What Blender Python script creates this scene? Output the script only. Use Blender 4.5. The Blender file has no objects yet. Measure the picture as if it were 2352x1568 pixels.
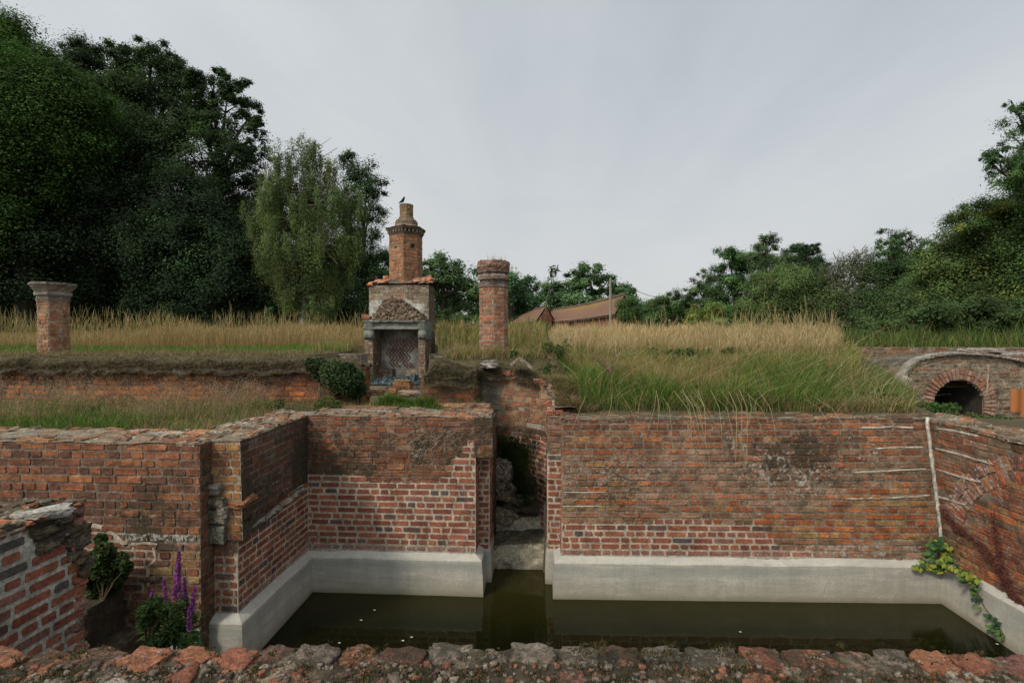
import bpy, math, random
import numpy as np
from mathutils import Vector, Matrix, noise
random.seed(7)
np.random.seed(7)
C = bpy.context.scene.collection
SC = bpy.context.scene
# ------------------------------------------------------------------ camera
CAMZ = 3.07
YAW = math.radians(3.26); PIT = math.atan(14 / 1176.0)
F = 1176.0                                       # focal length in units of a 2352 px wide picture
cam = bpy.data.cameras.new('camera'); co = bpy.data.objects.new('camera', cam); C.objects.link(co)
cam.lens = 18.0; cam.sensor_width = 36.0; cam.clip_start = 0.05; cam.clip_end = 2000
co.location = (0, 0, CAMZ); co.rotation_euler = (math.pi / 2 - PIT, 0, YAW)
SC.camera = co
# ------------------------------------------------------------------ sky and sun
w = bpy.data.worlds.new("World"); SC.world = w; w.use_nodes = True
nt = w.node_tree; nt.nodes.clear()
def nn(nt, t, **k):
    n = nt.nodes.new(t)
    for a, b in k.items(): setattr(n, a, b)
    return n
SUN = Vector((0.69, 0.72, -1.0)).normalized()
elev = math.asin(-SUN.z); azim = math.atan2(-SUN.x, -SUN.y)
sky = nn(nt, 'ShaderNodeTexSky', sky_type='NISHITA'); sky.sun_disc = False
sky.sun_elevation = elev; sky.sun_rotation = azim; sky.air_density = 1.2; sky.dust_density = 3.0
tc = nn(nt, 'ShaderNodeTexCoord'); sx = nn(nt, 'ShaderNodeSeparateXYZ'); nt.links.new(tc.outputs['Generated'], sx.inputs[0])
def mth(nt, op, a, b=None, clamp=False):
    m = nn(nt, 'ShaderNodeMath', operation=op); m.use_clamp = clamp
    for i, v in enumerate((a, b)):
        if v is None: continue
        if isinstance(v, (int, float)): m.inputs[i].default_value = v
        else: nt.links.new(v, m.inputs[i])
    return m.outputs[0]
zz = mth(nt, 'ADD', mth(nt, 'MAXIMUM', sx.outputs[2], 0.0), 0.12)
u = mth(nt, 'DIVIDE', sx.outputs[0], zz); v = mth(nt, 'DIVIDE', sx.outputs[1], zz)
cx = nn(nt, 'ShaderNodeCombineXYZ'); nt.links.new(mth(nt, 'MULTIPLY', u, 0.95), cx.inputs[0]); nt.links.new(mth(nt, 'MULTIPLY', v, 0.16), cx.inputs[1])
n1 = nn(nt, 'ShaderNodeTexNoise'); n1.inputs['Scale'].default_value = 1.1; n1.inputs['Detail'].default_value = 5; n1.inputs['Roughness'].default_value = 0.5; n1.inputs['Distortion'].default_value = 0.35
nt.links.new(cx.outputs[0], n1.inputs['Vector'])
mr = nn(nt, 'ShaderNodeMapRange'); mr.inputs[1].default_value = 0.33; mr.inputs[2].default_value = 0.68; mr.inputs[3].default_value = 0.62; mr.inputs[4].default_value = 1.0
n2_ = nn(nt, 'ShaderNodeTexNoise'); n2_.inputs['Scale'].default_value = 2.6; n2_.inputs['Detail'].default_value = 6; n2_.inputs['Roughness'].default_value = 0.6; n2_.inputs['Distortion'].default_value = 0.8
cy2 = nn(nt, 'ShaderNodeCombineXYZ'); nt.links.new(mth(nt, 'MULTIPLY', u, 0.5), cy2.inputs[0]); nt.links.new(mth(nt, 'MULTIPLY', v, 0.35), cy2.inputs[1]); nt.links.new(cy2.outputs[0], n2_.inputs['Vector'])
nt.links.new(mth(nt, 'ADD', mth(nt, 'MULTIPLY', n1.outputs['Fac'], 0.68), mth(nt, 'MULTIPLY', n2_.outputs['Fac'], 0.32)), mr.inputs[0])
mx = nn(nt, 'ShaderNodeMixRGB'); nt.links.new(mr.outputs[0], mx.inputs[0]); nt.links.new(sky.outputs[0], mx.inputs[1]); mx.inputs[2].default_value = (6.95, 7.4, 7.7, 1)
hz = nn(nt, 'ShaderNodeMapRange'); nt.links.new(sx.outputs[2], hz.inputs[0]); hz.inputs[1].default_value = 0.0; hz.inputs[2].default_value = 0.45; hz.inputs[3].default_value = 0.75; hz.inputs[4].default_value = 0.0
mx2 = nn(nt, 'ShaderNodeMixRGB'); nt.links.new(hz.outputs[0], mx2.inputs[0]); nt.links.new(mx.outputs[0], mx2.inputs[1]); mx2.inputs[2].default_value = (7.0, 7.15, 7.4, 1)
dt = nn(nt, 'ShaderNodeVectorMath', operation='DOT_PRODUCT'); nt.links.new(tc.outputs['Generated'], dt.inputs[0]); dt.inputs[1].default_value = tuple(-SUN)
gl = mth(nt, 'ADD', 1.0, mth(nt, 'MULTIPLY', mth(nt, 'POWER', mth(nt, 'MAXIMUM', dt.outputs['Value'], 0.0), 3.0), 1.7))
gc = nn(nt, 'ShaderNodeCombineColor')
for i_, q_ in enumerate((1.0, 0.992, 0.975)): nt.links.new(mth(nt, 'MULTIPLY', gl, q_), gc.inputs[i_])
mx3 = nn(nt, 'ShaderNodeMixRGB', blend_type='MULTIPLY'); mx3.inputs[0].default_value = 1.0; nt.links.new(mx2.outputs[0], mx3.inputs[1]); nt.links.new(gc.outputs[0], mx3.inputs[2])
bg = nn(nt, 'ShaderNodeBackground'); bg.inputs[1].default_value = 0.095
wo = nn(nt, 'ShaderNodeOutputWorld'); nt.links.new(mx3.outputs[0], bg.inputs[0]); nt.links.new(bg.outputs[0], wo.inputs[0])
sl = bpy.data.lights.new('sun', 'SUN'); sl.energy = 2.3; sl.angle = math.radians(9); sl.color = (1.0, 0.92, 0.79)
so = bpy.data.objects.new('sun', sl); C.objects.link(so); so.rotation_euler = SUN.to_track_quat('-Z', 'Y').to_euler()
SC.view_settings.view_transform = 'Standard'; SC.view_settings.look = 'None'; SC.view_settings.exposure = 0.0; SC.view_settings.gamma = 1.0
SC.cycles.max_bounces = 6; SC.cycles.diffuse_bounces = 3; SC.cycles.use_denoising = True
# ------------------------------------------------------------------ picture geometry helpers
ca, sa = math.cos(YAW), math.sin(YAW); cp, sp = math.cos(PIT), math.sin(PIT)
RGT = Vector((ca, sa, 0)); FWD = Vector((-sa * cp, ca * cp, -sp)); UPV = RGT.cross(FWD)
CAM = Vector((0, 0, CAMZ))
def ray(px, py): return FWD + RGT * ((px - 1176) / F) + UPV * ((784 - py) / F)
def PY(px, py, Y): r = ray(px, py); return CAM + r * (Y / r.y)
def PZ(px, py, z): r = ray(px, py); return CAM + r * ((z - CAMZ) / r.z)
def PXX(px, py, X): r = ray(px, py); return CAM + r * (X / r.x)
def PD(px, py, d): return CAM + ray(px, py) * d
def V(*a): return Vector(a)
def inpoly(x, y, poly):
    c = False; j = len(poly) - 1
    for i in range(len(poly)):
        xi, yi = poly[i]; xj, yj = poly[j]
        if (yi > y) != (yj > y) and x < (xj - xi) * (y - yi) / (yj - yi + 1e-12) + xi: c = not c
        j = i
    return c
def lerp(a, b, t): return a + (b - a) * t
def mixc(a, b, t): return tuple(a[i] + (b[i] - a[i]) * t for i in range(3))
def nz(x, y=0, z=0): return noise.noise(Vector((x, y, z)))      # -1..1
def clamp(x, a=0.0, b=1.0): return max(a, min(b, x))
# ------------------------------------------------------------------ objects, tags
def thing(name, label, cat, loc=(0, 0, 0), group=None, rz=0):
    o = bpy.data.objects.new(name, None); C.objects.link(o); o.location = loc; o.rotation_euler = (0, 0, rz)
    o.empty_display_size = 0.2
    o['label'] = label; o['category'] = cat
    if group: o['group'] = group
    return o
def tag(o, label=None, cat=None, group=None, kind=None):
    if label: o['label'] = label
    if cat: o['category'] = cat
    if group: o['group'] = group
    if kind: o['kind'] = kind
    return o
def link(name, me, mat, parent=None):
    if mat: me.materials.append(mat)
    o = bpy.data.objects.new(name, me); C.objects.link(o)
    if parent:
        o.parent = parent
        T = (Matrix.Translation(parent.location) @ Matrix.Rotation(parent.rotation_euler.z, 4, 'Z')).inverted()
        me.transform(T)
    return o
class MB:
    def __init__(s): s.v = []; s.f = []; s.c = []; s.w = []
    def add(s, p, c=(0.3, 0.3, 0.3), w=(0, 0, 0)):
        s.v.append((p[0], p[1], p[2])); s.c.append((c[0], c[1], c[2], 1)); s.w.append((w[0], w[1], w[2] if len(w) > 2 else 0, 1)); return len(s.v) - 1
    def build(s, name, mat, parent=None, smooth=False):
        me = bpy.data.meshes.new(name); me.from_pydata(s.v, [], s.f)
        a = me.color_attributes.new('Col', 'FLOAT_COLOR', 'POINT'); a.data.foreach_set('color', np.array(s.c, dtype=np.float32).ravel())
        a = me.color_attributes.new('Wear', 'FLOAT_COLOR', 'POINT'); a.data.foreach_set('color', np.array(s.w, dtype=np.float32).ravel())
        if smooth: me.polygons.foreach_set('use_smooth', [True] * len(me.polygons))
        me.update()
        return link(name, me, mat, parent)
    def prism(s, pts, z0, z1, c=(0.2, 0.17, 0.14), w=(0, 0, 0), pts1=None):
        """solid prism over a counter-clockwise footprint; pts1 = footprint at the top"""
        pts1 = pts1 or pts; n = len(pts)
        zz1 = z1 if isinstance(z1, (list, tuple)) else [z1] * n
        a = [s.add((p[0], p[1], z0), c, w) for p in pts]; b = [s.add((p[0], p[1], zz1[i]), c, w) for i, p in enumerate(pts1)]
        for i in range(n): j = (i + 1) % n; s.f.append((a[i], a[j], b[j], b[i]))
        s.f.append(tuple(b)); s.f.append(tuple(reversed(a)))
    def grid(s, fn, nu, nv, colf=None, wf=None, skip=None):
        """fn(i/nu, j/nv) -> point"""
        idx = []
        for j in range(nv + 1):
            for i in range(nu + 1):
                u_, v_ = i / nu, j / nv
                idx.append(s.add(fn(u_, v_), colf(u_, v_) if colf else (0.3, 0.3, 0.3), wf(u_, v_) if wf else (0, 0, 0)))
        for j in range(nv):
            for i in range(nu):
                if skip and skip((i + .5) / nu, (j + .5) / nv): continue
                a = j * (nu + 1) + i
                s.f.append((idx[a], idx[a + 1], idx[a + nu + 2], idx[a + nu + 1]))
    def tube(s, pts, rad, n=6, c=(0.2, 0.15, 0.1), w=(0, 0, 0), cap=True):
        rings = []
        for k, p in enumerate(pts):
            p = Vector(p)
            d = (Vector(pts[min(k + 1, len(pts) - 1)]) - Vector(pts[max(k - 1, 0)])).normalized()
            x = d.cross(Vector((0.31, 0.17, 1) if abs(d.z) < 0.9 else (1, 0.2, 0))).normalized(); y = d.cross(x)
            r = rad[k] if isinstance(rad, (list, tuple)) else rad
            rings.append([s.add(p + (x * math.cos(2 * math.pi * i / n) + y * math.sin(2 * math.pi * i / n)) * r, c, w) for i in range(n)])
        for a, b in zip(rings, rings[1:]):
            for i in range(n): j = (i + 1) % n; s.f.append((a[i], a[j], b[j], b[i]))
        if cap: s.f.append(tuple(rings[-1])); s.f.append(tuple(reversed(rings[0])))
    def lump(s, c0, size, c=(0.3, 0.2, 0.15), w=(0, 0, 0), amp=0.18, box=0.6, n=8, rz=0, tilt=0, seed=0, freq=1.6, cvar=0.12):
        """rough stone or brick fragment: cube-sphere blend with noise"""
        R = Matrix.Rotation(rz, 3, 'Z') @ Matrix.Rotation(tilt, 3, 'X')
        idx = {}
        def pt(x, y, z):
            key = (round(x, 4), round(y, 4), round(z, 4))
            if key in idx: return idx[key]
            p = Vector((x, y, z)); q = p.normalized()
            m = max(abs(p.x), abs(p.y), abs(p.z)); pb = p / m
            r = q.lerp(pb, box)
            d = 1 + amp * nz(q.x * freq + seed * 3.1, q.y * freq, q.z * freq + seed) + amp * 0.45 * nz(q.x * freq * 3 + seed, q.y * freq * 3, q.z * freq * 3)
            r = Vector((r.x * size[0] * d, r.y * size[1] * d, r.z * size[2] * d))
            k = 1 + cvar * nz(q.x * 3 + seed, q.y * 3, q.z * 3)
            idx[key] = s.add(Vector(c0) + R @ r, (c[0] * k, c[1] * k, c[2] * k), w); return idx[key]
        L = [-1 + 2 * i / n for i in range(n + 1)]
        for ax in range(3):
            for sg in (-1, 1):
                for i in range(n):
                    for j in range(n):
                        q = []
                        for (a, b) in ((i, j), (i + 1, j), (i + 1, j + 1), (i, j + 1)):
                            p = [0, 0, 0]; p[ax] = sg; p[(ax + 1) % 3] = L[a]; p[(ax + 2) % 3] = L[b]; q.append(pt(*p))
                        s.f.append(tuple(q if sg > 0 else reversed(q)))
# ------------------------------------------------------------------ materials
def base_mat(name, rough=0.9):
    m = bpy.data.materials.new(name); m.use_nodes = True; t = m.node_tree
    b = t.nodes['Principled BSDF']; b.inputs['Roughness'].default_value = rough
    b.inputs['Specular IOR Level'].default_value = 0.25
    return m, t, b
def noise_n(t, vec, scale, detail=4, rough=0.6, dist=0):
    n = nn(t, 'ShaderNodeTexNoise'); n.inputs['Scale'].default_value = scale; n.inputs['Detail'].default_value = detail
    n.inputs['Roughness'].default_value = rough; n.inputs['Distortion'].default_value = dist
    t.links.new(vec, n.inputs['Vector']); return n.outputs['Fac']
def rng_n(t, x, a, b, c, d, smooth=False):
    m = nn(t, 'ShaderNodeMapRange'); m.clamp = True
    if smooth: m.interpolation_type = 'SMOOTHSTEP'
    t.links.new(x, m.inputs[0])
    for i, q in enumerate((a, b, c, d)):
        if isinstance(q, (int, float)): m.inputs[i + 1].default_value = q
        else: t.links.new(q, m.inputs[i + 1])
    return m.outputs[0]
def mixn(t, fac, a, b, mode='MIX'):
    m = nn(t, 'ShaderNodeMixRGB', blend_type=mode)
    for i, q in enumerate((fac, a, b)):
        if isinstance(q, (int, float)): m.inputs[i].default_value = q
        elif isinstance(q, tuple): m.inputs[i].default_value = (*q, 1)
        else: t.links.new(q, m.inputs[i])
    return m.outputs[0]
def masonry_mat(name, s=1.0, bump=1.0):
    m, t, b = base_mat(name, 0.93)
    at = nn(t, 'ShaderNodeVertexColor', layer_name='Col'); we = nn(t, 'ShaderNodeVertexColor', layer_name='Wear')
    g = nn(t, 'ShaderNodeNewGeometry'); pos = g.outputs['Position']
    sw = nn(t, 'ShaderNodeSeparateColor'); t.links.new(we.outputs[0], sw.inputs[0])
    nA = noise_n(t, pos, 7 * s, 6, 0.65); nB = noise_n(t, pos, 45 * s, 5, 0.7); nC = noise_n(t, pos, 18 * s, 5, 0.75, 0.6); nD = noise_n(t, pos, 2.3 * s, 4, 0.6)
    k = mth(t, 'MULTIPLY', rng_n(t, nA, 0.32, 0.68, 0.58, 1.38), rng_n(t, nB, 0.32, 0.68, 0.52, 1.45))
    col = mixn(t, 1.0, at.outputs[0], mixn(t, 0.0, (1, 1, 1), (1, 1, 1)), 'MULTIPLY')
    kk = nn(t, 'ShaderNodeCombineColor')
    for i in range(3): t.links.new(k, kk.inputs[i])
    col = mixn(t, 1.0, at.outputs[0], kk.outputs[0], 'MULTIPLY')
    # moss and soot
    mo = mth(t, 'ADD', mth(t, 'MULTIPLY', nC, 0.6), mth(t, 'MULTIPLY', nD, 0.4))
    thr = mth(t, 'SUBTRACT', 0.685, mth(t, 'MULTIPLY', sw.outputs[1], 0.40))
    mf = rng_n(t, mth(t, 'SUBTRACT', mo, thr), 0.0, 0.08, 0.0, 0.82)
    col = mixn(t, mf, col, mixn(t, nB, (0.022, 0.020, 0.014), (0.055, 0.045, 0.025)))
    # white lichen and lime
    li = mth(t, 'ADD', mth(t, 'MULTIPLY', noise_n(t, pos, 22 * s, 5, 0.72, 0.4), 0.76), mth(t, 'MULTIPLY', noise_n(t, pos, 5 * s, 3, 0.6), 0.24))
    thl = mth(t, 'SUBTRACT', 0.675, mth(t, 'MULTIPLY', sw.outputs[0], 0.22))
    lf = rng_n(t, mth(t, 'SUBTRACT', li, thl), 0.0, 0.04, 0.0, 0.78)
    col = mixn(t, lf, col, (0.38, 0.36, 0.32))
    t.links.new(col, b.inputs['Base Color'])
    bp = nn(t, 'ShaderNodeBump'); bp.inputs['Strength'].default_value = 0.55 * bump; bp.inputs['Distance'].default_value = 0.012
    t.links.new(mth(t, 'ADD', mth(t, 'ADD', nC, mth(t, 'MULTIPLY', nB, 0.5)), mth(t, 'MULTIPLY', lf, 0.15)), bp.inputs['Height']); t.links.new(bp.outputs[0], b.inputs['Normal'])
    return m
def leaf_mat(name, trans=0.3):
    m = bpy.data.materials.new(name); m.use_nodes = True; t = m.node_tree; t.nodes.clear()
    at = nn(t, 'ShaderNodeVertexColor', layer_name='Col')
    d = nn(t, 'ShaderNodeBsdfPrincipled'); d.inputs['Roughness'].default_value = 0.75; d.inputs['Specular IOR Level'].default_value = 0.12
    tr = nn(t, 'ShaderNodeBsdfTranslucent'); mx_ = nn(t, 'ShaderNodeMixShader'); mx_.inputs[0].default_value = trans
    o = nn(t, 'ShaderNodeOutputMaterial')
    t.links.new(at.outputs[0], d.inputs['Base Color'])
    t.links.new(mixn(t, 1.0, at.outputs[0], (1.1, 1.2, 0.7), 'MULTIPLY'), tr.inputs[0])
    t.links.new(d.outputs[0], mx_.inputs[1]); t.links.new(tr.outputs[0], mx_.inputs[2]); t.links.new(mx_.outputs[0], o.inputs[0])
    return m
def col_mat(name, rough=0.85, scale=8, amt=0.35, bump=0.4):
    m, t, b = base_mat(name, rough); at = nn(t, 'ShaderNodeVertexColor', layer_name='Col'); g = nn(t, 'ShaderNodeNewGeometry')
    a_ = noise_n(t, g.outputs['Position'], scale, 6, 0.7); k = rng_n(t, a_, 0.3, 0.7, 1 - amt, 1 + amt)
    kk = nn(t, 'ShaderNodeCombineColor')
    for i in range(3): t.links.new(k, kk.inputs[i])
    t.links.new(mixn(t, 1.0, at.outputs[0], kk.outputs[0], 'MULTIPLY'), b.inputs['Base Color'])
    bp = nn(t, 'ShaderNodeBump'); bp.inputs['Strength'].default_value = bump; bp.inputs['Distance'].default_value = 0.02
    t.links.new(a_, bp.inputs['Height']); t.links.new(bp.outputs[0], b.inputs['Normal'])
    return m
def concrete_mat():
    m, t, b = base_mat('rendered_concrete', 0.85); g = nn(t, 'ShaderNodeNewGeometry'); pos = g.outputs['Position']
    sp_ = nn(t, 'ShaderNodeSeparateXYZ'); t.links.new(pos, sp_.inputs[0])
    mp = nn(t, 'ShaderNodeMapping'); mp.inputs['Scale'].default_value = (1.2, 1.2, 9); t.links.new(pos, mp.inputs[0])
    a = noise_n(t, mp.outputs[0], 1.6, 6, 0.65, 0.5); f = noise_n(t, pos, 40, 4, 0.7); l = noise_n(t, pos, 2.5, 5, 0.7)
    mp2 = nn(t, 'ShaderNodeMapping'); mp2.inputs['Scale'].default_value = (9, 9, 0.9); t.links.new(pos, mp2.inputs[0])
    st = noise_n(t, mp2.outputs[0], 1.5, 4, 0.6)
    col = mixn(t, rng_n(t, a, 0.32, 0.68, 0, 1), (0.33, 0.315, 0.262), (0.50, 0.47, 0.40))
    col = mixn(t, rng_n(t, st, 0.42, 0.7, 0, 0.55), col, (0.26, 0.27, 0.24))
    col = mixn(t, rng_n(t, l, 0.5, 0.72, 0, 0.55), col, (0.58, 0.55, 0.48))
    h = mth(t, 'ADD', sp_.outputs[2], mth(t, 'MULTIPLY', mth(t, 'SUBTRACT', l, 0.5), 0.12))
    col = mixn(t, rng_n(t, h, 0.0, 0.075, 0.9, 0.0), col, (0.06, 0.052, 0.02))
    col = mixn(t, rng_n(t, h, 0.04, 0.22, 0.6, 0.0), col, (0.30, 0.27, 0.19))
    bnd = mth(t, 'MULTIPLY', mth(t, 'MULTIPLY', rng_n(t, sp_.outputs[2], 0.24, 0.34, 0, 1, True), rng_n(t, sp_.outputs[2], 0.36, 0.40, 1, 0, True)), rng_n(t, noise_n(t, pos, 1.1, 3, .6), .36, .6, 0, .8))
    col = mixn(t, bnd, col, (0.27, 0.285, 0.26))
    col = mixn(t, rng_n(t, sp_.outputs[2], 0.415, 0.43, 0, .4), col, (0.44, 0.43, 0.40))  # paler ledge top, a highlight put into the colour
    cr_ = nn(t, 'ShaderNodeTexVoronoi', feature='DISTANCE_TO_EDGE'); cr_.inputs['Scale'].default_value = 1.3; t.links.new(mixn(t, .12, pos, nn(t, 'ShaderNodeTexNoise').outputs['Color']), cr_.inputs['Vector'])
    col = mixn(t, mth(t, 'MULTIPLY', rng_n(t, cr_.outputs['Distance'], 0.0, 0.006, .5, 0), rng_n(t, l, .5, .6, 0, 1)), col, (0.12, 0.11, 0.09))
    col = mixn(t, rng_n(t, f, 0.3, 0.7, 0.35, 0.0), col, (0.2, 0.19, 0.16))
    t.links.new(col, b.inputs['Base Color'])
    bp = nn(t, 'ShaderNodeBump'); bp.inputs['Strength'].default_value = 0.35; bp.inputs['Distance'].default_value = 0.01
    t.links.new(mth(t, 'ADD', f, a), bp.inputs['Height']); t.links.new(bp.outputs[0], b.inputs['Normal'])
    return m
M_BR = masonry_mat('weathered_brickwork'); M_FAR = masonry_mat('distant_brickwork', 0.7)
M_FRONT = masonry_mat('rubble_coping', 2.2, 2.2)
M_CONC = concrete_mat(); M_LEAF = leaf_mat('leaves'); M_GRASS = leaf_mat('grass_blades', 0.3)
M_BARK = col_mat('bark', 0.9, 14, 0.5, 0.8); M_SOIL = col_mat('soil', 0.95, 5, 0.4, 0.6); M_STONE = masonry_mat('old_stone', 1.2)
M_WEED = leaf_mat('herb_leaves', 0.25)

# ------------------------------------------------------------------ brickwork
NEWB = [(0.27, 0.085, 0.052), (0.30, 0.10, 0.06), (0.24, 0.075, 0.05), (0.33, 0.115, 0.065), (0.22, 0.07, 0.05), (0.135, 0.075, 0.065), (0.105, 0.082, 0.08), (0.25, 0.11, 0.085)]
NEWW = [5, 5, 5, 3, 4, 1.6, .8, 2]
OLDB = [(0.235, 0.092, 0.055), (0.19, 0.080, 0.052), (0.27, 0.11, 0.062), (0.145, 0.08, 0.058), (0.21, 0.11, 0.078), (0.30, 0.12, 0.06), (0.23, 0.14, 0.10)]
OLDW = [5, 5, 3, 4, 4, 1.5, 2]
GREYB = [(0.25, 0.125, 0.085), (0.26, 0.155, 0.115), (0.20, 0.11, 0.075), (0.30, 0.175, 0.135), (0.30, 0.125, 0.075), (0.22, 0.145, 0.105)]
ORGB = [(0.34, 0.11, 0.05), (0.38, 0.14, 0.06), (0.28, 0.09, 0.05), (0.31, 0.16, 0.08), (0.25, 0.10, 0.06)]
BUFB = [(0.30, 0.20, 0.10), (0.26, 0.15, 0.09), (0.33, 0.17, 0.09)]
MORT_NEW = (0.40, 0.335, 0.25); MORT_OLD = (0.155, 0.12, 0.088); MORT_BUF = (0.27, 0.225, 0.165)
def pick(pal, wt=None): return random.choices(pal, wt)[0]
def S(kind='old', pal=None, mort=None, joint=None, jit=None, prot=None, wear=(0, 0, 0), md=None, wt=None, k=1.0):
    if kind == 'new':
        return dict(c=pick(pal or NEWB, wt if pal else NEWW), m=mort or MORT_NEW, j=joint or 0.020, jit=0.002 if jit is None else jit, p=0.006 if prot is None else prot, w=wear, md=0.0 if md is None else md, k=k)
    return dict(c=pick(pal or OLDB, wt if pal else OLDW), m=mort or MORT_OLD, j=joint or 0.008, jit=0.005 if jit is None else jit, p=0.005 if prot is None else prot, w=wear, md=-0.001 if md is None else md, k=k)
class Face:
    def __init__(s, BL, BR, TL, TR):
        s.BL, s.BR, s.TL, s.TR = map(Vector, (BL, BR, TL, TR)); s.L = ((s.BR - s.BL).length + (s.TR - s.TL).length) / 2; s.H = ((s.TL - s.BL).length + (s.TR - s.BR).length) / 2
    def __call__(s, a, h):
        u_, v_ = a / s.L, h / s.H
        return s.BL.lerp(s.BR, u_).lerp(s.TL.lerp(s.TR, u_), v_)
    def pix(s, px, py):
        r = ray(px, py); n = (s.BR - s.BL).cross(s.TL - s.BL); t = (s.BL - CAM).dot(n) / r.dot(n); p = CAM + r * t - s.BL
        e = (s.BR - s.BL).normalized(); f = (s.TL - s.BL); f = (f - e * f.dot(e)).normalized()
        return (p.dot(e), p.dot(f))
    def poly(s, pts): return [s.pix(*p) for p in pts]
def masonry(mb, surf, L, H, style, ch=0.075, bl=0.235, top=None, step=0.04, h0=0.0, rows=None, wob=0.006, back=0.05, header=0.5, flip=False):
    eps = 0.01
    def frame(a, h):
        p = surf(a, h); ds = (surf(a + eps, h) - surf(a - eps, h)); dh = (surf(a, h + eps) - surf(a, h - eps))
        n = ds.cross(dh).normalized()
        return p, n
    off = random.random() * 50
    nrow = int(math.ceil((H - h0) / ch))
    for r in range(nrow):
        hb, ht = h0 + r * ch, min(h0 + (r + 1) * ch, H)
        if ht - hb < 0.025: continue
        a = -random.random() * bl
        hd = (r % 2 == 0)
        while a < L:
            l = (bl * 0.49 if (hd if random.random() < 0.8 else not hd) else bl) * random.uniform(0.94, 1.06)
            if random.random() < 0.06: l = bl * 0.72
            x0, x1 = max(a, 0), min(a + l, L); a += l
            if x1 - x0 < 0.03: continue
            xm, hm = (x0 + x1) / 2, (hb + ht) / 2
            st = style(xm, hm)
            if st is None or st.get('skip'): continue
            if top and hm > top(xm): continue
            j = st['j'] / 2; jt = st['jit']
            X0, X1, H0, H1 = x0 + j, x1 - j, hb + j, ht - j
            if X1 - X0 < 0.015: continue
            w0 = wob * nz(X0 * 1.3 + off, r * 0.4) if jt > 0.003 else 0; w1 = wob * nz(X1 * 1.3 + off, r * 0.4) if jt > 0.003 else 0
            rj = lambda: random.uniform(-jt, jt)
            cx_ = min(0.018, (H1 - H0) * 0.25) * (0.5 if jt < 0.003 else random.uniform(0.2, 0.75)); c = st['c']; kb = random.uniform(0.80, 1.14) * st['k']; tn = (.93, 1.0, .98) if jt < .003 else (0.93, 0.92, 0.77)
            col = (c[0] * kb * tn[0], c[1] * kb * tn[1], c[2] * kb * tn[2])
            pts = [(X0 + cx_, H0), (X1 - cx_, H0), (X1, H0 + cx_), (X1, H1 - cx_), (X1 - cx_, H1), (X0 + cx_, H1), (X0, H1 - cx_), (X0, H0 + cx_)]
            p = st['p'] + random.uniform(-1, 1) * jt * 0.9
            tiltx = random.uniform(-1, 1) * jt * 0.8
            outer = []; inner = []
            for (qx, qh) in pts:
                t_ = (qx - X0) / (X1 - X0); ww = lerp(w0, w1, t_)
                qx += rj() * 0.6; qh += rj() * 0.6 + ww
                P0, N = frame(qx, qh)
                outer.append(mb.add(P0 - N * back * 0.4, mixc(col, st['m'], 0.35), st['w']))
                ins = 0.004 if jt < 0.003 else 0.006
                qx2 = lerp(qx, (X0 + X1) / 2, ins / max(0.02, (X1 - X0) / 2)); qh2 = lerp(qh, (H0 + H1) / 2 + ww, ins / max(0.012, (H1 - H0) / 2))
                P1, N1 = frame(qx2, qh2)
                kk = random.uniform(0.9, 1.1) if jt > 0.003 else 1
                inner.append(mb.add(P1 + N1 * (p + tiltx * (t_ - .5) + rj() * 0.3), tuple(q * kk for q in col), st['w']))
            for i in range(8):
                k_ = (i + 1) % 8; mb.f.append((outer[i], outer[k_], inner[k_], inner[i]))
            Pc, Nc = frame((X0 + X1) / 2, (H0 + H1) / 2 + (w0 + w1) / 2)
            cc = mb.add(Pc + Nc * (p + rj() * 0.8), col, st['w'])
            for i in range(8): mb.f.append((inner[i], inner[(i + 1) % 8], cc))
    nu, nv = max(2, int(L / step)), max(2, int(H / step))
    cache = {}
    def gs(u_, v_):
        k_ = (round(u_, 5), round(v_, 5))
        if k_ not in cache:
            st_ = random.getstate(); q = style(u_ * L, min(v_ * H, H - 0.001)); random.setstate(st_); cache[k_] = q or dict(m=MORT_OLD, w=(0, 0, 0), md=-.02, hole=True)
        return cache[k_]
    def fn(u_, v_):
        q = gs(u_, v_); hh = v_ * H
        if top: hh = min(hh, top(u_ * L))
        P, N = frame(u_ * L, hh)
        md = q['md']
        return P + N * (md + (0.004 if md < -0.001 else 0.0015) * nz(P.x * 22 + off, P.y * 22, P.z * 22))
    sk = lambda u_, v_: (style(u_ * L, v_ * H) is None) or (top is not None and (v_ * H - step) > top(u_ * L))
    rs = random.getstate()
    mb.grid(fn, nu, nv, lambda a_, b_: gs(a_, b_)['m'], lambda a_, b_: gs(a_, b_)['w'], sk)
    random.setstate(rs)
def smooth_band(x, a, b): t = clamp((x - a) / (b - a)); return t * t * (3 - 2 * t)
TOPW = (0.55, 0.55, 0)
def top_style(x, h, mossy=0.5, lich=0.45):
    n_ = nz(x * 2.1, h * 3.3, 5)
    st = S('old', pal=[(0.22, 0.09, 0.055), (0.18, 0.12, 0.09), (0.23, 0.175, 0.13), (0.26, 0.12, 0.065), (0.13, 0.09, 0.065)], mort=(0.17, 0.14, 0.10), joint=0.018, jit=0.011, prot=0.008, wear=(lich + 0.3 * n_, mossy - 0.3 * n_, 0))
    if random.random() < 0.18: st['skip'] = True
    return st
def top_slab(mb, FL, FR, BR_, BL_, mossy=0.5, lich=0.45, amp=0.02):
    lich *= .75
    """horizontal capping laid between a front edge (FL-FR) and a back edge (BL_-BR_)"""
    f = Face(FL, FR, BL_, BR_); off = random.random() * 30
    g = lambda a, h: f(a, h) + Vector((0, 0, amp * nz(a * 2.3 + off, h * 3.1) + amp * .5 * nz(a * 7 + off, h * 8)))
    masonry(mb, g, f.L, f.H, lambda a, h: top_style(a, h, mossy, lich), ch=0.115, bl=0.22, step=0.05, wob=0.02)

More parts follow.
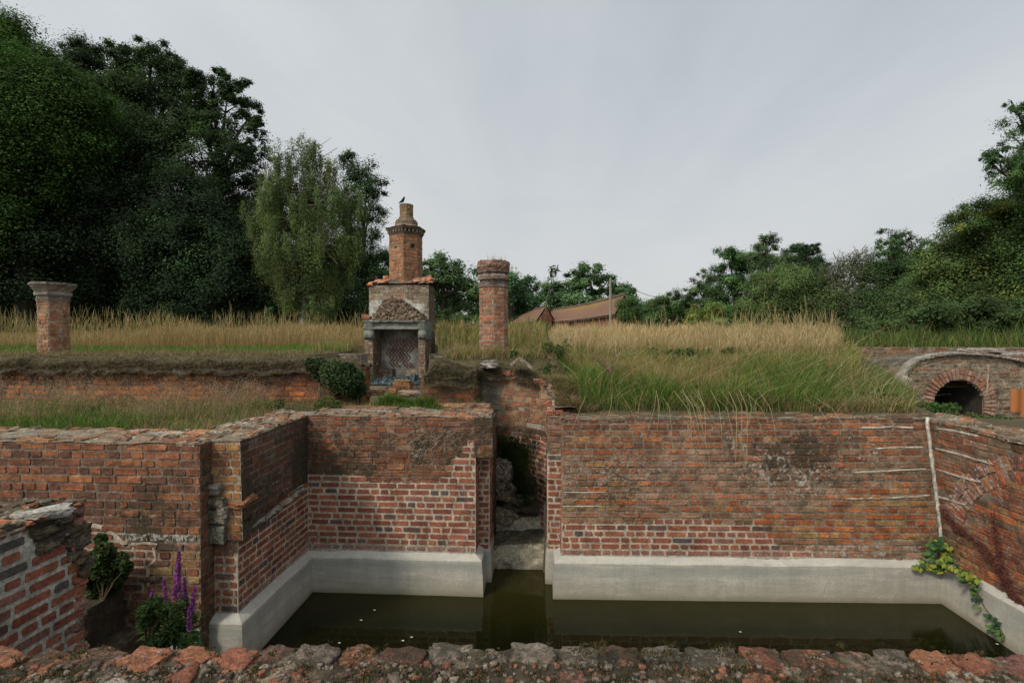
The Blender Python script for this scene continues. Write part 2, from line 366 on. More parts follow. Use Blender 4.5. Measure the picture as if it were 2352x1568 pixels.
def plinth(name, path, parent, ztop=0.42, out=0.085, zb=-0.7):
    """rendered base; path = points of the wall face left to right as seen from the pool"""
    prof = [(0.0, ztop + 0.045), (out * 0.85, ztop), (out, ztop - 0.012), (out + 0.01, ztop - 0.2), (out + 0.015, 0.02), (out + 0.02, zb)]
    mb = MB(); pts = []
    for a, b in zip(path, path[1:]):
        n_ = max(1, int((Vector(b) - Vector(a)).length / 0.12))
        for i in range(n_): pts.append(Vector(a).lerp(Vector(b), i / n_))
    pts.append(Vector(path[-1]))
    corner = {tuple(round(q, 4) for q in p) for p in path}
    rings = []
    for i, p in enumerate(pts):
        d1 = (pts[i] - pts[i - 1]).normalized() if i > 0 else (pts[1] - pts[0]).normalized()
        d2 = (pts[i + 1] - pts[i]).normalized() if i < len(pts) - 1 else d1
        n1 = Vector((d1.y, -d1.x, 0)); n2 = Vector((d2.y, -d2.x, 0)); n_ = (n1 + n2).normalized(); n_ = n_ / max(0.4, n_.dot(n1))
        rings.append([mb.add(Vector((p.x, p.y, 0)) + n_ * (o_ + 0.005 * nz(p.x * 3, p.y * 3, z_ * 3)) + Vector((0, 0, z_ + (0.012 * nz(p.x * 1.3, p.y * 1.3) if z_ > .2 else 0)))) for (o_, z_) in prof])
    for a, b in zip(rings, rings[1:]):
        for k in range(len(prof) - 1): mb.f.append((a[k + 1], b[k + 1], b[k], a[k]))
    return mb.build(name, M_CONC, parent)

# ================================================================== STRUCTURE: ground, water
XL, XR = -2.83, 4.66; YB = 6.05; ZT = 2.095
def sstep(x, a, b): t = clamp((x - a) / (b - a)); return t * t * (3 - 2 * t)
def ground_h(x, y):
    # far field
    far = 2.78 + 0.25 * sstep(y, 9, 22) + 0.55 * sstep(y, 22, 60) + 0.10 * nz(x * 0.12, y * 0.12)
    far += 0.0 if y < 60 else (y - 60) * 0.012
    left = far
    # raised bank on the left behind the terrace wall, low terrace before it
    h = far
    if x < 0.5:
        h = lerp(2.06 + 0.02 * nz(x, y), far - 0.06, sstep(y, 7.45, 7.75))
        # sunk floor in front of the fireplace
        if y > 7.3 and y < 13.0:
            xc = -0.285 * y; half = 0.1 * y
            if x > -4.2 * (y / 11) + 0.05 and x < -0.203 * y: h = min(h, 2.04)
            if y < 10.6 and -3.9 < x < -1.5: h = min(h, 1.95)
    if x > 0.2:
        m = lerp(2.11, 2.74, sstep(y + 0.25 * nz(x * 0.8, 3), 6.4, 9.6)) + 0.25 * sstep(y, 9, 22) + 0.55 * sstep(y, 22, 60) + (0 if y < 60 else (y - 60) * 0.012)
        low = lerp(2.04, lerp(1.98, 1.58, sstep(x / y, .70, .77)), sstep(y, 6.7, 7.4))
        k = sstep(x - 0.42 * (y - 6.5), 4.2, 5.6)
        m = lerp(m, low, k * (1 - sstep(y, 10.5, 10.9)))
        h = lerp(h, m, sstep(x, 0.2, 0.55))
    # channel
    if -0.95 < x < 0.42 and 5.9 < y < 7.9:
        if x < 0.1 and not (x < -0.8) or (x < 0.42 and y < 6.7): h = min(h, -0.4 if x > -0.8 else h)
    if -3.02 < x < 4.86 and y < 6.25: h = -0.7
    if x <= -3.02 and y < 4.78: h = -0.05
    if y < 1.0: h = 1.45
    return h
def uniq(a): return sorted(set(round(q, 4) for q in a))
xs = uniq(list(np.arange(-9, 12.01, 0.15)) + [-v_ for v_ in np.geomspace(9, 900, 34)] + list(np.geomspace(12, 900, 34)))
ys = uniq(list(np.arange(0, 14, 0.15)) + list(np.geomspace(14, 900, 44)) + [-v_ for v_ in (0.5, 2, 8, 40, 200)])
mb = MB(); nx, ny = len(xs), len(ys)
for y in ys:
    for x in xs:
        z = ground_h(x, y); n_ = nz(x * 0.5, y * 0.5)
        c = mixc((0.045, 0.04, 0.02), (0.09, 0.075, 0.035), 0.5 + 0.5 * n_)
        if y > 12: c = mixc(c, (0.10, 0.085, 0.035), sstep(y, 12, 20))
        if y > 60: c = (0.05, 0.065, 0.025)
        mb.add((x, y, z + (0.02 * nz(x * 2, y * 2) if z > 1 else 0)), c)
for j in range(ny - 1):
    for i in range(nx - 1): a = j * nx + i; mb.f.append((a, a + 1, a + nx + 1, a + nx))
g_ = mb.build('ground', M_SOIL, smooth=True); tag(g_, 'earth and rough grass ground rising behind the pool walls', kind='structure')
# water
wm, t, b = base_mat('murky_water', 0.04); b.inputs['IOR'].default_value = 1.33; b.inputs['Specular IOR Level'].default_value = 0.30
g = nn(t, 'ShaderNodeNewGeometry'); sp_ = nn(t, 'ShaderNodeSeparateXYZ'); t.links.new(g.outputs['Position'], sp_.inputs[0])
e = rng_n(t, mth(t, 'ADD', sp_.outputs[1], mth(t, 'MULTIPLY', noise_n(t, g.outputs['Position'], 1.7, 4, .6), .5)), 5.2, 6.6, 0.0, 1.0, True)
col = mixn(t, e, (0.005, 0.0058, 0.0018), (0.021, 0.0185, 0.004))
t.links.new(col, b.inputs['Base Color'])
bp = nn(t, 'ShaderNodeBump'); bp.inputs['Strength'].default_value = 0.05; bp.inputs['Distance'].default_value = 0.02
t.links.new(noise_n(t, g.outputs['Position'], 6, 2, .5), bp.inputs['Height']); t.links.new(bp.outputs[0], b.inputs['Normal'])
mb = MB(); mb.grid(lambda u_, v_: Vector((-3.3 + u_ * 8.3, 1.2 + v_ * 6.6, 0)), 12, 10)
tag(mb.build('pool_water', wm), 'still dark olive water in the brick pool', kind='structure')

# ================================================================== POOL WALLS
def wear_at(x, h, k1=0.3, k2=0.3, sd=0): return (clamp(k1 + 0.5 * nz(x * 1.1 + sd, h * 1.6, 2 + sd)), clamp(k2 + 0.5 * nz(x * 0.9, h * 1.4 + sd, 9 + sd)), 0)
# --- rear wall, left bay
W = thing('brick_wall', 'rear brick wall left of the stepped channel with new red brick below and dark old brick above', 'wall', (-1.8, 6.3, 0))
f = Face((XL, YB, 0.4), (-0.78, YB, 0.4), (XL, YB, ZT), (-0.78, YB, ZT))
newp = f.poly([(700, 1300), (700, 1088), (838, 1088), (838, 1106), (1012, 1106), (1012, 1092), (1026, 1092), (1026, 1068), (1045, 1068), (1045, 1046), (1066, 1046), (1066, 1018), (1110, 1018), (1110, 1300)])
def st(x, h):
    z = h + 0.4
    if inpoly(x, h, newp):
        lime = 1 - smooth_band(z, 0.42, 0.62)
        q = S('new', wear=(0.15 + 0.75 * lime, 0.02, 0))
        q['c'] = mixc(q['c'], (0.33, 0.30, 0.27), lime * 0.6); return q
    k = smooth_band(x, 0, 0.35)
    q = S('old', wear=wear_at(x, h, 0.15, 0.50 - 0.12 * k, 3), k=0.95); 
    if z > ZT - 0.08: q = S('old', pal=[(0.27, 0.10, 0.055), (0.22, 0.085, 0.05)], wear=wear_at(x, h, 0.25, 0.3), k=1.05)
    if inpoly(x, h + 0.06, newp): q['m'] = MORT_BUF
    return q
mb = MB(); masonry(mb, f, f.L, f.H, st)
# return into the sluice groove
fr = Face((-0.78, YB, 0.4), (-0.78, 6.34, 0.4), (-0.78, YB, ZT - 0.45), (-0.78, 6.34, ZT - 0.45)); masonry(mb, fr, fr.L, fr.H, lambda x, h: S('new', wear=(0.2, 0.1, 0)))
mb.prism([(XL - 0.3, YB + 0.02), (-0.80, YB + 0.02), (-0.80, 6.5), (XL - 0.3, 6.5)], -0.7, ZT - 0.015)
mb.build('brickwork', M_BR, W)
mb = MB(); top_slab(mb, V(XL - 0.02, YB - 0.01, ZT), V(-0.60, YB - 0.01, ZT), V(-0.60, 6.5, ZT + 0.03), V(XL - 0.02, 6.5, ZT + 0.03), 0.4, 0.6)
mb.build('coping', M_BR, W)
plinth('plinth', [(XL, YB, 0), (-0.78, YB, 0), (-0.78, 6.34, 0)], W)
# overhanging stub at the top right of that bay
mb = MB()
f = Face((-0.795, YB - 0.02, 1.62), (-0.575, YB - 0.02, 1.62), (-0.795, YB - 0.02, ZT), (-0.575, YB - 0.02, ZT))
def st(x, h): return S('old', pal=[(0.16, 0.07, 0.045), (0.10, 0.055, 0.04), (0.22, 0.09, 0.05)], wear=wear_at(x, h, 0.3, 0.65, 5))
masonry(mb, f, f.L, f.H, st)
f = Face((-0.575, YB - 0.02, 1.62), (-0.575, 6.45, 1.62), (-0.575, YB - 0.02, ZT), (-0.575, 6.45, ZT)); masonry(mb, f, f.L, f.H, st)
mb.prism([(-0.79, YB), (-0.59, YB), (-0.59, 6.45), (-0.79, 6.45)], 1.62, ZT - 0.01)
mb.build('corbel', M_BR, W)
# --- channel piers
def pier(x0, x1, label, y0, jambs, lz=0.40):
    P_ = thing('brick_pier', label, 'pier', ((x0 + x1) / 2, y0 + .2, 0), 'slim piers either side of the stepped channel')
    mb = MB(); zt = 1.62 if x0 < -0.3 else 2.08
    f = Face((x0, y0, lz), (x1, y0, lz), (x0, y0, zt), (x1, y0, zt))
    stp = lambda x, h: (S('new', wear=(0.15, 0.12, 0)) if h + lz < 1.62 else S('old', pal=GREYB, wear=(0.3, 0.3, 0)))
    masonry(mb, f, f.L, f.H, stp, bl=0.24)
    for (a, b2) in jambs:
        fj = Face((a[0], a[1], lz), (b2[0], b2[1], lz), (a[0], a[1], zt), (b2[0], b2[1], zt)); masonry(mb, fj, fj.L, fj.H, lambda x, h: stp(x, h) if x < 0.35 or h > 9 else S('old', wear=(0.15, 0.6, 0), k=0.7))
    mb.prism([(x0 + 0.02, y0 + 0.03), (x1 - 0.02, y0 + 0.03), (x1 - 0.02, y0 + 0.5), (x0 + 0.02, y0 + 0.5)], -0.7, zt - 0.01)
    mb.build('brickwork', M_BR, P_)
    plinth('plinth', [(x0, y0 + 0.3, 0), (x0, y0, 0), (x1, y0, 0), (x1, y0 + 0.3, 0)] if x0 > -.3 else [(x0, y0, 0), (x1, y0, 0), (x1, y0 + 0.5, 0)], P_, ztop=0.40, out=0.01)
    return P_
pier(-0.80, -0.64, 'slim new brick pier at the left of the channel mouth, under the dark overhang', 6.33, [((-0.64, 6.33), (-0.64, 7.7))])
pier(0.075, 0.27, 'slim brick pier on the right side of the channel mouth', 6.33, [((0.075, 6.83), (0.075, 6.33))])
# --- rear wall, right bay
BLr = V(0.24, YB, 0.4); BRr = V(4.66, 6.20, 0.4); TLr = V(0.25, YB, 2.08); TRr = V(4.46, 6.16, 2.11)
f = Face(BLr, BRr, TLr, TRr); fb_right = f
W = thing('brick_wall', 'long weathered rear brick wall right of the stepped channel below the grassy mound', 'wall', (2.4, 6.4, 0))
newp = f.poly([(1280, 1300), (1280, 1196), (1500, 1200), (1500, 1192), (1618, 1190), (1640, 1198), (1745, 1198), (1745, 1215), (1770, 1235), (1776, 1258), (1860, 1262), (1900, 1300)])
orgp = f.poly([(1840, 1190), (1960, 1120), (2125, 1105), (2130, 1235), (1990, 1245), (1760, 1235), (1740, 1180), (1560, 1175), (1640, 1140)])
bufp = f.poly([(1290, 1130), (1440, 1100), (1480, 1170), (1400, 1205), (1290, 1200)])
drkp = f.poly([(1700, 955), (2130, 955), (2130, 1040), (1900, 1060), (1750, 1080)])
whtp = f.poly([(1720, 1060), (1850, 1020), (1960, 1090), (1900, 1150), (1780, 1150)])
whp2 = f.poly([(1980, 975), (2050, 975), (2010, 1060), (1960, 1060)])
def st(x, h):
    z = h + 0.4
    if inpoly(x, h, newp):
        lime = 1 - smooth_band(z, 0.40, 0.58)
        q = S('new', wear=(0.30 + 0.6 * lime, 0.03, 0)); q['c'] = mixc(q['c'], (0.33, 0.30, 0.27), lime * 0.6); return q
    pal = GREYB; wt = None; w1, w2 = 0.33, 0.20; mo = (0.155, 0.125, 0.095)
    if inpoly(x, h, orgp): pal = ORGB if random.random() < 0.75 else BUFB; w2 = 0.12; w1 = 0.1
    elif inpoly(x, h, bufp): pal = BUFB + GREYB[:3] + ORGB[:1]; w2 = 0.15
    elif inpoly(x, h, drkp): pal = OLDB; w2 = 0.38
    elif z > 1.72: pal = OLDB + [OLDB[2]]; w2 = 0.33
    if z > 2.0: pal = [(0.25, 0.10, 0.055), (0.19, 0.08, 0.05), (0.13, 0.07, 0.05)]; w2 = 0.42
    if random.random() < 0.05: pal = ORGB
    if inpoly(x, h, whtp): w1 = 0.52
    if inpoly(x, h, whp2): w1 = 0.5
    if z < 0.6 and not inpoly(x, h, newp): w1 = 0.55; pal = GREYB; mo = (0.24, 0.21, 0.17)
    q = S('old', pal=pal, mort=mixc(mo, (0.25, 0.20, 0.14), .5), wear=wear_at(x, h, w1, w2, 6), joint=0.012, k=1.0 + .25 * nz(x * .8, h * 2, 6))
    return q
mb = MB(); masonry(mb, f, f.L, f.H, st)
fr = Face((0.24, 6.34, 0.4), (0.24, YB, 0.4), (0.25, 6.34, 2.1), (0.25, YB, 2.1)); masonry(mb, fr, fr.L, fr.H, lambda x, h: S('new' if h < 1.2 else 'old', wear=(0.2, 0.15, 0)))
mb.prism([(0.26, YB + 0.02), (4.70, 6.24), (4.9, 6.62), (0.26, 6.5)], -0.7, [2.06, 2.08, 2.08, 2.06], pts1=[(0.27, YB + 0.02), (4.48, 6.20), (4.9, 6.62), (0.27, 6.5)])
mb.build('brickwork', M_BR, W)
mb = MB(); top_slab(mb, V(0.23, YB - 0.01, 2.08), V(4.46, 6.15, 2.11), V(4.80, 6.62, 2.12), V(0.23, 6.45, 2.10), 0.5, 0.5)
mb.build('coping', M_BR, W)
plinth('plinth', [(0.24, 6.34, 0), (0.24, YB, 0), (4.66, 6.20, 0)], W)
# pale mortar repair: upright joint and four bed joints at the corner
mb = MB()
def strip(F_, pxs, wd, c=(0.44, 0.40, 0.33), lift=0.008):
    pts = []
    for p in pxs: a, h = F_.pix(*p); q = F_(a, h); n_ = (F_(a + .01, h) - F_(a, h)).cross(F_(a, h + .01) - F_(a, h)).normalized(); pts.append((q, n_))
    out = []
    for i in range(len(pts) - 1):
        n_s = max(2, int((pts[i + 1][0] - pts[i][0]).length / 0.035))
        for k in range(n_s + (i == len(pts) - 2)):
            t_ = k / n_s; out.append((pts[i][0].lerp(pts[i + 1][0], t_), pts[i][1], (pts[i + 1][0] - pts[i][0]).normalized()))
    prev = None
    for i, (q, n_, d) in enumerate(out):
        sd = n_.cross(d).normalized(); ww = wd * (1 + 0.5 * nz(q.x * 9, q.y * 9, q.z * 9)) * (0.4 if i in (0, len(out) - 1) else 1); j_ = 0.006 * nz(q.x * 5, q.z * 5, 3)
        ring = [mb.add(q + sd * (ww + j_) - n_ * 0.02, c), mb.add(q + sd * (ww * .8 + j_) + n_ * lift, c), mb.add(q - sd * (ww * .8 - j_) + n_ * lift, c), mb.add(q - sd * (ww - j_) - n_ * 0.02, c)]
        if prev:
            for k in range(3): mb.f.append((prev[k], prev[k + 1], ring[k + 1], ring[k]))
        prev = ring
strip(f, [(1985, 982), (2060, 979), (2128, 983)], 0.011); strip(f, [(2015, 1029), (2070, 1027), (2128, 1026)], 0.010)
strip(f, [(1960, 1083), (2050, 1080), (2128, 1076)], 0.010); strip(f, [(1936, 1144), (2050, 1141), (2130, 1137)], 0.010)
strip(f, [(1292, 1128), (1388, 1128)], 0.008); strip(f, [(1292, 1160), (1380, 1160)], 0.007)
mb.build('mortar_repair', M_STONE, W)

# --- right pool wall
W = thing('brick_wall', 'right-hand brick wall of the pool with a blocked arch of radiating bricks', 'wall', (4.9, 3.8, 0))
f = Face((4.68, 6.20, 0.4), (4.68, 1.5, 0.4), (4.44, 6.16, 2.11), (4.50, 1.5, 2.06)); fr_right = f
ac = f.pix(2440, 1405); AR = 1.08; acx, ach = ac
def st(x, h):
    z = h + 0.4; d = math.hypot(x - acx, h - ach)
    if AR < d < AR + 0.30 and math.atan2(h - ach, x - acx) < math.radians(159) and h > ach: return dict(skip=True, m=(0.24, 0.18, 0.13), w=(0.4, 0.1, 0), md=-0.010)
    pal = GREYB + OLDB; w1, w2 = 0.32, 0.35
    if d <= AR: pal = ORGB + OLDB[:4]; w2 = 0.25; w1 = 0.38
    if z > 1.9: w1 = 0.42; w2 = 0.45
    if z < 0.75 and d > AR: pal = BUFB + GREYB
    return S('old', pal=pal, mort=(0.15, 0.12, 0.09), wear=wear_at(x, h, w1, w2, 8))
mb = MB(); masonry(mb, f, f.L, f.H, st, step=0.05)
def radial(mb, F_, cx0, ch0, R0, R1, a0, a1, style, wdt=0.075, prot=0.012):
    n_ = int(abs(a1 - a0) * (R0 + R1) / 2 / wdt)
    for i in range(n_):
        t0, t1 = a0 + (a1 - a0) * (i + 0.08) / n_, a0 + (a1 - a0) * (i + 0.90) / n_
        parts_ = [(R0, R1)] if random.random() < .6 else [(R0, (R0 + R1) / 2 - .005), ((R0 + R1) / 2 + .005, R1)]
        for (ra, rb) in parts_:
            ra += random.uniform(-.01, .01); rb += random.uniform(-.012, .012)
            q = style(cx0 + math.cos((t0 + t1) / 2) * (ra + rb) / 2, ch0 + math.sin((t0 + t1) / 2) * (ra + rb) / 2)
            P4 = [(ra, t0), (rb, t0), (rb, t1), (ra, t1)]; o_, i_ = [], []
            for (rr, tt) in P4:
                x, h = cx0 + math.cos(tt) * rr, ch0 + math.sin(tt) * rr
                x2, h2 = cx0 + math.cos(lerp(tt, (t0 + t1) / 2, .15)) * lerp(rr, (ra + rb) / 2, .06), ch0 + math.sin(lerp(tt, (t0 + t1) / 2, .15)) * lerp(rr, (ra + rb) / 2, .06)
                N = (F_(x + .01, h) - F_(x, h)).cross(F_(x, h + .01) - F_(x, h)).normalized()
                o_.append(mb.add(F_(x, h) - N * 0.02, q['c'], q['w'])); i_.append(mb.add(F_(x2, h2) + N * (prot + random.uniform(-.005, .005)), tuple(k_ * random.uniform(.9, 1.1) for k_ in q['c']), q['w']))
            rev = (a1 < a0)
            for k in range(4):
                k2 = (k + 1) % 4; fc = (o_[k], o_[k2], i_[k2], i_[k]); mb.f.append(fc[::-1] if rev else fc)
            mb.f.append(tuple(reversed(i_)) if rev else tuple(i_))
radial(mb, f, acx, ach, AR + 0.02, AR + 0.28, math.radians(158), math.radians(-5), lambda x, h: S('old', pal=ORGB[2:] + OLDB, mort=None, wear=wear_at(x, h, 0.62, 0.38, 4)), wdt=.064, prot=.004)
mb.prism([(4.86, 1.5), (5.2, 1.5), (5.2, 6.6), (4.86, 6.24)], -0.7, 2.04, pts1=[(4.54, 1.5), (4.95, 1.5), (4.95, 6.6), (4.50, 6.24)])
mb.build('brickwork', M_BR, W)
mb = MB(); top_slab(mb, V(4.43, 6.16, 2.10), V(4.48, 1.5, 2.05), V(4.95, 1.5, 2.07), V(4.9, 6.60, 2.12), 0.4, 0.7)
mb.build('coping', M_BR, W)
plinth('plinth', [(4.68, 6.20, 0), (4.68, 1.5, 0)], W, ztop=0.44)
mb = MB()
mb.tube([V(lerp(4.645, 4.425, k / 24), lerp(6.175, 6.135, k / 24), lerp(.62, 2.13, k / 24)) + V(.016 * nz(k * .9) + .008 * nz(k * 2.3, 4), -.002, 0) for k in range(25)], [.019 + .011 * nz(k * 1.7, 5) for k in range(25)], 7, (0.46, 0.43, 0.36))
strip(f, [(2145, 987), (2190, 993), (2240, 1005)], 0.011); strip(f, [(2145, 1032), (2200, 1046), (2275, 1068)], 0.011)
strip(f, [(2147, 1078), (2200, 1095), (2250, 1108)], 0.011); strip(f, [(2147, 1140), (2215, 1160)], 0.010)
mb.build('mortar_repair', M_STONE, W)

# --- left side wall (faces right)
W = thing('brick_wall', 'short side wall at the left of the pool, dark old brick over new red brick, running to the rear corner', 'wall', (-3.0, 5.3, 0))
f = Face((XL, 4.61, 0.4), (XL, YB, 0.4), (XL, 4.61, 1.62), (XL, YB, 1.62)); fb = f
newp = f.poly([(540, 1500), (540, 1198), (575, 1180), (600, 1168), (645, 1142), (700, 1110), (712, 1105), (712, 1500)])
def st(x, h):
    z = h + 0.4
    if inpoly(x, h, newp):
        lime = 1 - smooth_band(z, 0.42, 0.62)
        q = S('new', wear=(0.08 + 0.7 * lime, 0.12, 0), k=0.9); q['c'] = mixc(q['c'], (0.33, 0.30, 0.27), lime * 0.6); return q
    return dict(skip=True, m=(0.10, 0.08, 0.06), w=(0.2, 0.6, 0), md=-0.10)
mb = MB(); masonry(mb, f, f.L, f.H, st)
TLx = PZ(522, 1022, ZT).x
f2 = Face((TLx + 0.03, 4.60, 1.15), (XL - 0.01, YB, 1.15), (TLx, 4.58, ZT), (XL + 0.0, YB, ZT))
def st(x, h):
    a, b2 = x, h + 1.15 - 0.4
    if inpoly(a, b2 - 0.0, newp) and b2 < 1.2: return dict(skip=True, m=(0.10, 0.08, 0.06), w=(0.1, 0.6, 0), md=-0.03)
    return S('old', pal=[(0.13, 0.06, 0.045), (0.09, 0.05, 0.04), (0.16, 0.07, 0.05), (0.12, 0.085, 0.07)], wear=wear_at(x, h, 0.22, 0.55, 2), k=0.9)
masonry(mb, f2, f2.L, f2.H, st)
# end face: old brick above, new brick below
fe = Face((-3.06, 4.61, 0.4), (XL, 4.61, 0.4), (-3.06, 4.61, 1.22), (XL, 4.61, 1.22))
masonry(mb, fe, fe.L, fe.H, lambda x, h: S('new' if h < 0.62 else 'old', wear=(0.35 if h > .25 else 0.5, 0.1, 0)))
fe2 = Face((-3.16, 4.58, 1.17), (TLx + .02, 4.58, 1.17), (-3.16, 4.58, ZT), (TLx, 4.58, ZT))
masonry(mb, fe2, fe2.L, fe2.H, lambda x, h: S('old', pal=[(0.28, 0.13, 0.06), (0.22, 0.10, 0.055), (0.32, 0.17, 0.08)], mort=MORT_BUF, wear=(0.25, 0.2, 0)))
mb.prism([(-3.35, 4.66), (XL - 0.04, 4.66), (XL - 0.04, YB + .3), (-3.35, YB + .3)], -0.7, 1.2)
mb.prism([(-3.45, 4.60), (TLx - 0.02, 4.60), (XL - 0.05, YB + .3), (-3.45, YB + .3)], 1.15, ZT - 0.01)
mb.build('brickwork', M_BR, W)
mb = MB(); top_slab(mb, V(-3.5, 4.57, ZT + 0.0), V(TLx + 0.01, 4.57, ZT), V(XL, YB + .05, ZT), V(-3.35, YB + .4, ZT + 0.02), 0.35, 0.7)
mb.build('coping', M_BR, W)
plinth('plinth', [(-3.06, 4.9, 0), (-3.06, 4.61, 0), (XL, 4.61, 0), (XL, YB, 0)], W)
mb = MB()
for (px, py, sx_, sz_, cc) in ((500, 1150, .10, .05, (0.19, 0.16, 0.12)), (506, 1182, .09, .06, (0.18, 0.16, 0.12)), (506, 1222, .085, .085, (0.16, 0.155, 0.12)), (498, 1120, .07, .05, (0.2, 0.18, 0.15)), (520, 1172, .05, .05, (0.2, 0.18, 0.15))):
    p = PY(px, py, 4.60); mb.lump(p, (sx_, 0.08, sz_), cc, (0.12, 0.5, 0), box=.75, seed=px)
mb.build('broken_corbel', M_STONE, W)
p = PY(541, 1150, 4.62); mb = MB(); mb.lump((p.x + .03, p.y + 0.05, p.z - 0.01), (0.10, 0.12, 0.035), (0.27, 0.11, 0.055), (0.3, 0.4, 0), amp=.18, box=.6, tilt=.15, seed=4)
tag(mb.build('brick_fragment', M_BR), 'loose orange brick fragment resting on the ledge of the left side wall', 'brick')
mb = MB()
for i in range(9):
    t_ = i / 9; mb.lump((XL - 0.03 + .02 * nz(i), 4.75 + t_ * 1.2, 1.20 + 0.02 * nz(i * 3.3) + 0.05 * t_), (0.075, 0.09, 0.03), (0.26, 0.23, 0.18), (0.3, 0.5, 0), amp=.35, box=.4, seed=i)
tag(mb.build('rubble', M_BR), 'mortar rubble lodged along the ledge of the left side wall', 'rubble', kind='stuff')
# --- left front wall L1 (faces the camera)
W = thing('brick_wall', 'left brick wall facing the camera with white lime scars and a pale mortar line, purple flowers before it', 'wall', (-4.5, 4.6, 0))
f = Face((-6.2, 4.42, 0.0), (-3.06, 4.42, 0.0), (-6.2, 4.42, ZT), (-3.06, 4.42, ZT)); fL1 = f
p1 = f.poly([(190, 1195), (260, 1215), (300, 1250), (360, 1252), (380, 1290), (345, 1300), (330, 1370), (180, 1400)])
wh = f.poly([(195, 1130), (300, 1110), (420, 1130), (470, 1190), (440, 1250), (300, 1235), (195, 1210)])
bot = f.poly([(350, 1280), (480, 1250), (480, 1430), (350, 1430)])
def st(x, h):
    if inpoly(x, h, p1) : return S('new', mort=(0.33, 0.28, 0.20), wear=(0.1, 0.4, 0), pal=[(0.20, 0.08, 0.05), (0.15, 0.07, 0.05), (0.24, 0.1, 0.06)])
    if inpoly(x, h, bot): return S('old', pal=BUFB + OLDB[:3] + [(0.2, 0.13, 0.06)], mort=(0.22, 0.17, 0.11), wear=(0.15, 0.35, 0), k=0.85)
    if h > 1.3:
        return S('old', pal=[(0.22, 0.085, 0.05), (0.17, 0.07, 0.045), (0.12, 0.06, 0.045), (0.26, 0.11, 0.06)], wear=wear_at(x, h, 0.15 + 0.15 * (h < 1.65), 0.28, 1))
    iw = inpoly(x, h, wh); w1 = 0.9 if iw else 0.30
    return S('old', pal=GREYB, mort=(0.36, 0.33, 0.28) if iw and nz(x * 5, h * 6) > -.15 else (0.19, 0.16, 0.12), joint=.016 if iw else None, wear=wear_at(x, h, w1, 0.42, 1), k=0.85)
mb = MB(); masonry(mb, f, f.L, f.H, st, step=0.035)
fe = Face((-3.06, 4.42, 0.0), (-3.06, 4.62, 0.0), (-3.06, 4.42, ZT), (-3.06, 4.62, ZT)); masonry(mb, fe, fe.L, fe.H, lambda x, h: S('old', wear=(0.1, 0.5, 0), k=.8))
mb.prism([(-6.2, 4.45), (-3.09, 4.45), (-3.09, 4.9), (-6.2, 4.9)], -0.2, ZT - 0.01)
mb.build('brickwork', M_BR, W)
mb = MB(); top_slab(mb, V(-6.2, 4.41, ZT), V(-3.05, 4.41, ZT), V(-3.1, 4.95, ZT + 0.02), V(-6.2, 4.95, ZT + 0.02), 0.25, 0.65, amp=.025)
mb.build('coping', M_BR, W)
mb = MB(); mb.prism([(-3.33, 4.36), (-3.07, 4.36), (-3.07, 4.5), (-3.33, 4.5)], -0.7, 0.42); o = mb.build('plinth', M_CONC, W)
mb = MB()
strip(f, [(196, 1203), (235, 1210), (262, 1224), (283, 1246), (300, 1255)], 0.020, c=(0.36, 0.31, 0.24)); strip(f, [(283, 1252), (330, 1246), (362, 1250)], 0.012, c=(0.33, 0.28, 0.21)); strip(f, [(352, 1255), (358, 1282), (340, 1300), (342, 1345)], 0.014, c=(0.36, 0.30, 0.22))
mb.build('mortar_repair', M_STONE, W)

# --- spur wall in the left foreground
W = thing('brick_wall', 'broken-ended new brick spur wall at the left edge in the foreground, mossy rubble on top', 'wall', (-3.4, 2.4, 0))
SX = -2.94; SYE = 3.12
f = Face((SX, 1.0, 0.0), (SX, SYE, 0.0), (SX, 1.0, 2.0), (SX, SYE, 1.98))
brk = f.poly([(72, 1190), (195, 1150), (200, 1330), (160, 1262), (120, 1250), (95, 1262), (60, 1215)])
ragged = f.poly([(188, 1140), (210, 1140), (210, 1500), (186, 1500), (182, 1400), (176, 1330), (160, 1300), (168, 1270)])
def st(x, h):
    if inpoly(x, h, brk): return dict(skip=True, m=(0.10, 0.085, 0.06), w=(0.25, 0.75, 0), md=-0.02)
    if inpoly(x, h, ragged): return S('old', wear=(0.1, 0.4, 0), mort=(0.2, 0.18, 0.14))
    return S('new', wear=(0.12, 0.10, 0), mort=(0.35, 0.335, 0.29), joint=0.021, pal=NEWB, wt=NEWW, k=0.85)
mb = MB(); masonry(mb, f, f.L, f.H, st, step=0.03)
for i in range(60):
    p = f(*random.choice([(random.uniform(1.75, 2.3), random.uniform(1.55, 1.97)), (random.uniform(2.05, 2.32), random.uniform(1.1, 1.9))]))
    px_ = (p.y, p.z - 0)
    s_, h_ = p.y - 1.0, p.z
    if not inpoly(s_, h_, brk): continue
    mb.lump(p + V(-0.02, 0, 0), (random.uniform(.03, .06), random.uniform(.03, .09), random.uniform(.02, .05)), pick([(0.14, 0.11, 0.08), (0.2, 0.17, 0.13), (0.10, 0.08, 0.05)]), (0.3, 0.65, 0), amp=.4, box=.3, n=5, seed=i)
fe = Face((SX, SYE, 0.0), (SX - 0.9, SYE, 0.0), (SX, SYE, 1.98), (SX - 0.9, SYE, 1.98))
masonry(mb, fe, fe.L, fe.H, lambda x, h: S('old', wear=(0.1, 0.5, 0)))
for i in range(26):
    h_ = 0.1 + i * 0.074; mb.lump((SX - 0.04 + random.uniform(-.02, .01), SYE - .03 + 0.03 * nz(i * .7), h_), (0.055, 0.05, 0.036), pick(OLDB), (0.15, 0.35, 0), amp=.3, box=.6, n=5, seed=i + 30)
mb.prism([(SX - 0.9, 1.0), (SX - 0.04, 1.0), (SX - 0.04, SYE - .03), (SX - 0.9, SYE - .03)], -0.2, 1.96)
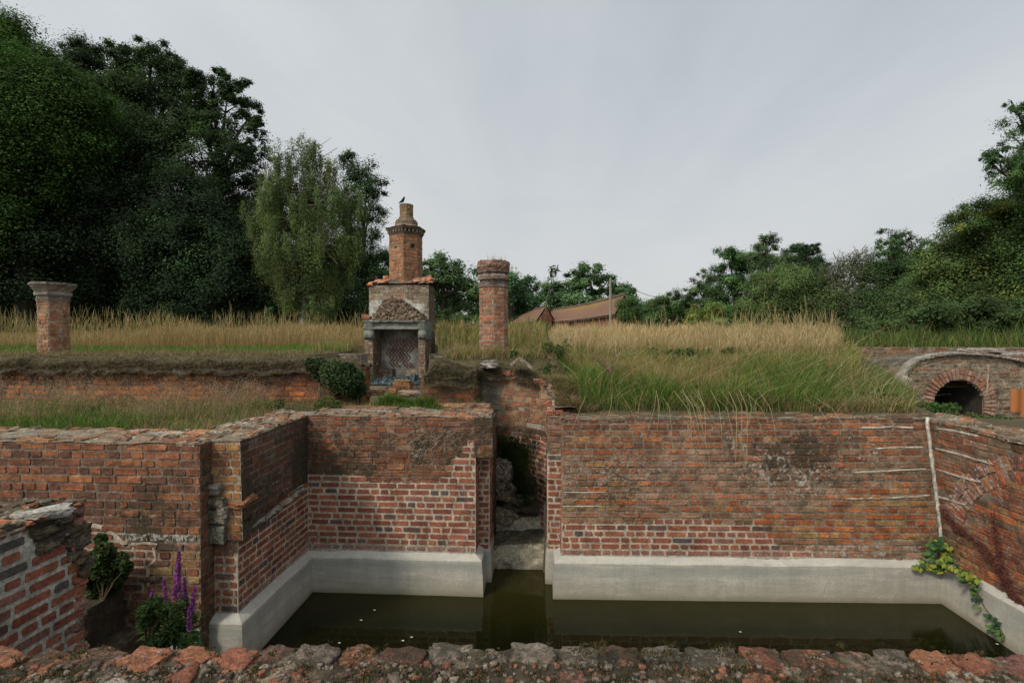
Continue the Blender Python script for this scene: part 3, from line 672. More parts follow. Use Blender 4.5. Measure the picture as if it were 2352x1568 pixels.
mb.build('brickwork', M_BR, W)
mb = MB(); top_slab(mb, V(SX, 1.0, 2.0), V(SX, SYE, 1.98), V(SX - 0.95, SYE + .02, 1.99), V(SX - 0.95, 1.0, 2.02), 0.8, 0.3, amp=.02)
for i in range(70):
    y_ = random.uniform(2.2, SYE + .02); x_ = SX - abs(random.gauss(0, .3)); mb.lump((x_, y_, 2.0 + random.uniform(-.01, .02)), (random.uniform(.012, .05), random.uniform(.012, .05), random.uniform(.006, .018)), pick([(0.24, 0.20, 0.16), (0.30, 0.11, 0.05), (0.15, 0.12, 0.08), (0.20, 0.17, 0.10)]), (0.3, 0.55, 0), amp=.4, box=.35, n=5, seed=i)
mb.build('rubble_top', M_BR, W)
p = PZ(110, 1172, 2.02); mb = MB(); mb.lump((p.x - .02, p.y, 2.0), (0.14, 0.07, 0.035), (0.30, 0.28, 0.245), (0.15, 0.3, 0), amp=.3, box=.4, rz=1.0, seed=9)
tag(mb.build('stone', M_STONE), 'pale flat stone on the edge of the left foreground spur wall', 'stone')
# ledge and floor of the passage behind the spur
mb = MB()
a0, a1 = PZ(200, 1495, 0.45), PZ(340, 1452, 0.45)
def rough_block(mb, x0, x1, y0, y1, z0, z1, c, w):
    mb.grid(lambda u_, v_: V(lerp(x0, x1, u_) + .015 * nz(u_ * 6, v_ * 9), lerp(y0, y1, v_), z1 + .02 * nz(u_ * 7, v_ * 9, z1) - (.02 if u_ > .95 else 0)), 16, 24, lambda u_, v_: mixc(c, tuple(q * .5 for q in c), clamp(.5 + nz(u_ * 5, v_ * 9))), lambda u_, v_: w)
    mb.grid(lambda u_, v_: V(x1 - .004 + .02 * nz(u_ * 12, v_ * 6, z1), lerp(y0, y1, u_), lerp(z0, z1 - .012, v_)), 24, 8, lambda u_, v_: tuple(q * .8 for q in c), lambda u_, v_: w)
    mb.prism([(x0, y0), (x1 - .03, y0), (x1 - .03, y1), (x0, y1)], z0, z1 - .03, c, w)
rough_block(mb, -4.7, -3.77, 3.16, 4.41, 0.2, 0.80, (0.09, 0.07, 0.05), (0.1, 0.6, 0))
rough_block(mb, -3.79, -3.57, 3.16, 4.41, 0.0, 0.43, (0.12, 0.095, 0.065), (0.15, 0.5, 0))
rough_block(mb, -3.59, -3.05, 3.16, 4.36, -0.2, 0.12, (0.20, 0.19, 0.16), (0.1, 0.4, 0))
tag(mb.build('stone_ledge', M_STONE), 'dark sunken stone ledge between the left spur wall and the purple flowers', 'ledge')

# --- foreground wall with rubble coping (edge laid through the photographed outline)
W = thing('brick_wall', 'low foreground wall across the bottom edge with lumpy orange and grey coping bricks', 'wall', (0, 1.4, 1.2))
FZ = 2.12
edge_px = [(-120, 1490), (0, 1492), (150, 1490), (260, 1494), (340, 1490), (480, 1486), (620, 1482), (760, 1480), (900, 1484), (1010, 1478), (1120, 1488), (1250, 1480), (1350, 1484), (1480, 1486), (1600, 1490), (1720, 1490), (1850, 1492), (2000, 1496), (2150, 1500), (2300, 1504), (2480, 1508)]
edge = [PZ(a, b2 + 10, FZ - 0.02) for a, b2 in edge_px]
def edge_y(x):
    for a, b2 in zip(edge, edge[1:]):
        if a.x <= x <= b2.x: return lerp(a.y, b2.y, (x - a.x) / (b2.x - a.x))
    return edge[0].y if x < edge[0].x else edge[-1].y
mb = MB()
pts = [(p.x, p.y - 0.02) for p in edge]
mb.prism([(pts[0][0], 0.9)] + [(pts[-1][0], 0.9)] + list(reversed(pts)), -0.7, FZ - 0.05, (0.12, 0.09, 0.07), (0.2, 0.3, 0))
fI = Face((edge[-1].x, edge[-1].y - .02, -0.1), (edge[0].x, edge[0].y - .02, -0.1), (edge[-1].x, edge[-1].y - .02, FZ - .08), (edge[0].x, edge[0].y - .02, FZ - .08))
masonry(mb, fI, fI.L, fI.H, lambda x, h: S('old', pal=[(0.06, 0.05, 0.03), (0.05, 0.04, 0.025)], mort=(0.05, 0.045, 0.03), wear=(0.0, 0.7, 0)), step=.08)  # near-black brick and heavy moss: shade painted in to dim the water reflection
mb.build('brickwork', M_BR, W)
mb = MB()
def bedf(u_, v_):
    x = lerp(pts[0][0], pts[-1][0], u_); y0 = edge_y(x) - 0.014; y = lerp(y0, 1.02, v_)
    z = FZ - 0.008 + 0.010 * nz(x * 5, y * 5) + 0.014 * nz(x * 14, y * 14, 2) + 0.006 * nz(x * 40, y * 40)
    return Vector((x, y, z))
def bedc(u_, v_):
    p = bedf(u_, v_); k = nz(p.x * 6, p.y * 6, 7); return mixc((0.05, 0.036, 0.02), (0.24, 0.19, 0.13), clamp(.35 + 1.4 * k + .5 * nz(p.x * 30, p.y * 30)))
mb.grid(bedf, 480, 44, bedc, lambda u_, v_: (0.35 + 0.3 * nz(u_ * 30, v_ * 3), 0.62 + 0.3 * nz(u_ * 19, v_ * 2, 4), 0))
COP = [(0.25, 0.095, 0.055), (0.28, 0.115, 0.06), (0.19, 0.08, 0.06), (0.165, 0.13, 0.10), (0.19, 0.155, 0.12), (0.22, 0.12, 0.08), (0.17, 0.09, 0.065)]
seq = [5, 1, 0, 5, 1, 1, 0, 6, 3, 1, 2, 4, 3, 4, 4, 2, 4, 4, 0, 1, 5, 3, 1, 0, 2]
x = pts[0][0]; i = 0
while x < pts[-1][0]:
    wd = random.uniform(0.095, 0.175); ym = edge_y(x + wd / 2); c = COP[seq[i % len(seq)]]; dp = random.uniform(0.034, 0.052)
    gap = random.uniform(0.002, 0.008)
    mb.lump((x + wd / 2, ym - dp + random.uniform(-.008, .006), FZ - 0.030 + random.uniform(-.006, .005)), (wd / 2 - gap / 2, dp, 0.031), c, (0.32 + random.uniform(-.15, .2), 0.50 + random.uniform(-.12, .2), 0), amp=0.20, box=0.72, n=16, rz=random.uniform(-.08, .08) + (-0.25 if x < -1.0 else (0.2 if x > 1.0 else 0)), tilt=random.uniform(-.06, .1), seed=i * 1.7, freq=2.0, cvar=.25)
    x += wd; i += 1
for k in range(150):       # second course and pebbles behind the edge course
    x = random.uniform(pts[0][0], pts[-1][0]); y = edge_y(x) - random.uniform(0.12, 0.42)
    s_ = random.uniform(0.25, 1)
    mb.lump((x, y, FZ - 0.035 + .01 * s_), (0.065 * s_, 0.05 * s_, 0.025 * s_ + 0.008), pick(COP + [(0.34, 0.30, 0.25)]), (0.35, 0.45, 0), amp=.35, box=.4, n=7, rz=random.uniform(0, 3), seed=k)
for k in range(3200):
    x = random.uniform(pts[0][0], pts[-1][0]); y = edge_y(x) - random.uniform(0.08, 0.35); s_ = random.uniform(0.003, 0.008) if random.random() < .9 else random.uniform(.008, .014)
    p = bedf((x - pts[0][0]) / (pts[-1][0] - pts[0][0]), clamp((edge_y(x) - .014 - y) / (edge_y(x) - .014 - 1.02)))
    mb.lump(p + V(0, 0, s_ * .2), (s_, s_ * .8, s_ * .7), pick([(0.26, 0.22, 0.17), (0.20, 0.16, 0.12), (0.12, 0.08, 0.06), (0.25, 0.11, 0.06)]), (0.3, 0.4, 0), amp=.7, box=.4, n=3, rz=k, seed=k)
mb.build('rubble_coping', M_FRONT, W, smooth=True)
MOSSPTS = []; pts_front = (pts[0][0], pts[-1][0])
for k in range(60000):
    x = random.uniform(pts[0][0], pts[-1][0]); d_ = random.uniform(0.03, 0.42); y = edge_y(x) - d_
    if nz(x * 9, y * 9, 4) + 0.7 * nz(x * 23, y * 23, 1) < 0.05 + (0.25 if d_ < .085 else 0): continue
    MOSSPTS.append((x, y))

# ================================================================== CHANNEL: curved wall, steps, rubble
W = thing('brick_wall', 'curved lime-streaked brick retaining wall sweeping down the right side of the stepped channel', 'wall', (-0.2, 7.3, 0))
seg = [V(-1.02, 7.66, 0), V(-0.78, 7.66, 0)] + [V(-0.78 + 0.93 * math.sin(a), 6.73 + 0.93 * math.cos(a), 0) for a in [math.radians(q) for q in range(6, 91, 6)]] + [V(0.15, 6.36, 0)]
cum = [0]
for a, b2 in zip(seg, seg[1:]): cum.append(cum[-1] + (b2 - a).length)
LC = cum[-1]
def curve_s(a, h):
    a = clamp(a, -0.05, LC + .05); k = 0
    while k < len(cum) - 2 and a > cum[k + 1]: k += 1
    t_ = (a - cum[k]) / (cum[k + 1] - cum[k]); p = seg[k].lerp(seg[k + 1], t_); return V(p.x, p.y, h)
def ctop(a): return 2.52 - 0.12 * sstep(a, 0.3, 1.3) - 0.22 * sstep(a, 1.3, 2.15) + 0.025 * nz(a * 5)
def st(x, h):
    if h < 0.4: return dict(skip=True, m=(0.28, 0.27, 0.23), w=(0.2, 0.3, 0), md=0.0)
    if h < 1.62 - 0.1 * nz(x * 4) and x > 0.5: return S('new', wear=(0.15, 0.15, 0), mort=(0.40, 0.34, 0.27), k=0.9)
    if h < 1.75: return S('old', pal=OLDB, wear=(0.15, 0.6, 0), k=0.7)
    if x < 0.42: return S('old', pal=[(0.20, 0.18, 0.16), (0.24, 0.21, 0.18), (0.15, 0.12, 0.10)], wear=(0.35, 0.3, 0), mort=(0.13, 0.12, 0.1))
    lime = smooth_band(x, 1.25, 1.9)
    return S('old', pal=[(0.28, 0.12, 0.075), (0.24, 0.14, 0.09), (0.30, 0.18, 0.12), (0.20, 0.09, 0.06)] + ([(0.36, 0.30, 0.27)] if random.random() < .35 else []), mort=(0.20, 0.165, 0.12), wear=(0.33 + 0.5 * lime * (h > 1.8), 0.18, 0))
mb = MB(); masonry(mb, curve_s, LC, 2.56, st, top=ctop, step=0.05, bl=0.22)
n0 = len(mb.v)
mb.grid(lambda u_, v_: (lambda p, q: V(p.x + q.x * v_ * .28, p.y + q.y * v_ * .28, ctop(u_ * LC) + 0.02 * nz(p.x * 9, p.y * 9, v_ * 3)))(curve_s(u_ * LC, 0), (lambda d: V(-d.y, d.x, 0).normalized())(curve_s(u_ * LC + .02, 0) - curve_s(u_ * LC - .02, 0))), 40, 4, lambda a, b2: (0.17, 0.12, 0.08), lambda a, b2: (0.3, 0.5, 0))
mb.grid(lambda u_, v_: (lambda p, q: V(p.x + q.x * .28, p.y + q.y * .28, ctop(u_ * LC) * (1 - v_) - .5 * v_))(curve_s(u_ * LC, 0), (lambda d: V(-d.y, d.x, 0).normalized())(curve_s(u_ * LC + .02, 0) - curve_s(u_ * LC - .02, 0))), 30, 3, lambda a, b2: (0.12, 0.08, 0.06))
for i in range(26):
    a = random.uniform(0.3, LC - .1); p = curve_s(a, ctop(a) + 0.01); mb.lump(p + V(random.uniform(-.02, .1), random.uniform(0, .15), 0), (.09, .055, .035), pick([(0.26, 0.11, 0.06), (0.2, 0.1, 0.07), (0.17, 0.13, 0.1)]), (0.3, 0.4, 0), amp=.3, box=.6, n=5, rz=random.uniform(-.6, .6), seed=i)
for (px, py, Y) in ((1272, 945, 6.45), (1272, 962, 6.45), (1268, 925, 6.6)):
    p = PY(px, py, Y); mb.lump(p + V(.02, 0, 0), (.10, .08, .036), pick([(0.28, 0.10, 0.055), (0.12, 0.08, 0.07)]), (0.2, 0.3, 0), amp=.2, box=.7, n=6, seed=px)
mb.build('brickwork', M_BR, W)
mb = MB(); mb.grid(lambda u_, v_: (lambda p, q: V(p.x + q.x * .03, p.y + q.y * .03, lerp(-0.7, 0.42 + .35 * (1 - u_), v_)))(curve_s(lerp(1.3, LC, u_), 0), (lambda d: V(d.y, -d.x, 0).normalized())(curve_s(lerp(1.3, LC, u_) + .02, 0) - curve_s(lerp(1.3, LC, u_) - .02, 0))), 24, 6)
mb.build('plinth', M_CONC, W)
# steps
def step(name, label, y0, y1, z0, z1, tiltr, seed):
    mb = MB()
    def fn(u_, v_):      # front face then tread
        x = lerp(-0.64, 0.14, u_)
        if v_ < 0.5: y = y0 + 0.015 * nz(x * 6, seed); z = lerp(z0, z1, v_ * 2)
        else: y = lerp(y0, y1, (v_ - .5) * 2); z = z1
        n_ = 0.018 * nz(x * 5, y * 7 + z * 7, seed) + 0.01 * nz(x * 17, y * 15 + z * 13, seed)
        return V(x, y - n_ * (v_ < .5), z + tiltr * (u_ - .5) * (v_ >= .4) + n_ * (v_ > .45))
    mb.grid(fn, 40, 24, lambda u_, v_: mixc((0.36, 0.32, 0.24), (0.075, 0.068, 0.04), clamp((v_ > .5) * .9 + .45 * nz(u_ * 7, v_ * 12, seed))), lambda u_, v_: (0.3 if v_ < .5 else 0.1, 0.36 if v_ < .5 else 0.6, 0))
    tag(mb.build(name, M_STONE), label, 'step', 'worn stone steps in the channel')
step('stone_step', 'lowest pale worn stone step at the water in the channel', 6.69, 7.25, -0.4, 0.32, 0.06, 1)
step('stone_step', 'upper mossy stone step in the channel beneath the rubble', 7.22, 7.7, 0.1, 0.50, 0.05, 5)
mb = MB()
for (px, py, Y, sx_, sz_, cc) in ((1150, 1180, 7.3, .22, .10, (0.24, 0.21, 0.15)), (1195, 1150, 7.4, .28, .16, (0.20, 0.17, 0.12)), (1150, 1120, 7.35, .2, .16, (0.22, 0.175, 0.12)), (1155, 1080, 7.3, .14, .16, (0.24, 0.21, 0.17)), (1215, 1110, 7.45, .2, .16, (0.08, 0.07, 0.05)), (1140, 1060, 7.6, .12, .2, (0.15, 0.13, 0.11)), (1180, 1040, 7.6, .2, .2, (0.08, 0.06, 0.04))):
    mb.lump(PY(px, py, Y), (sx_, .16, sz_), cc, (0.2, 0.6, 0), amp=.3, box=.5, n=10, seed=px)
tag(mb.build('rubble', M_STONE), 'dark fallen stones piled at the head of the channel steps', 'rubble', kind='stuff')

# ================================================================== TERRACE WALLS
def flat_wall(label, BL, BR, ztop, zbot, sty, depth=0.4, topf=None, step=.05, ends=(False, False), name='brick_wall', turf=None, mat=None):
    BL, BR = Vector(BL), Vector(BR); W = thing(name, label, 'wall', tuple((BL + BR) / 2 + V(0, depth / 2, zbot)))
    f = Face((BL.x, BL.y, zbot), (BR.x, BR.y, zbot), (BL.x, BL.y, ztop), (BR.x, BR.y, ztop))
    mb = MB(); masonry(mb, f, f.L, f.H, lambda x, h: sty(f, x, h), top=topf, step=step)
    d = (BR - BL).normalized(); n_ = V(-d.y, d.x, 0)
    if ends[0]:
        e = Face(BL + n_ * depth + V(0, 0, zbot), BL + V(0, 0, zbot), BL + n_ * depth + V(0, 0, ztop), BL + V(0, 0, ztop)); masonry(mb, e, e.L, e.H, lambda x, h: sty(f, x, h), step=.06)
    if ends[1]:
        e = Face(BR + V(0, 0, zbot), BR + n_ * depth + V(0, 0, zbot), BR + V(0, 0, ztop), BR + n_ * depth + V(0, 0, ztop)); masonry(mb, e, e.L, e.H, lambda x, h: sty(f, f.L - .1 - x * .1, h), step=.06)
    a = BL + d * .02 + n_ * .03; b2 = BR - d * .02 + n_ * .03
    zt = (ztop if not topf else min(topf(q * f.L / 20) for q in range(21)) + zbot) - 0.015
    mb.prism([(a.x, a.y), (b2.x, b2.y), (b2 + n_ * (depth - .03))[:2], (a + n_ * (depth - .03))[:2]], zbot - .3, zt)
    mb.build('brickwork', mat or M_BR, W)
    return W, f
# terrace wall W3
Y3 = 7.3
oz = lambda x, h: clamp(0.5 + nz(x * 0.9, h * 3, 3))
def st3(f, x, h):
    r_ = random.random()
    pal = [(0.30, 0.095, 0.042), (0.22, 0.075, 0.04), (0.15, 0.06, 0.04), (0.36, 0.12, 0.05)] if oz(x, h) > 0.42 else [(0.16, 0.07, 0.045), (0.11, 0.055, 0.04), (0.20, 0.085, 0.05)]
    return S('old', pal=pal, mort=(0.11, 0.085, 0.06), wear=wear_at(x, h, 0.1, 0.32, 3))
W3, f3 = flat_wall('long dark red terrace wall at the left under a shaggy mat of dry turf', (-8.2, Y3, 0), (-2.62, Y3, 0), 2.61, 1.95, st3, ends=(False, True))
def turf(name, parent_label, fn_edge, L, amp=0.08, n=(160, 26), seed=0, cols=((0.055, 0.043, 0.028), (0.13, 0.105, 0.07))):
    mb = MB()
    def fn(u_, v_):
        p, out, up, wd, th = fn_edge(u_)
        th_ = th * (0.85 + 0.35 * nz(u_ * L * 2.1 + seed, 3)); a = math.pi * 1.08 * v_ - 0.08 * math.pi
        # profile: overhangs the face at the front, rounded over the top, down at the back
        q = p + out * (0.07 + 0.05 * nz(u_ * L * 3 + seed, 9) - (1 - math.cos(clamp(a, 0, math.pi))) / 2 * wd) + up * (max(0.0, math.sin(max(a, 0))) ** 0.55 * th_ - (0.06 + .05 * nz(u_ * L * 4, seed)) * (a < 0.02) - 0.02)
        k = 0.035 * nz(q.x * 6, q.y * 6, q.z * 9) + 0.02 * nz(q.x * 19, q.y * 19, q.z * 19) + 0.01 * nz(q.x * 45, q.y * 45, q.z * 40)
        return q + out * k + up * k * 1.2
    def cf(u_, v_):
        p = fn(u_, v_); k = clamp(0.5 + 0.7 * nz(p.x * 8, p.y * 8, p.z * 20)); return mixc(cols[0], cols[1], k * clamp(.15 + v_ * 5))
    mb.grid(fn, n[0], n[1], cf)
    o = mb.build(name, M_SOIL, smooth=True); tag(o, parent_label, 'turf', kind='stuff')
    return fn
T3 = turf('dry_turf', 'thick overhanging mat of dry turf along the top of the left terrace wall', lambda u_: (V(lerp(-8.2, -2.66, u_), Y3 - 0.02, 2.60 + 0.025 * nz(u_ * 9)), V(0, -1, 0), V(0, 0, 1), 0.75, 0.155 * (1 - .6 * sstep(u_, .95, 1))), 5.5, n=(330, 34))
# block W3b
def st3b(f, x, h):
    pal = [(0.34, 0.11, 0.045), (0.26, 0.09, 0.045), (0.16, 0.07, 0.045), (0.30, 0.13, 0.07)] if nz(x * 3, h * 4) > -0.2 else [(0.14, 0.08, 0.055), (0.20, 0.12, 0.08)]
    return S('old', pal=pal, mort=(0.13, 0.10, 0.07), wear=(0.2, 0.25, 0))
xa, xb = PY(985, 900, 7.2).x, PY(1089, 900, 7.2).x
W3b, f3b = flat_wall('short block of orange-red terrace wall capped with a rounded turf roll, left of the curved wall', (xa - .12, 7.2, 0), (xb, 7.2, 0), 2.46, 1.95, st3b, ends=(True, True), depth=.5)
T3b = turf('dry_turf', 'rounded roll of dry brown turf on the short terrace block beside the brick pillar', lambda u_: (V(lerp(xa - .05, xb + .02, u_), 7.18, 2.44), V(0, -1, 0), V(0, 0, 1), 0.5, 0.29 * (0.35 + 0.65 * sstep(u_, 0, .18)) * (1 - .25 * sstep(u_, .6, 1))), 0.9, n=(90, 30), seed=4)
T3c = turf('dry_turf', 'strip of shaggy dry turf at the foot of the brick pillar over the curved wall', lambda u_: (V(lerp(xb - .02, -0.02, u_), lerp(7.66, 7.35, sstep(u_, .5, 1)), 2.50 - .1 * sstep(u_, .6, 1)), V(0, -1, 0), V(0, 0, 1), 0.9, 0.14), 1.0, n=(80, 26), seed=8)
# capital fragment & ridge tile lying on the turf
p = PY(1124, 838, 7.55); mb = MB(); mb.lump(p, (.13, .09, .045), (0.24, 0.22, 0.19), (0.35, 0.4, 0), amp=.25, box=.6, n=10, seed=2); mb.lump(p + V(0, .02, .05), (.11, .08, .02), (0.20, 0.17, 0.14), (0.35, 0.4, 0), amp=.2, box=.6, n=8, seed=3)
tag(mb.build('carved_stone', M_STONE), 'weathered carved stone fragment lying in turf at the foot of the brick pillar', 'stone')
p = PY(1195, 836, 7.3); mb = MB(); 
for (x0, z0, x1, z1) in ((-.13, -.01, -.02, .09), (-.02, .09, .17, -.06)):
    d = V(x1 - x0, 0, z1 - z0).normalized(); nrm = V(-d.z, 0, d.x); Lh = math.hypot(x1 - x0, z1 - z0)
    A = [p + V(x0, 0, z0), p + V(x1, 0, z1)]
    vs = [mb.add(q + V(0, yy, 0) + nrm * tt + V(0, 0, .006 * nz(yy * 30, q.x * 30)), (0.21, 0.17, 0.13), (0.25, 0.3, 0)) for q in A for yy in (-.14, .16) for tt in (-.012, .018)]
    for fc in ((0, 1, 3, 2), (4, 6, 7, 5), (0, 4, 5, 1), (2, 3, 7, 6), (1, 5, 7, 3), (0, 2, 6, 4)): mb.f.append(tuple(vs[k] for k in fc))
tag(mb.build('ridge_tile', M_STONE), 'broken V-shaped ridge tile lying at the edge of the grassy mound right of the pillar', 'tile')
# low far coping line W5 and side ledge
def st5(f, x, h): return S('old', pal=[(0.16, 0.14, 0.12), (0.13, 0.11, 0.09), (0.19, 0.16, 0.13)], mort=(0.08, 0.07, 0.06), wear=(0.3, 0.4, 0))
x0_ = PY(-60, 820, 9.6).x; x1_ = PY(832, 820, 9.6).x
flat_wall('low grey far kerb wall running behind the left turf towards the fireplace', (x0_, 9.6, 0), (x1_, 9.6, 0), 2.73, 2.0, st5, depth=.35, step=.1)
x0_ = PY(985, 820, 10.3).x; x1_ = PY(1100, 820, 10.3).x
flat_wall('low dark brick footing between the fireplace and the brick pillar', (x0_, 10.3, 0), (x1_, 10.3, 0), 2.70, 2.0, st5, depth=.35, step=.1)
# small wall pieces below the fireplace (hearth kerb, rough lower courses)
Wk = thing('stone_kerb', 'thin grey stone kerb across the front of the sunken fireplace floor', 'kerb', (-2.2, 8.3, 1.9))
a = PZ(815, 886, 2.11); b2 = PZ(1000, 886, 2.11); mb = MB()
fk = Face((a.x, a.y, 1.85), (b2.x + .1, b2.y, 1.85), (a.x, a.y, 2.11), (b2.x + .1, b2.y, 2.11)); masonry(mb, fk, fk.L, fk.H, lambda x, h: S('old', pal=[(0.22, 0.18, 0.14), (0.17, 0.12, 0.09)], wear=(0.35, 0.35, 0)), ch=.13, bl=.6)
mb.prism([(a.x, a.y + .02), (b2.x + .1, b2.y + .02), (b2.x + .1, b2.y + .5), (a.x, a.y + .5)], 1.8, 2.10, (0.20, 0.17, 0.13), (0.3, 0.4, 0)); mb.build('masonry', M_BR, Wk)
def rowlumps(name, label, cat, items, mat=M_BR):
    mb = MB()
    for i, (px, py, Y, sx_, sy_, sz_, c) in enumerate(items): mb.lump(PY(px, py, Y), (sx_, sy_, sz_), c, (0.25, 0.35, 0), amp=.2, box=.7, n=8, seed=i * 2.3 + px)
    return tag(mb.build(name, mat), label, cat)
def brick_row(items, where):
    items.sort()
    for i, (px, py, Y, sx_, sy_, sz_, c) in enumerate(items):
        mb = MB(); mb.lump(PY(px, py, Y), (sx_, sy_, sz_), c, (0.25, 0.35, 0), amp=.2, box=.7, n=8, seed=i * 2.3 + px)
        k = len(items); nm = ['leftmost', 'second from the left', 'third from the left', 'fourth from the left', 'fifth from the left', 'sixth from the left'][i] if i < k - 1 else 'rightmost'
        tag(mb.build('loose_brick', M_BR), '%s of the old bricks %s' % (nm, where), 'brick', 'old bricks ' + where)
brick_row([(px, 940 + 2 * nz(px), 6.75, .10, .10, .045, pick([(0.26, 0.11, 0.06), (0.2, 0.09, 0.055)])) for px in range(797, 905, 26)], 'lying in the grass before the fireplace')
brick_row([(px, 933, 6.9, .10, .08, .04, pick([(0.24, 0.13, 0.08), (0.17, 0.10, 0.07)])) for px in range(1000, 1140, 28)], 'under the short turf-capped block')
brick_row([(835, 903, 7.6, .12, .09, .05, (0.17, 0.10, 0.07)), (868, 901, 7.6, .09, .09, .04, (0.20, 0.11, 0.07)), (902, 899, 7.6, .06, .05, .05, (0.28, 0.13, 0.06)), (940, 901, 7.6, .14, .09, .03, (0.26, 0.18, 0.13)), (975, 903, 7.6, .12, .09, .04, (0.15, 0.12, 0.09)), (990, 918, 7.4, .14, .09, .05, (0.15, 0.12, 0.09))], 'just below the fireplace kerb')
p = PY(817, 906, 7.3); mb = MB(); mb.lump(p, (.09, .07, .045), (0.42, 0.40, 0.38), (0.1, 0.15, 0), amp=.3, box=.6, n=8, tilt=.3, seed=11)
tag(mb.build('stone', M_STONE), 'pale grey angular stone lying left of the broken bricks before the fireplace', 'stone')
p = PY(925, 882, 9.2); mb = MB(); mb.lump(p, (.16, .10, .075), (0.25, 0.13, 0.06), (0.15, 0.4, 0), amp=.12, box=.85, n=10, seed=5)
tag(mb.build('brick_block', M_BR), 'squared mossy orange brick block on the kerb between the dark sheets', 'block')
# crumpled tarpaulin
tm, t, b = base_mat('tarpaulin', 0.32); b.inputs['Base Color'].default_value = (0.018, 0.035, 0.038, 1); b.inputs['Specular IOR Level'].default_value = 0.5
def tarp(x0, x1, yb, yt, Y, seed, label):
    A, B2 = PY(x0, yb, Y), PY(x1, yb, Y); hgt = (yb - yt) / F * Y; mb = MB()
    def fn(u_, v_):
        x = lerp(A.x, B2.x, u_); y = A.y + v_ * .55; e_ = max(0.0, math.sin(math.pi * clamp(u_))) ** .6
        fold = abs(nz(x * 7 + seed, v_ * 3, 1)) * 1.2 + 0.5 * abs(nz(x * 16, v_ * 8, seed)) + .25 * nz(x * 34, v_ * 20, seed)
        return V(x, y - .05 * fold, A.z + hgt * (max(0.0, math.sin(math.pi * clamp(v_ * .9 + .02))) ** .7) * (0.45 + .9 * fold) * (.35 + .65 * e_) - .02)
    mb.grid(fn, 90, 44); tag(mb.build('tarpaulin', tm, smooth=True), label, 'tarpaulin', 'crumpled sheets before the fireplace')
tarp(832, 932, 882, 862, 9.7, 3, 'long crumpled dark blue-green plastic sheet at the left foot of the fireplace')
tarp(918, 962, 881, 860, 9.75, 9, 'small bunched dark plastic sheet at the right foot of the fireplace')

# ================================================================== BRICK PILLARS
def octo(cx_, cy_, r, rot=math.pi / 8): return [(cx_ + r * math.cos(rot + k * math.pi / 4), cy_ + r * math.sin(rot + k * math.pi / 4)) for k in range(8)]
def oct_pillar(label, cx_, cy_, z0, zs, r, rings, pal, rot, group, wearf=(0.3, 0.25, 0), mort=(0.26, 0.21, 0.16)):
    W = thing('brick_pillar', label, 'pillar', (cx_, cy_, z0), group)
    mb = MB(); o8 = octo(cx_, cy_, r, rot)
    for k in range(8):
        a, b2 = o8[k], o8[(k + 1) % 8]
        f = Face((a[0], a[1], z0), (b2[0], b2[1], z0), (a[0], a[1], zs), (b2[0], b2[1], zs))
        masonry(mb, f, f.L, f.H, lambda x, h: S('old', pal=pal, mort=mort, wear=wearf, jit=.004, prot=.006), bl=.20 + .06 * (k % 2), ch=0.068, step=.05)
    mb.prism([(p[0] * .97 + cx_ * .03, p[1] * .97 + cy_ * .03) for p in o8], z0 - .3, zs)
    mb.build('shaft', M_BR, W)
    mb = MB()
    for (h0_, h1_, r0_, r1_, c, rough) in rings:
        N_ = 48; nv = 5; ang = [rot + 2 * math.pi * k / N_ for k in range(N_ + 1)]
        def rr(a): m_ = (a - rot) % (math.pi / 4) - math.pi / 8; return math.cos(math.pi / 8) / math.cos(m_)
        def fn(u_, v_):
            a = rot + 2 * math.pi * u_; v_c = clamp((v_ - .15) / .7); R_ = lerp(r0_, r1_, v_c) * rr(a); zz_ = lerp(h0_, h1_, v_c)
            if v_ < .1 or v_ > .9: R_ *= .55
            k_ = rough * (nz(math.cos(a) * 4 + h0_ * 9, math.sin(a) * 4, zz_ * 14) + .6 * nz(math.cos(a) * 11, math.sin(a) * 11 + h0_ * 5, zz_ * 30))
            return V(cx_ + math.cos(a) * (R_ + k_), cy_ + math.sin(a) * (R_ + k_), zz_ + k_ * .6 * (v_ > .8))
        mb.grid(fn, N_, 10, lambda u_, v_: mixc(c, (c[0] * .6, c[1] * .6, c[2] * .6), clamp(.5 + nz(u_ * 20, v_ * 3, h0_ * 7))), lambda u_, v_: (0.38, 0.35, 0))
        mb.f.append(tuple(range(len(mb.v) - N_ - 1, len(mb.v) - 1)))
    mb.build('capital', M_STONE, W)
    return W
PG = 'octagonal brick chimney pillars'
cY = 8.75; c_ = PY(1134, 820, cY); zpx = lambda py, Y: PY(1134, py, Y).z
z_ = lambda py: PY(1134, py, cY - .2).z
oct_pillar('tall octagonal brick pillar with moulded top and dry tufts, standing right of the fireplace', c_.x, cY, 2.45, z_(655), 0.245, [
    (z_(658), z_(651), .262, .272, (0.26, 0.19, 0.15), .004), (z_(651), z_(641), .245, .240, (0.13, 0.10, 0.08), .010), (z_(641), z_(634), .268, .272, (0.24, 0.18, 0.15), .010), (z_(634), z_(629), .272, .262, (0.30, 0.22, 0.18), .008), (z_(629), z_(624), .245, .245, (0.10, 0.08, 0.06), .010), (z_(624), z_(612), .265, .275, (0.20, 0.12, 0.09), .018), (z_(612), z_(597), .282, .278, (0.24, 0.14, 0.10), .018)],
    [(0.31, 0.145, 0.10), (0.28, 0.12, 0.08), (0.34, 0.20, 0.15), (0.25, 0.155, 0.12), (0.33, 0.12, 0.07)], math.radians(4), PG, (0.34, 0.2, 0))
cY1 = 8.9; c1 = PY(124, 820, cY1); z1_ = lambda py: PY(124, py, cY1 - .2).z
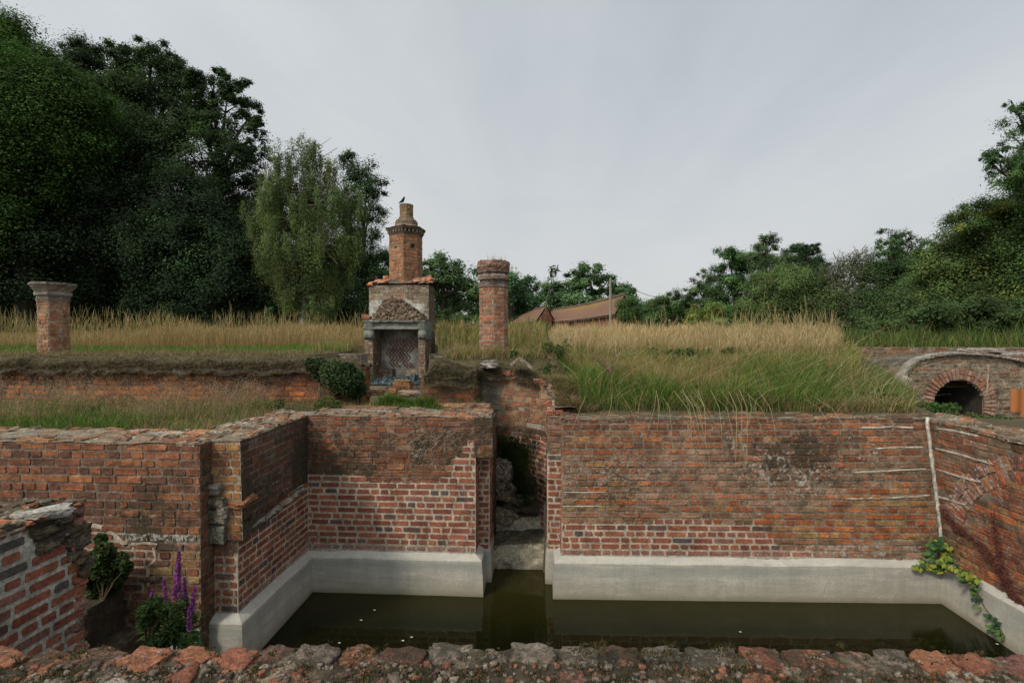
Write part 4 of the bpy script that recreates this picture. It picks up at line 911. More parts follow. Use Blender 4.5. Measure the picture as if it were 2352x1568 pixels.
oct_pillar('shorter octagonal brick pillar with a flared stone capital at the far left', c1.x, cY1, 2.45, z1_(690), 0.232, [
    (z1_(693), z1_(686), .238, .262, (0.27, 0.21, 0.17), .004), (z1_(686), z1_(677), .245, .250, (0.20, 0.16, 0.13), .006), (z1_(677), z1_(670), .275, .285, (0.30, 0.27, 0.23), .008), (z1_(670), z1_(653), .262, .345, (0.22, 0.18, 0.14), .012), (z1_(653), z1_(648), .355, .350, (0.17, 0.15, 0.12), .010)],
    [(0.37, 0.165, 0.085), (0.33, 0.13, 0.07), (0.34, 0.20, 0.13), (0.28, 0.14, 0.085)], math.radians(-16), PG, (0.25, 0.2, 0))

# ================================================================== FIREPLACE AND CHIMNEY
FD = 11.0
def Q(px, py, Y=FD): return PY(px, py, Y)
FPt = thing('fireplace_ruin', 'free-standing ruined fireplace with stone mantel, sloping rubble hood and a tall chimney stack', 'fireplace', tuple(Q(915, 880)))
PALF = [(0.26, 0.20, 0.165), (0.31, 0.25, 0.20), (0.21, 0.15, 0.11), (0.27, 0.15, 0.10)]
Yb_ = 11.55          # plane of the breast wall
zf = 2.0
xl, xr = Q(848, 800, Yb_).x, Q(985, 800, Yb_).x
zt_ = Q(900, 655, Yb_).z
mb = MB()
f = Face((xl, Yb_, zf), (xr, Yb_, zf), (xl, Yb_, zt_), (xr, Yb_, zt_))
opn = f.poly([(857, 752), (961, 752), (961, 900), (857, 900)]); pl1 = f.poly([(850, 692), (878, 690), (882, 715), (862, 735), (850, 745)]); pl2 = f.poly([(928, 690), (975, 695), (974, 742), (955, 742)])
def st(x, h):
    if inpoly(x, h, opn): return None
    if inpoly(x, h, pl1) or inpoly(x, h, pl2): return dict(skip=True, m=(0.40, 0.385, 0.33), w=(0.25, 0.30, 0), md=0.004)
    return S('old', pal=PALF, mort=(0.27, 0.235, 0.19), wear=(0.50, 0.40, 0))
masonry(mb, f, f.L, f.H, st, step=.06)
xr2 = Q(1001, 800, Yb_ + .75).x
f = Face((xr, Yb_, zf), (xr2 - .02, Yb_ + .75, zf), (xr, Yb_, zt_), (xr2 - .02, Yb_ + .75, zt_)); masonry(mb, f, f.L, f.H, lambda x, h: S('old', pal=[(0.13, 0.10, 0.075), (0.17, 0.12, 0.08)], wear=(0.25, 0.5, 0)), step=.06)
# hollow shell: two cheeks, back and top so that the hearth is open
ol, orr = Q(857, 800, Yb_).x, Q(961, 800, Yb_).x; zo = Q(900, 754, Yb_).z
mb.prism([(xl + .02, Yb_ + .02), (ol, Yb_ + .02), (ol, Yb_ + .74), (xl + .02, Yb_ + .74)], zf - .2, zt_ - .02)
mb.prism([(orr, Yb_ + .02), (xr - .01, Yb_ + .02), (xr2 - .05, Yb_ + .74), (orr, Yb_ + .74)], zf - .2, zt_ - .02)
mb.prism([(ol - .01, Yb_ + .03), (orr + .01, Yb_ + .03), (orr + .01, Yb_ + .73), (ol - .01, Yb_ + .73)], zo, zt_ - .03)
mb.build('chimney_breast', M_BR, FPt)
# hearth back with herringbone bricks
mb = MB(); f = Face((ol, Yb_ + .10, zf), (orr, Yb_ + .10, zf), (ol, Yb_ + .10, zo), (orr, Yb_ + .10, zo))
mb.grid(lambda u_, v_: f(u_ * f.L, v_ * f.H) + V(0, -.004 * nz(u_ * 20, v_ * 20), 0), 30, 30, lambda u_, v_: mixc((0.52, 0.49, 0.43), (0.26, 0.235, 0.20), clamp(.5 + 1.2 * nz(u_ * 3, v_ * 4) + (.35 if v_ > .7 else 0))), lambda u_, v_: (0.15, 0.3, 0))
mb.prism([(ol - .01, Yb_ + .13), (orr + .01, Yb_ + .13), (orr + .01, Yb_ + .72), (ol - .01, Yb_ + .72)], zf, zo + .01)
bw, bh = 0.155, 0.032
cols_ = 4; dxh = bw * .7071
for ci in range(-1, 9):
    for k in range(-3, 26):
        sg = 1 if ci % 2 == 0 else -1
        cx0 = 0.25 + k * 0.078; row = 0
        # horizontal zigzag rows: bricks alternate +45/-45 from row to row
        x_ = cx0 + (0.0 if sg > 0 else 0.0); h_ = 0.27 + ci * dxh * 1.03
        if not (0.05 < h_ < f.H - .1 and 0.05 < x_ < f.L - .05): continue
        if abs(x_ - .62) > .30 - .12 * nz(h_ * 9, x_ * 5) or h_ > f.H * .86 or h_ < .28: continue
        if random.random() < .06: continue
        ang = math.radians(45 * sg); ux, uh = math.cos(ang) * bw / 2, math.sin(ang) * bw / 2; vx, vh = -math.sin(ang) * bh / 2, math.cos(ang) * bh / 2
        c = pick([(0.20, 0.12, 0.08), (0.16, 0.10, 0.075), (0.24, 0.13, 0.085)])
        o_ = [mb.add(f(x_ + a * ux + b2 * vx, h_ + a * uh + b2 * vh), c) for a, b2 in ((-1, -1), (1, -1), (1, 1), (-1, 1))]
        i_ = [mb.add(f(x_ + a * .96 * ux + b2 * .85 * vx, h_ + a * .96 * uh + b2 * .85 * vh) + V(0, -.014, 0), c) for a, b2 in ((-1, -1), (1, -1), (1, 1), (-1, 1))]
        for q in range(4): mb.f.append((o_[q], o_[(q + 1) % 4], i_[(q + 1) % 4], i_[q]))
        mb.f.append(tuple(i_))
mb.build('hearth_back', M_BR, FPt)
# low brick blocks inside the hearth
for (x0p, x1p, ytp) in ((865, 901, 848), (930, 960, 846)):
    a, b2 = Q(x0p, 880, 11.35), Q(x1p, 880, 11.35); zt2 = Q(880, ytp, 11.35).z; mb = MB()
    f = Face((a.x, 11.35, zf), (b2.x, 11.35, zf), (a.x, 11.35, zt2), (b2.x, 11.35, zt2)); masonry(mb, f, f.L, f.H, lambda x, h: S('old', pal=[(0.30, 0.24, 0.20), (0.30, 0.14, 0.09), (0.26, 0.18, 0.14)], mort=(0.16, 0.14, 0.11), wear=(0.4, 0.15, 0)), bl=.2)
    mb.prism([(a.x + .01, 11.37), (b2.x - .01, 11.37), (b2.x - .01, 11.75), (a.x + .01, 11.75)], zf - .1, zt2 - .005, (0.2, 0.15, 0.12)); mb.build('hearth_block', M_BR, FPt)
# jambs
Yj = 11.0; zj = Q(845, 776, Yj).z
for (x0p, x1p) in ((838, 857), (961, 977)):
    a, b2 = Q(x0p, 880, Yj), Q(x1p, 880, Yj); mb = MB()
    if x0p > 900: pass
    P4 = [(a.x, Yj), (b2.x, Yj), (b2.x, Yb_), (a.x, Yb_)]
    for k in (0, 1, 3):
        p, q = P4[k], P4[(k + 1) % 4]
        f = Face((p[0], p[1], zf), (q[0], q[1], zf), (p[0], p[1], zj), (q[0], q[1], zj)); masonry(mb, f, f.L, f.H, lambda x, h: S('old', pal=[(0.25, 0.18, 0.14), (0.20, 0.11, 0.08), (0.30, 0.23, 0.19)], mort=(0.17, 0.14, 0.11), wear=(0.35, 0.35, 0)), ch=.066, bl=.15)
    mb.prism([(a.x + .01, Yj + .01), (b2.x - .01, Yj + .01), (b2.x - .01, Yb_ - .01), (a.x + .01, Yb_ - .01)], zf - .1, zj)
    mb.build('jamb', M_BR, FPt)
# stone mantel: lintel with moulded lips and rounded corbels
mb = MB(); X0, X1 = Q(835, 750, Yj - .06).x, Q(977, 750, Yj - .06).x; zA, zB = Q(900, 757, Yj - .06).z, Q(900, 738, Yj - .06).z
CL = (0.165, 0.17, 0.145)
def mprof(v_):
    pr = [(-.02, zA + .0), (.055, zA), (.075, zA + .02), (.035, zA + .04), (.03, zB - .045), (.06, zB - .035), (.095, zB - .012), (.10, zB + .012), (.06, zB + .02), (-.30, zB + .025)]
    k = v_ * (len(pr) - 1); i_ = min(int(k), len(pr) - 2); return [lerp(pr[i_][q], pr[i_ + 1][q], k - i_) for q in (0, 1)]
def mfn(u_, v_):
    o_, z_2 = mprof(v_); x = lerp(X0, X1, u_); e_ = .006 * nz(x * 9, z_2 * 12)
    return V(x, Yj - o_ + e_, z_2 + e_ * 1.4)
mb.grid(mfn, 50, 36, lambda u_, v_: CL, lambda u_, v_: (0.25, 0.35, 0))
mb.prism([(X0 + .005, Yj - .02), (X1 - .005, Yj - .02), (X1 - .005, Yb_ + .05), (X0 + .005, Yb_ + .05)], zA + .005, zB + .015, CL, (0.2, 0.35, 0))
for (x0p, x1p) in ((835, 858), (960, 978)):
    a, b2 = Q(x0p, 780, Yj - .06).x, Q(x1p, 780, Yj - .06).x; z0_ = Q(845, 779, Yj - .06).z
    pr = [(0.0, z0_), (.03, z0_ + .01), (.075, z0_ + .05), (.085, z0_ + .10), (.06, z0_ + .16), (.05, zA + .01), (0.08, zB - .02)]
    def cfn(u_, v_):
        k = v_ * (len(pr) - 1); i_ = min(int(k), len(pr) - 2); o_, z2 = [lerp(pr[i_][q], pr[i_ + 1][q], k - i_) for q in (0, 1)]
        bul = 1 - .35 * abs(2 * u_ - 1) ** 4; return V(lerp(a, b2, u_), Yj - o_ * bul - .005, z2)
    mb.grid(cfn, 10, 18, lambda u_, v_: CL, lambda u_, v_: (0.3, 0.35, 0)); mb.prism([(a + .003, Yj - .005), (b2 - .003, Yj - .005), (b2 - .003, Yb_), (a + .003, Yb_)], z0_, zA + .02, CL, (0.2, 0.35, 0))
    for sx_ in (a, b2):       # side cheeks of the corbel
        vs = [mb.add((sx_, Yj - o_ * .65 - .004, z2), CL, (.2, .3, 0)) for o_, z2 in pr] + [mb.add((sx_, Yj, zB), CL), mb.add((sx_, Yj, z0_), CL)]
        mb.f.append(tuple(vs))
mb.build('mantel', M_STONE, FPt, smooth=False)
# sloping rubble hood
mb = MB(); zH0 = zB + .02; topc = (Q(902, 684, Yb_).x, Q(902, 684, Yb_).z); hl, hr = Q(846, 738, Yj).x, Q(974, 738, Yj).x
def hfn(u_, v_):
    x0_, x1_ = hl, hr; tl_, tr_ = Q(884, 684, Yb_).x, Q(921, 684, Yb_).x; v2 = v_ ** 1.15
    x = lerp(lerp(x0_, tl_, v_ ** 1.45), lerp(x1_, tr_, v_ ** 1.45), u_); side = abs(2 * u_ - 1)
    y = lerp(Yj + .02 + .14 * side ** 3, Yb_ - .02, v2); y = lerp(y, Yb_, .85 * smooth_band(side, .96, 1.0)); z2 = lerp(zH0, topc[1], v_) - .05 * v_ * side ** 2
    k = .030 * nz(x * 9, y * 9, z2 * 9) + .022 * nz(x * 24, y * 24, z2 * 24) + .012 * nz(x * 50, y * 50, z2 * 50)
    return V(x, y - k, z2 + k)
mb.grid(hfn, 80, 56, lambda u_, v_: mixc((0.085, 0.06, 0.04), (0.22, 0.155, 0.105), clamp(.5 + 1.3 * nz(u_ * 26, v_ * 18, 4))), lambda u_, v_: (0.30, 0.50, 0))
for i in range(330):
    u_, v_ = random.random(), random.random(); p = hfn(u_, v_); s_ = random.uniform(.018, .05); mb.lump(p, (s_, s_ * .6, s_ * .55), pick([(0.21, 0.14, 0.09), (0.15, 0.105, 0.07), (0.27, 0.20, 0.15), (0.11, 0.08, 0.055)]), (0.3, 0.5, 0), amp=.3, box=.4, n=3, rz=random.uniform(0, 3), seed=i)
mb.build('rubble_hood', M_STONE, FPt)
# loose bricks on mantel left, tiles on both shoulders
mb = MB()
for i in range(14): mb.lump(Q(838 + 1.6 * (i % 6), 731 - 3 * (i // 6), Yj + .15), (.06, .07, .03), pick(OLDB), (0.3, 0.45, 0), amp=.3, box=.5, n=4, seed=i)
mb.build('loose_bricks', M_BR, FPt)
sh_l = [(850, 652), (862, 640), (878, 634), (896, 636)]; sh_r = [(962, 634), (978, 634), (990, 644), (1001, 655)]
mb = MB(); pxc = []
def ztop_at(px):
    pts_ = sh_l + sh_r
    for a, b2 in zip(pts_, pts_[1:]):
        if a[0] <= px <= b2[0]: return lerp(a[1], b2[1], (px - a[0]) / (b2[0] - a[0]))
    return 655
mb.grid(lambda u_, v_: (lambda px: V(Q(px, 650, Yb_).x * 1 + .06 * v_ * (u_ > .9), Yb_ - .03 + .8 * v_, lerp(zt_ - .03, Q(px, ztop_at(px) + 3, Yb_).z, math.sin(math.pi * clamp(v_ * .8 + .12))) + .02 * nz(px, v_ * 4)))(lerp(848, 987, u_)), 60, 16, lambda a, b2: (0.17, 0.13, 0.10), lambda a, b2: (0.3, 0.55, 0))
mb.build('shoulder_rubble', M_STONE, FPt)
for k in range(46):
    px = random.choice([random.uniform(850, 892), random.uniform(942, 988)]); v_ = random.random(); yy = Yb_ - .02 + v_ * .6
    zz_ = lerp(zt_, Q(px, ztop_at(px) + 2, Yb_).z, clamp(.25 + v_ * 1.2)); p = V(Q(px, 650, Yb_).x, yy, zz_ + .015)
    mb = MB(); c = pick([(0.33, 0.12, 0.06), (0.38, 0.15, 0.08), (0.22, 0.10, 0.06), (0.28, 0.18, 0.12)]); rz = random.uniform(-.5, .5); tl = random.uniform(.1, .7)
    R = Matrix.Rotation(rz, 3, 'Z') @ Matrix.Rotation(tl, 3, 'X') @ Matrix.Rotation(random.uniform(-.4, .4), 3, 'Y'); hw = random.uniform(.05, .085); hl2 = random.uniform(.06, .11)
    for sgn in (1, -1): pass
    top_ = [[mb.add(p + R @ V(math.sin(a) * hw, y2, math.cos(a) * hw * .45), c, (0.2, 0.25, 0)) for a in (-1.2, -.6, 0, .6, 1.2)] for y2 in (-hl2, 0, hl2)]
    bot_ = [[mb.add(p + R @ V(math.sin(a) * hw * .85, y2, math.cos(a) * hw * .45 - .014), c, (0.2, 0.25, 0)) for a in (-1.2, -.6, 0, .6, 1.2)] for y2 in (-hl2, 0, hl2)]
    for G_, fl in ((top_, 0), (bot_, 1)):
        for i_ in range(2):
            for j_ in range(4):
                fc = (G_[i_][j_], G_[i_][j_ + 1], G_[i_ + 1][j_ + 1], G_[i_ + 1][j_]); mb.f.append(fc[::-1] if fl else fc)
    for j_ in range(4):
        mb.f.append((top_[0][j_ + 1], top_[0][j_], bot_[0][j_], bot_[0][j_ + 1])); mb.f.append((top_[2][j_], top_[2][j_ + 1], bot_[2][j_ + 1], bot_[2][j_]))
    for i_ in range(2):
        mb.f.append((top_[i_][0], top_[i_ + 1][0], bot_[i_ + 1][0], bot_[i_][0])); mb.f.append((top_[i_ + 1][4], top_[i_][4], bot_[i_][4], bot_[i_ + 1][4]))
    mb.build('roof_tile', M_BR, FPt)
# chimney shaft: square set diagonally to us -> two faces seen
cYs = Yb_ + .42; sx0, sx1 = Q(897, 600, cYs).x, Q(963, 600, cYs).x; sxm = Q(929, 600, cYs - .3).x
zs0, zs1 = Q(929, 655, cYs - .3).z, Q(929, 536, cYs - .3).z
FPs = [(sx0, cYs - .10), (sxm, cYs - .38), (sx1, cYs - .16), (sx1 + .02, cYs + .22), (sxm, cYs + .45), (sx0, cYs + .25)]
mb = MB()
hol = [(0.86, 0.145), (0.82, 0.35)]
for k in range(6):
    p, q = FPs[k], FPs[(k + 1) % 6]; f = Face((p[0], p[1], zs0 - .1), (q[0], q[1], zs0 - .1), (p[0], p[1], zs1), (q[0], q[1], zs1))
    hp = f.pix(909, 569) if k == 0 else (f.pix(946, 567) if k == 1 else (-9, -9))
    def st(x, h):
        if abs(x - hp[0]) < .05 and abs(h - hp[1]) < .045: return dict(skip=True, m=(0.02, 0.015, 0.01), w=(0, 0, 0), md=-.012)
        return S('old', pal=[(0.33, 0.145, 0.085), (0.27, 0.12, 0.075), (0.35, 0.18, 0.11), (0.24, 0.13, 0.085)], mort=(0.20, 0.155, 0.10), wear=(0.22, 0.30, 0), jit=.004)
    masonry(mb, f, f.L, f.H, st, bl=.22, step=.05)
ccx = sum(p[0] for p in FPs) / 6; ccy = sum(p[1] for p in FPs) / 6
mb.prism([(p[0] * .96 + ccx * .04, p[1] * .96 + ccy * .04) for p in FPs], zs0 - .3, zs1); mb.build('chimney_shaft', M_BR, FPt)
def ring6(mb, z0_, z1_, s0, s1, c, rough=.008, w=(0.3, 0.4, 0)):
    N_ = 60
    def fn(u_, v_):
        k = u_ * 6; i_ = int(k) % 6; t_ = k - int(k); p = V(*FPs[i_], 0).lerp(V(*FPs[(i_ + 1) % 6], 0), t_); vc = clamp((v_ - .12) / .76); s_ = lerp(s0, s1, vc) * (.5 if v_ < .06 or v_ > .94 else 1)
        n_ = rough * (nz(p.x * 8, p.y * 8, z0_ * 9 + vc * 2) + .6 * nz(p.x * 25, p.y * 25, vc * 5)); s2 = s_ + n_ * 3
        return V(ccx + (p.x - ccx) * s2, ccy + (p.y - ccy) * s2, lerp(z0_, z1_, vc) + n_)
    mb.grid(fn, N_, 8, lambda u_, v_: mixc(c, tuple(q * .55 for q in c), clamp(.5 + nz(u_ * 30, v_ * 3, z0_))), lambda u_, v_: w)
    mb.f.append(tuple(range(len(mb.v) - N_ - 1, len(mb.v) - 1)))
zc = lambda py: Q(929, py, cYs - .3).z
mb = MB(); ring6(mb, zc(538), zc(532), 1.0, 1.06, (0.18, 0.13, 0.09)); ring6(mb, zc(526), zc(519), 1.15, 1.24, (0.13, 0.10, 0.07), .014); ring6(mb, zc(533), zc(526), 1.04, 1.06, (0.09, 0.065, 0.045))
for k in range(6):
    p, q = V(*FPs[k], 0), V(*FPs[(k + 1) % 6], 0); n_ = max(2, int((q - p).length / .075))
    for i in range(n_):
        m_ = p.lerp(q, (i + .5) / n_); o_ = V(m_.x - ccx, m_.y - ccy, 0).normalized(); mb.lump(V(m_.x, m_.y, zc(529)) + o_ * .035, (.02, .02, .030), (0.19, 0.14, 0.10), (0.3, 0.3, 0), amp=.1, box=.8, n=2, rz=math.atan2(o_.y, o_.x))
mb.build('dentil_cornice', M_STONE, FPt)
def round_part(mb, prof, c, w=(0.25, 0.5, 0), rough=.01, N_=30):
    rs = []
    for (r_, z2) in prof:
        rs.append([mb.add((ccx + math.cos(a) * (r_ + rough * nz(math.cos(a) * 4, math.sin(a) * 4, z2 * 20)), ccy + math.sin(a) * (r_ + rough * nz(math.cos(a) * 9, math.sin(a) * 9, z2 * 30)), z2), c, w) for a in [2 * math.pi * i / N_ for i in range(N_)]])
    for a, b2 in zip(rs, rs[1:]):
        for i in range(N_): j = (i + 1) % N_; mb.f.append((a[i], a[j], b2[j], b2[i]))
    mb.f.append(tuple(rs[-1]))
mb = MB(); zq = lambda py: Q(929, py, cYs).z; pm = cYs / F
round_part(mb, [(32 * pm, zq(523)), (26 * pm, zq(518)), (26 * pm, zq(511)), (23.5 * pm, zq(506)), (18 * pm, zq(503)), (17.5 * pm, zq(500)), (16 * pm, zq(498))], (0.17, 0.12, 0.08)); mb.build('chimney_cap', M_STONE, FPt)
mb = MB(); round_part(mb, [(17 * pm, zq(505)), (15.5 * pm, zq(499)), (15.2 * pm, zq(485)), (15.5 * pm, zq(476)), (15.8 * pm, zq(470)), (13 * pm, zq(469)), (12 * pm, zq(476))], (0.21, 0.145, 0.075), rough=.016); mb.build('chimney_pot', M_STONE, FPt)
# bird on the pot
def skin_obj(name, verts, edges, radii, mat, sub=2):
    me = bpy.data.meshes.new(name); me.from_pydata(verts, edges, []); o = bpy.data.objects.new(name, me); C.objects.link(o)
    m = o.modifiers.new('s', 'SKIN'); 
    for i, r in enumerate(radii): me.skin_vertices[0].data[i].radius = (r, r)
    m2 = o.modifiers.new('d', 'SUBSURF'); m2.levels = m2.render_levels = sub
    dg = bpy.context.evaluated_depsgraph_get(); me2 = bpy.data.meshes.new_from_object(o.evaluated_get(dg)); bpy.data.objects.remove(o)
    me2.materials.clear(); me2.materials.append(mat); o2 = bpy.data.objects.new(name, me2); C.objects.link(o2); me2.polygons.foreach_set('use_smooth', [True] * len(me2.polygons)); return o2
bm_, t, b = base_mat('dark_feathers', 0.5); b.inputs['Base Color'].default_value = (0.012, 0.018, 0.028, 1)
bx, bz = Q(928, 470, cYs).x, zq(469.5)
vb = [(0, 0, .045), (.02, -.01, .075), (.035, -.015, .105), (.055, -.018, .108), (-.035, 0, .02), (-.075, .0, -.005), (.008, -.012, .015), (.008, .012, .015)]
o = skin_obj('bird', [(bx + p[0] * 1.25, cYs - .12 + p[1] * 1.25, bz + p[2] * 1.25) for p in vb], [(0, 1), (1, 2), (2, 3), (0, 4), (4, 5), (0, 6), (0, 7)], [.036, .030, .022, .004, .024, .008, .005, .005], bm_)
tag(o, 'small dark bird perched on the rim of the chimney pot', 'bird')

# ================================================================== ARCH WALL ON THE RIGHT
Ya = 8.9
W = thing('brick_wall', 'masonry wall at the right pierced by a dark round arch under a curved coping', 'wall', tuple(PY(2200, 900, Ya + .3)))
a = PY(2050, 1000, Ya); b2 = PY(2500, 1000, Ya); zt_ = 2.80
f = Face((a.x, Ya, 1.3), (b2.x, Ya, 1.3), (a.x, Ya, zt_), (b2.x, Ya, zt_)); fa = f
tl = f.poly([(2040, 905), (2062, 880), (2072, 862), (2090, 838), (2110, 826), (2150, 816), (2200, 812), (2260, 815), (2310, 822), (2352, 832), (2500, 850)])
def atop(x):
    for p, q in zip(tl, tl[1:]):
        if p[0] <= x <= q[0]: return lerp(p[1], q[1], (x - p[0]) / (q[0] - p[0]))
    return tl[0][1] if x < tl[0][0] else tl[-1][1]
ocx, och = f.pix(2203, 928); orad = abs(f.pix(2261, 928)[0] - ocx)
def inopen(x, h): return (math.hypot(x - ocx, h - och) < orad) if h > och else abs(x - ocx) < orad
def st(x, h):
    if inopen(x, h): return None
    d = math.hypot(x - ocx, h - och)
    if h > och - .2 and d < orad + .20: return dict(skip=True, m=(0.18, 0.14, 0.10), w=(0.3, 0.3, 0), md=-.01)
    return S('old', pal=[(0.20, 0.15, 0.115), (0.24, 0.18, 0.14), (0.16, 0.11, 0.08), (0.25, 0.13, 0.085)], mort=(0.20, 0.165, 0.12), wear=(0.38, 0.35, 0), jit=.010, joint=.018)
mb = MB(); masonry(mb, f, f.L, f.H, st, top=atop, step=.04, ch=.062, bl=.19)
radial(mb, f, ocx, och, orad + .01, orad + .19, math.radians(200), math.radians(-20), lambda x, h: S('old', pal=[(0.26, 0.13, 0.085), (0.22, 0.11, 0.075), (0.28, 0.18, 0.13)], wear=(0.3, 0.25, 0)), wdt=.062)
# vault barrel and body behind
oc = f(ocx, och)
ang = [math.radians(q) for q in range(0, 181, 12)]
prof = [(oc.x + orad, 1.0)] + [(oc.x + orad * math.cos(q), oc.z + orad * math.sin(q)) for q in ang] + [(oc.x - orad, 1.0)]
mb.grid(lambda u_, v_: (lambda k: V(*[lerp(prof[min(int(k), len(prof) - 2)][0], prof[min(int(k), len(prof) - 2) + 1][0], k - min(int(k), len(prof) - 2)), Ya + .005 + 1.25 * v_, lerp(prof[min(int(k), len(prof) - 2)][1], prof[min(int(k), len(prof) - 2) + 1][1], k - min(int(k), len(prof) - 2))]))(u_ * (len(prof) - 1)), 34, 8, lambda u_, v_: (0.045, 0.04, 0.035), lambda u_, v_: (0.1, 0.4, 0))  # lining and end wall near-black: tunnel shade painted into the colour
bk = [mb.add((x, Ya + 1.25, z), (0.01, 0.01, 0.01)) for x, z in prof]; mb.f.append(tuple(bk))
# top surface of the wall and its back
def cap(u_, v_):
    x = u_ * f.L; p = f(x, atop(x)); return V(p.x, Ya + .005 + 1.3 * v_, p.z + .012 * nz(p.x * 8, v_ * 6) - .06 * v_)
mb.grid(cap, 90, 10, lambda u_, v_: (0.13, 0.11, 0.085), lambda u_, v_: (0.3, 0.6, 0))
mb.grid(lambda u_, v_: V(f(u_ * f.L, 0).x, Ya + 1.305, lerp(cap(u_, 1).z, 1.0, v_)), 20, 3, lambda u_, v_: (0.13, 0.11, 0.085))
mb.grid(lambda u_, v_: V(a.x + .002, lerp(Ya + 1.3, Ya + .005, u_), lerp(1.0, atop(0) + 1.3, v_)), 12, 8, lambda u_, v_: (0.15, 0.12, 0.09), lambda u_, v_: (0.3, 0.5, 0))
mb.build('brickwork', M_BR, W)
mb = MB()
for k in range(len(tl) - 1):
    n_ = 5
    for i in range(n_):
        x = lerp(tl[k][0], tl[k + 1][0], (i + .5) / n_); p = f(x, atop(x)); sl_ = math.atan2(atop(x + .05) - atop(x - .05), .1)
        Lh = math.hypot(tl[k + 1][0] - tl[k][0], tl[k + 1][1] - tl[k][1]) / n_ / 2
        n0 = len(mb.v); mb.lump((0, 0, 0), (Lh * .97, .10, .022), (0.23, 0.21, 0.18), (0.35, 0.35, 0), amp=.15, box=.85, n=4, seed=x * 9)
        cs, sn = math.cos(sl_), math.sin(sl_)
        for q in range(n0, len(mb.v)): vx, vy, vz = mb.v[q]; mb.v[q] = (p.x + vx * cs - vz * sn, p.y + .03 + vy, p.z + .012 + vx * sn + vz * cs)
mb.build('coping', M_STONE, W)
mb = MB(); strip(f, [(2269, 835), (2268, 870), (2265, 905)], .010, c=(0.34, 0.27, 0.2), lift=.02); mb.build('mortar_repair', M_STONE, W)
# low shoulder at left of arch wall
def sts(f, x, h): return S('old', pal=[(0.22, 0.12, 0.085), (0.20, 0.15, 0.12), (0.26, 0.13, 0.08)], mort=(0.17, 0.14, 0.10), wear=(0.4, 0.3, 0), jit=.009)
a = PY(1963, 900, 10.3); b2 = PY(2520, 900, 10.3)
flat_wall('thin straight brick parapet wall behind the arch at the right, under the dark trees', (a.x, 10.3, 0), (b2.x, 10.3, 0), PY(2100, 797, 10.3).z, 1.9, sts, depth=.3, step=.06, ends=(True, False))
a = PY(1985, 900, 9.3); b2 = PY(2068, 900, 9.3)
flat_wall('low tumbled brick shoulder between the grass mound and the arch wall', (a.x, 9.3, 0), (b2.x, 9.05, 0), PY(2030, 838, 9.3).z, 1.6, sts, depth=1.0, topf=lambda x: PY(2030, 838, 9.3).z - 1.6 - .03 + .04 * nz(x * 6), step=.05, ends=(True, False))
for (px, py, sx_, lb) in ((2252, 803, .28, 'flat pale coping slab lying loose above the arch, nearer the middle'), (2330, 812, .30, 'flat pale coping slab lying loose above the arch at the right edge')):
    mb = MB(); mb.lump(PY(px, py, Ya + .25), (sx_, .16, .022), (0.33, 0.31, 0.28), (0.25, 0.3, 0), amp=.1, box=.9, n=12, rz=.05, seed=px); tag(mb.build('coping_slab', M_STONE), lb, 'slab')
p = PY(2080, 880, Ya - .15); mb = MB(); mb.lump(p + V(0, 0, -.02), (.06, .06, .14), (0.30, 0.26, 0.20), (0.3, 0.3, 0), amp=.3, box=.5, n=8, tilt=.3, seed=77)
tag(mb.build('stone', M_STONE), 'pale upright stone leaning at the left end of the arch wall', 'stone')
# rusty sheet on post
rm, t, b = base_mat('rusty_metal', 0.75); gg = nn(t, 'ShaderNodeNewGeometry')
t.links.new(mixn(t, noise_n(t, gg.outputs['Position'], 9, 6, .7), (0.26, 0.085, 0.025), (0.40, 0.155, 0.05)), b.inputs['Base Color'])
p0 = PY(2322, 946, 7.6); p1 = PY(2353, 893, 7.6); Wp = thing('rusty_post', 'rust-orange metal plate on a thin post at the right edge by the arch wall', 'post', (p1.x, 7.6, 1.6))
mb = MB(); w_ = p1.x - p0.x
mb.grid(lambda u_, v_: V(p0.x + u_ * w_ * 1.25, 7.6 - .02 * math.sin(u_ * 6.2), lerp(p0.z, p1.z, v_)), 16, 4); mb.grid(lambda u_, v_: V(p0.x + (1 - u_) * w_ * 1.25, 7.612 - .02 * math.sin((1 - u_) * 6.2), lerp(p0.z, p1.z, v_)), 16, 4)
mb.build('plate', rm, Wp); mb = MB(); mb.tube([(p1.x - .012, 7.63, 1.3), (p1.x - .012, 7.63, p0.z + .1)], .014); mb.build('post', rm, Wp)

# ================================================================== VEGETATION TOOLS
rng = np.random.default_rng(11)
def quads_obj(name, verts, cols, mat, parent=None):
    """verts (N,k,3) strips of k = 2m points -> m-1 quads each; or (N,4,3) single quads"""
    N_, k, _ = verts.shape; me = bpy.data.meshes.new(name)
    if parent is not None: verts = verts - np.array(parent.location)
    me.vertices.add(N_ * k); me.vertices.foreach_set('co', verts.reshape(-1).astype(np.float32))
    if k == 4 and name_is_leaf(name): loc = np.array([[0, 1, 2, 3]])
    else: loc = np.array([[2 * i, 2 * i + 1, 2 * i + 3, 2 * i + 2] for i in range(k // 2 - 1)])
    idx = (np.arange(N_)[:, None, None] * k + loc[None]).reshape(-1).astype(np.int32); nf = idx.size // 4
    me.loops.add(nf * 4); me.loops.foreach_set('vertex_index', idx)
    me.polygons.add(nf); me.polygons.foreach_set('loop_start', np.arange(0, nf * 4, 4, dtype=np.int32)); me.polygons.foreach_set('loop_total', np.full(nf, 4, np.int32))
    me.update(calc_edges=True)
    c = np.ones((N_, k, 4), np.float32); c[:, :, :3] = cols if cols.ndim == 3 else cols[:, None, :]
    a = me.color_attributes.new('Col', 'FLOAT_COLOR', 'POINT'); a.data.foreach_set('color', c.reshape(-1))
    me.materials.append(mat); o = bpy.data.objects.new(name, me); C.objects.link(o)
    if parent is not None: o.parent = parent
    return o
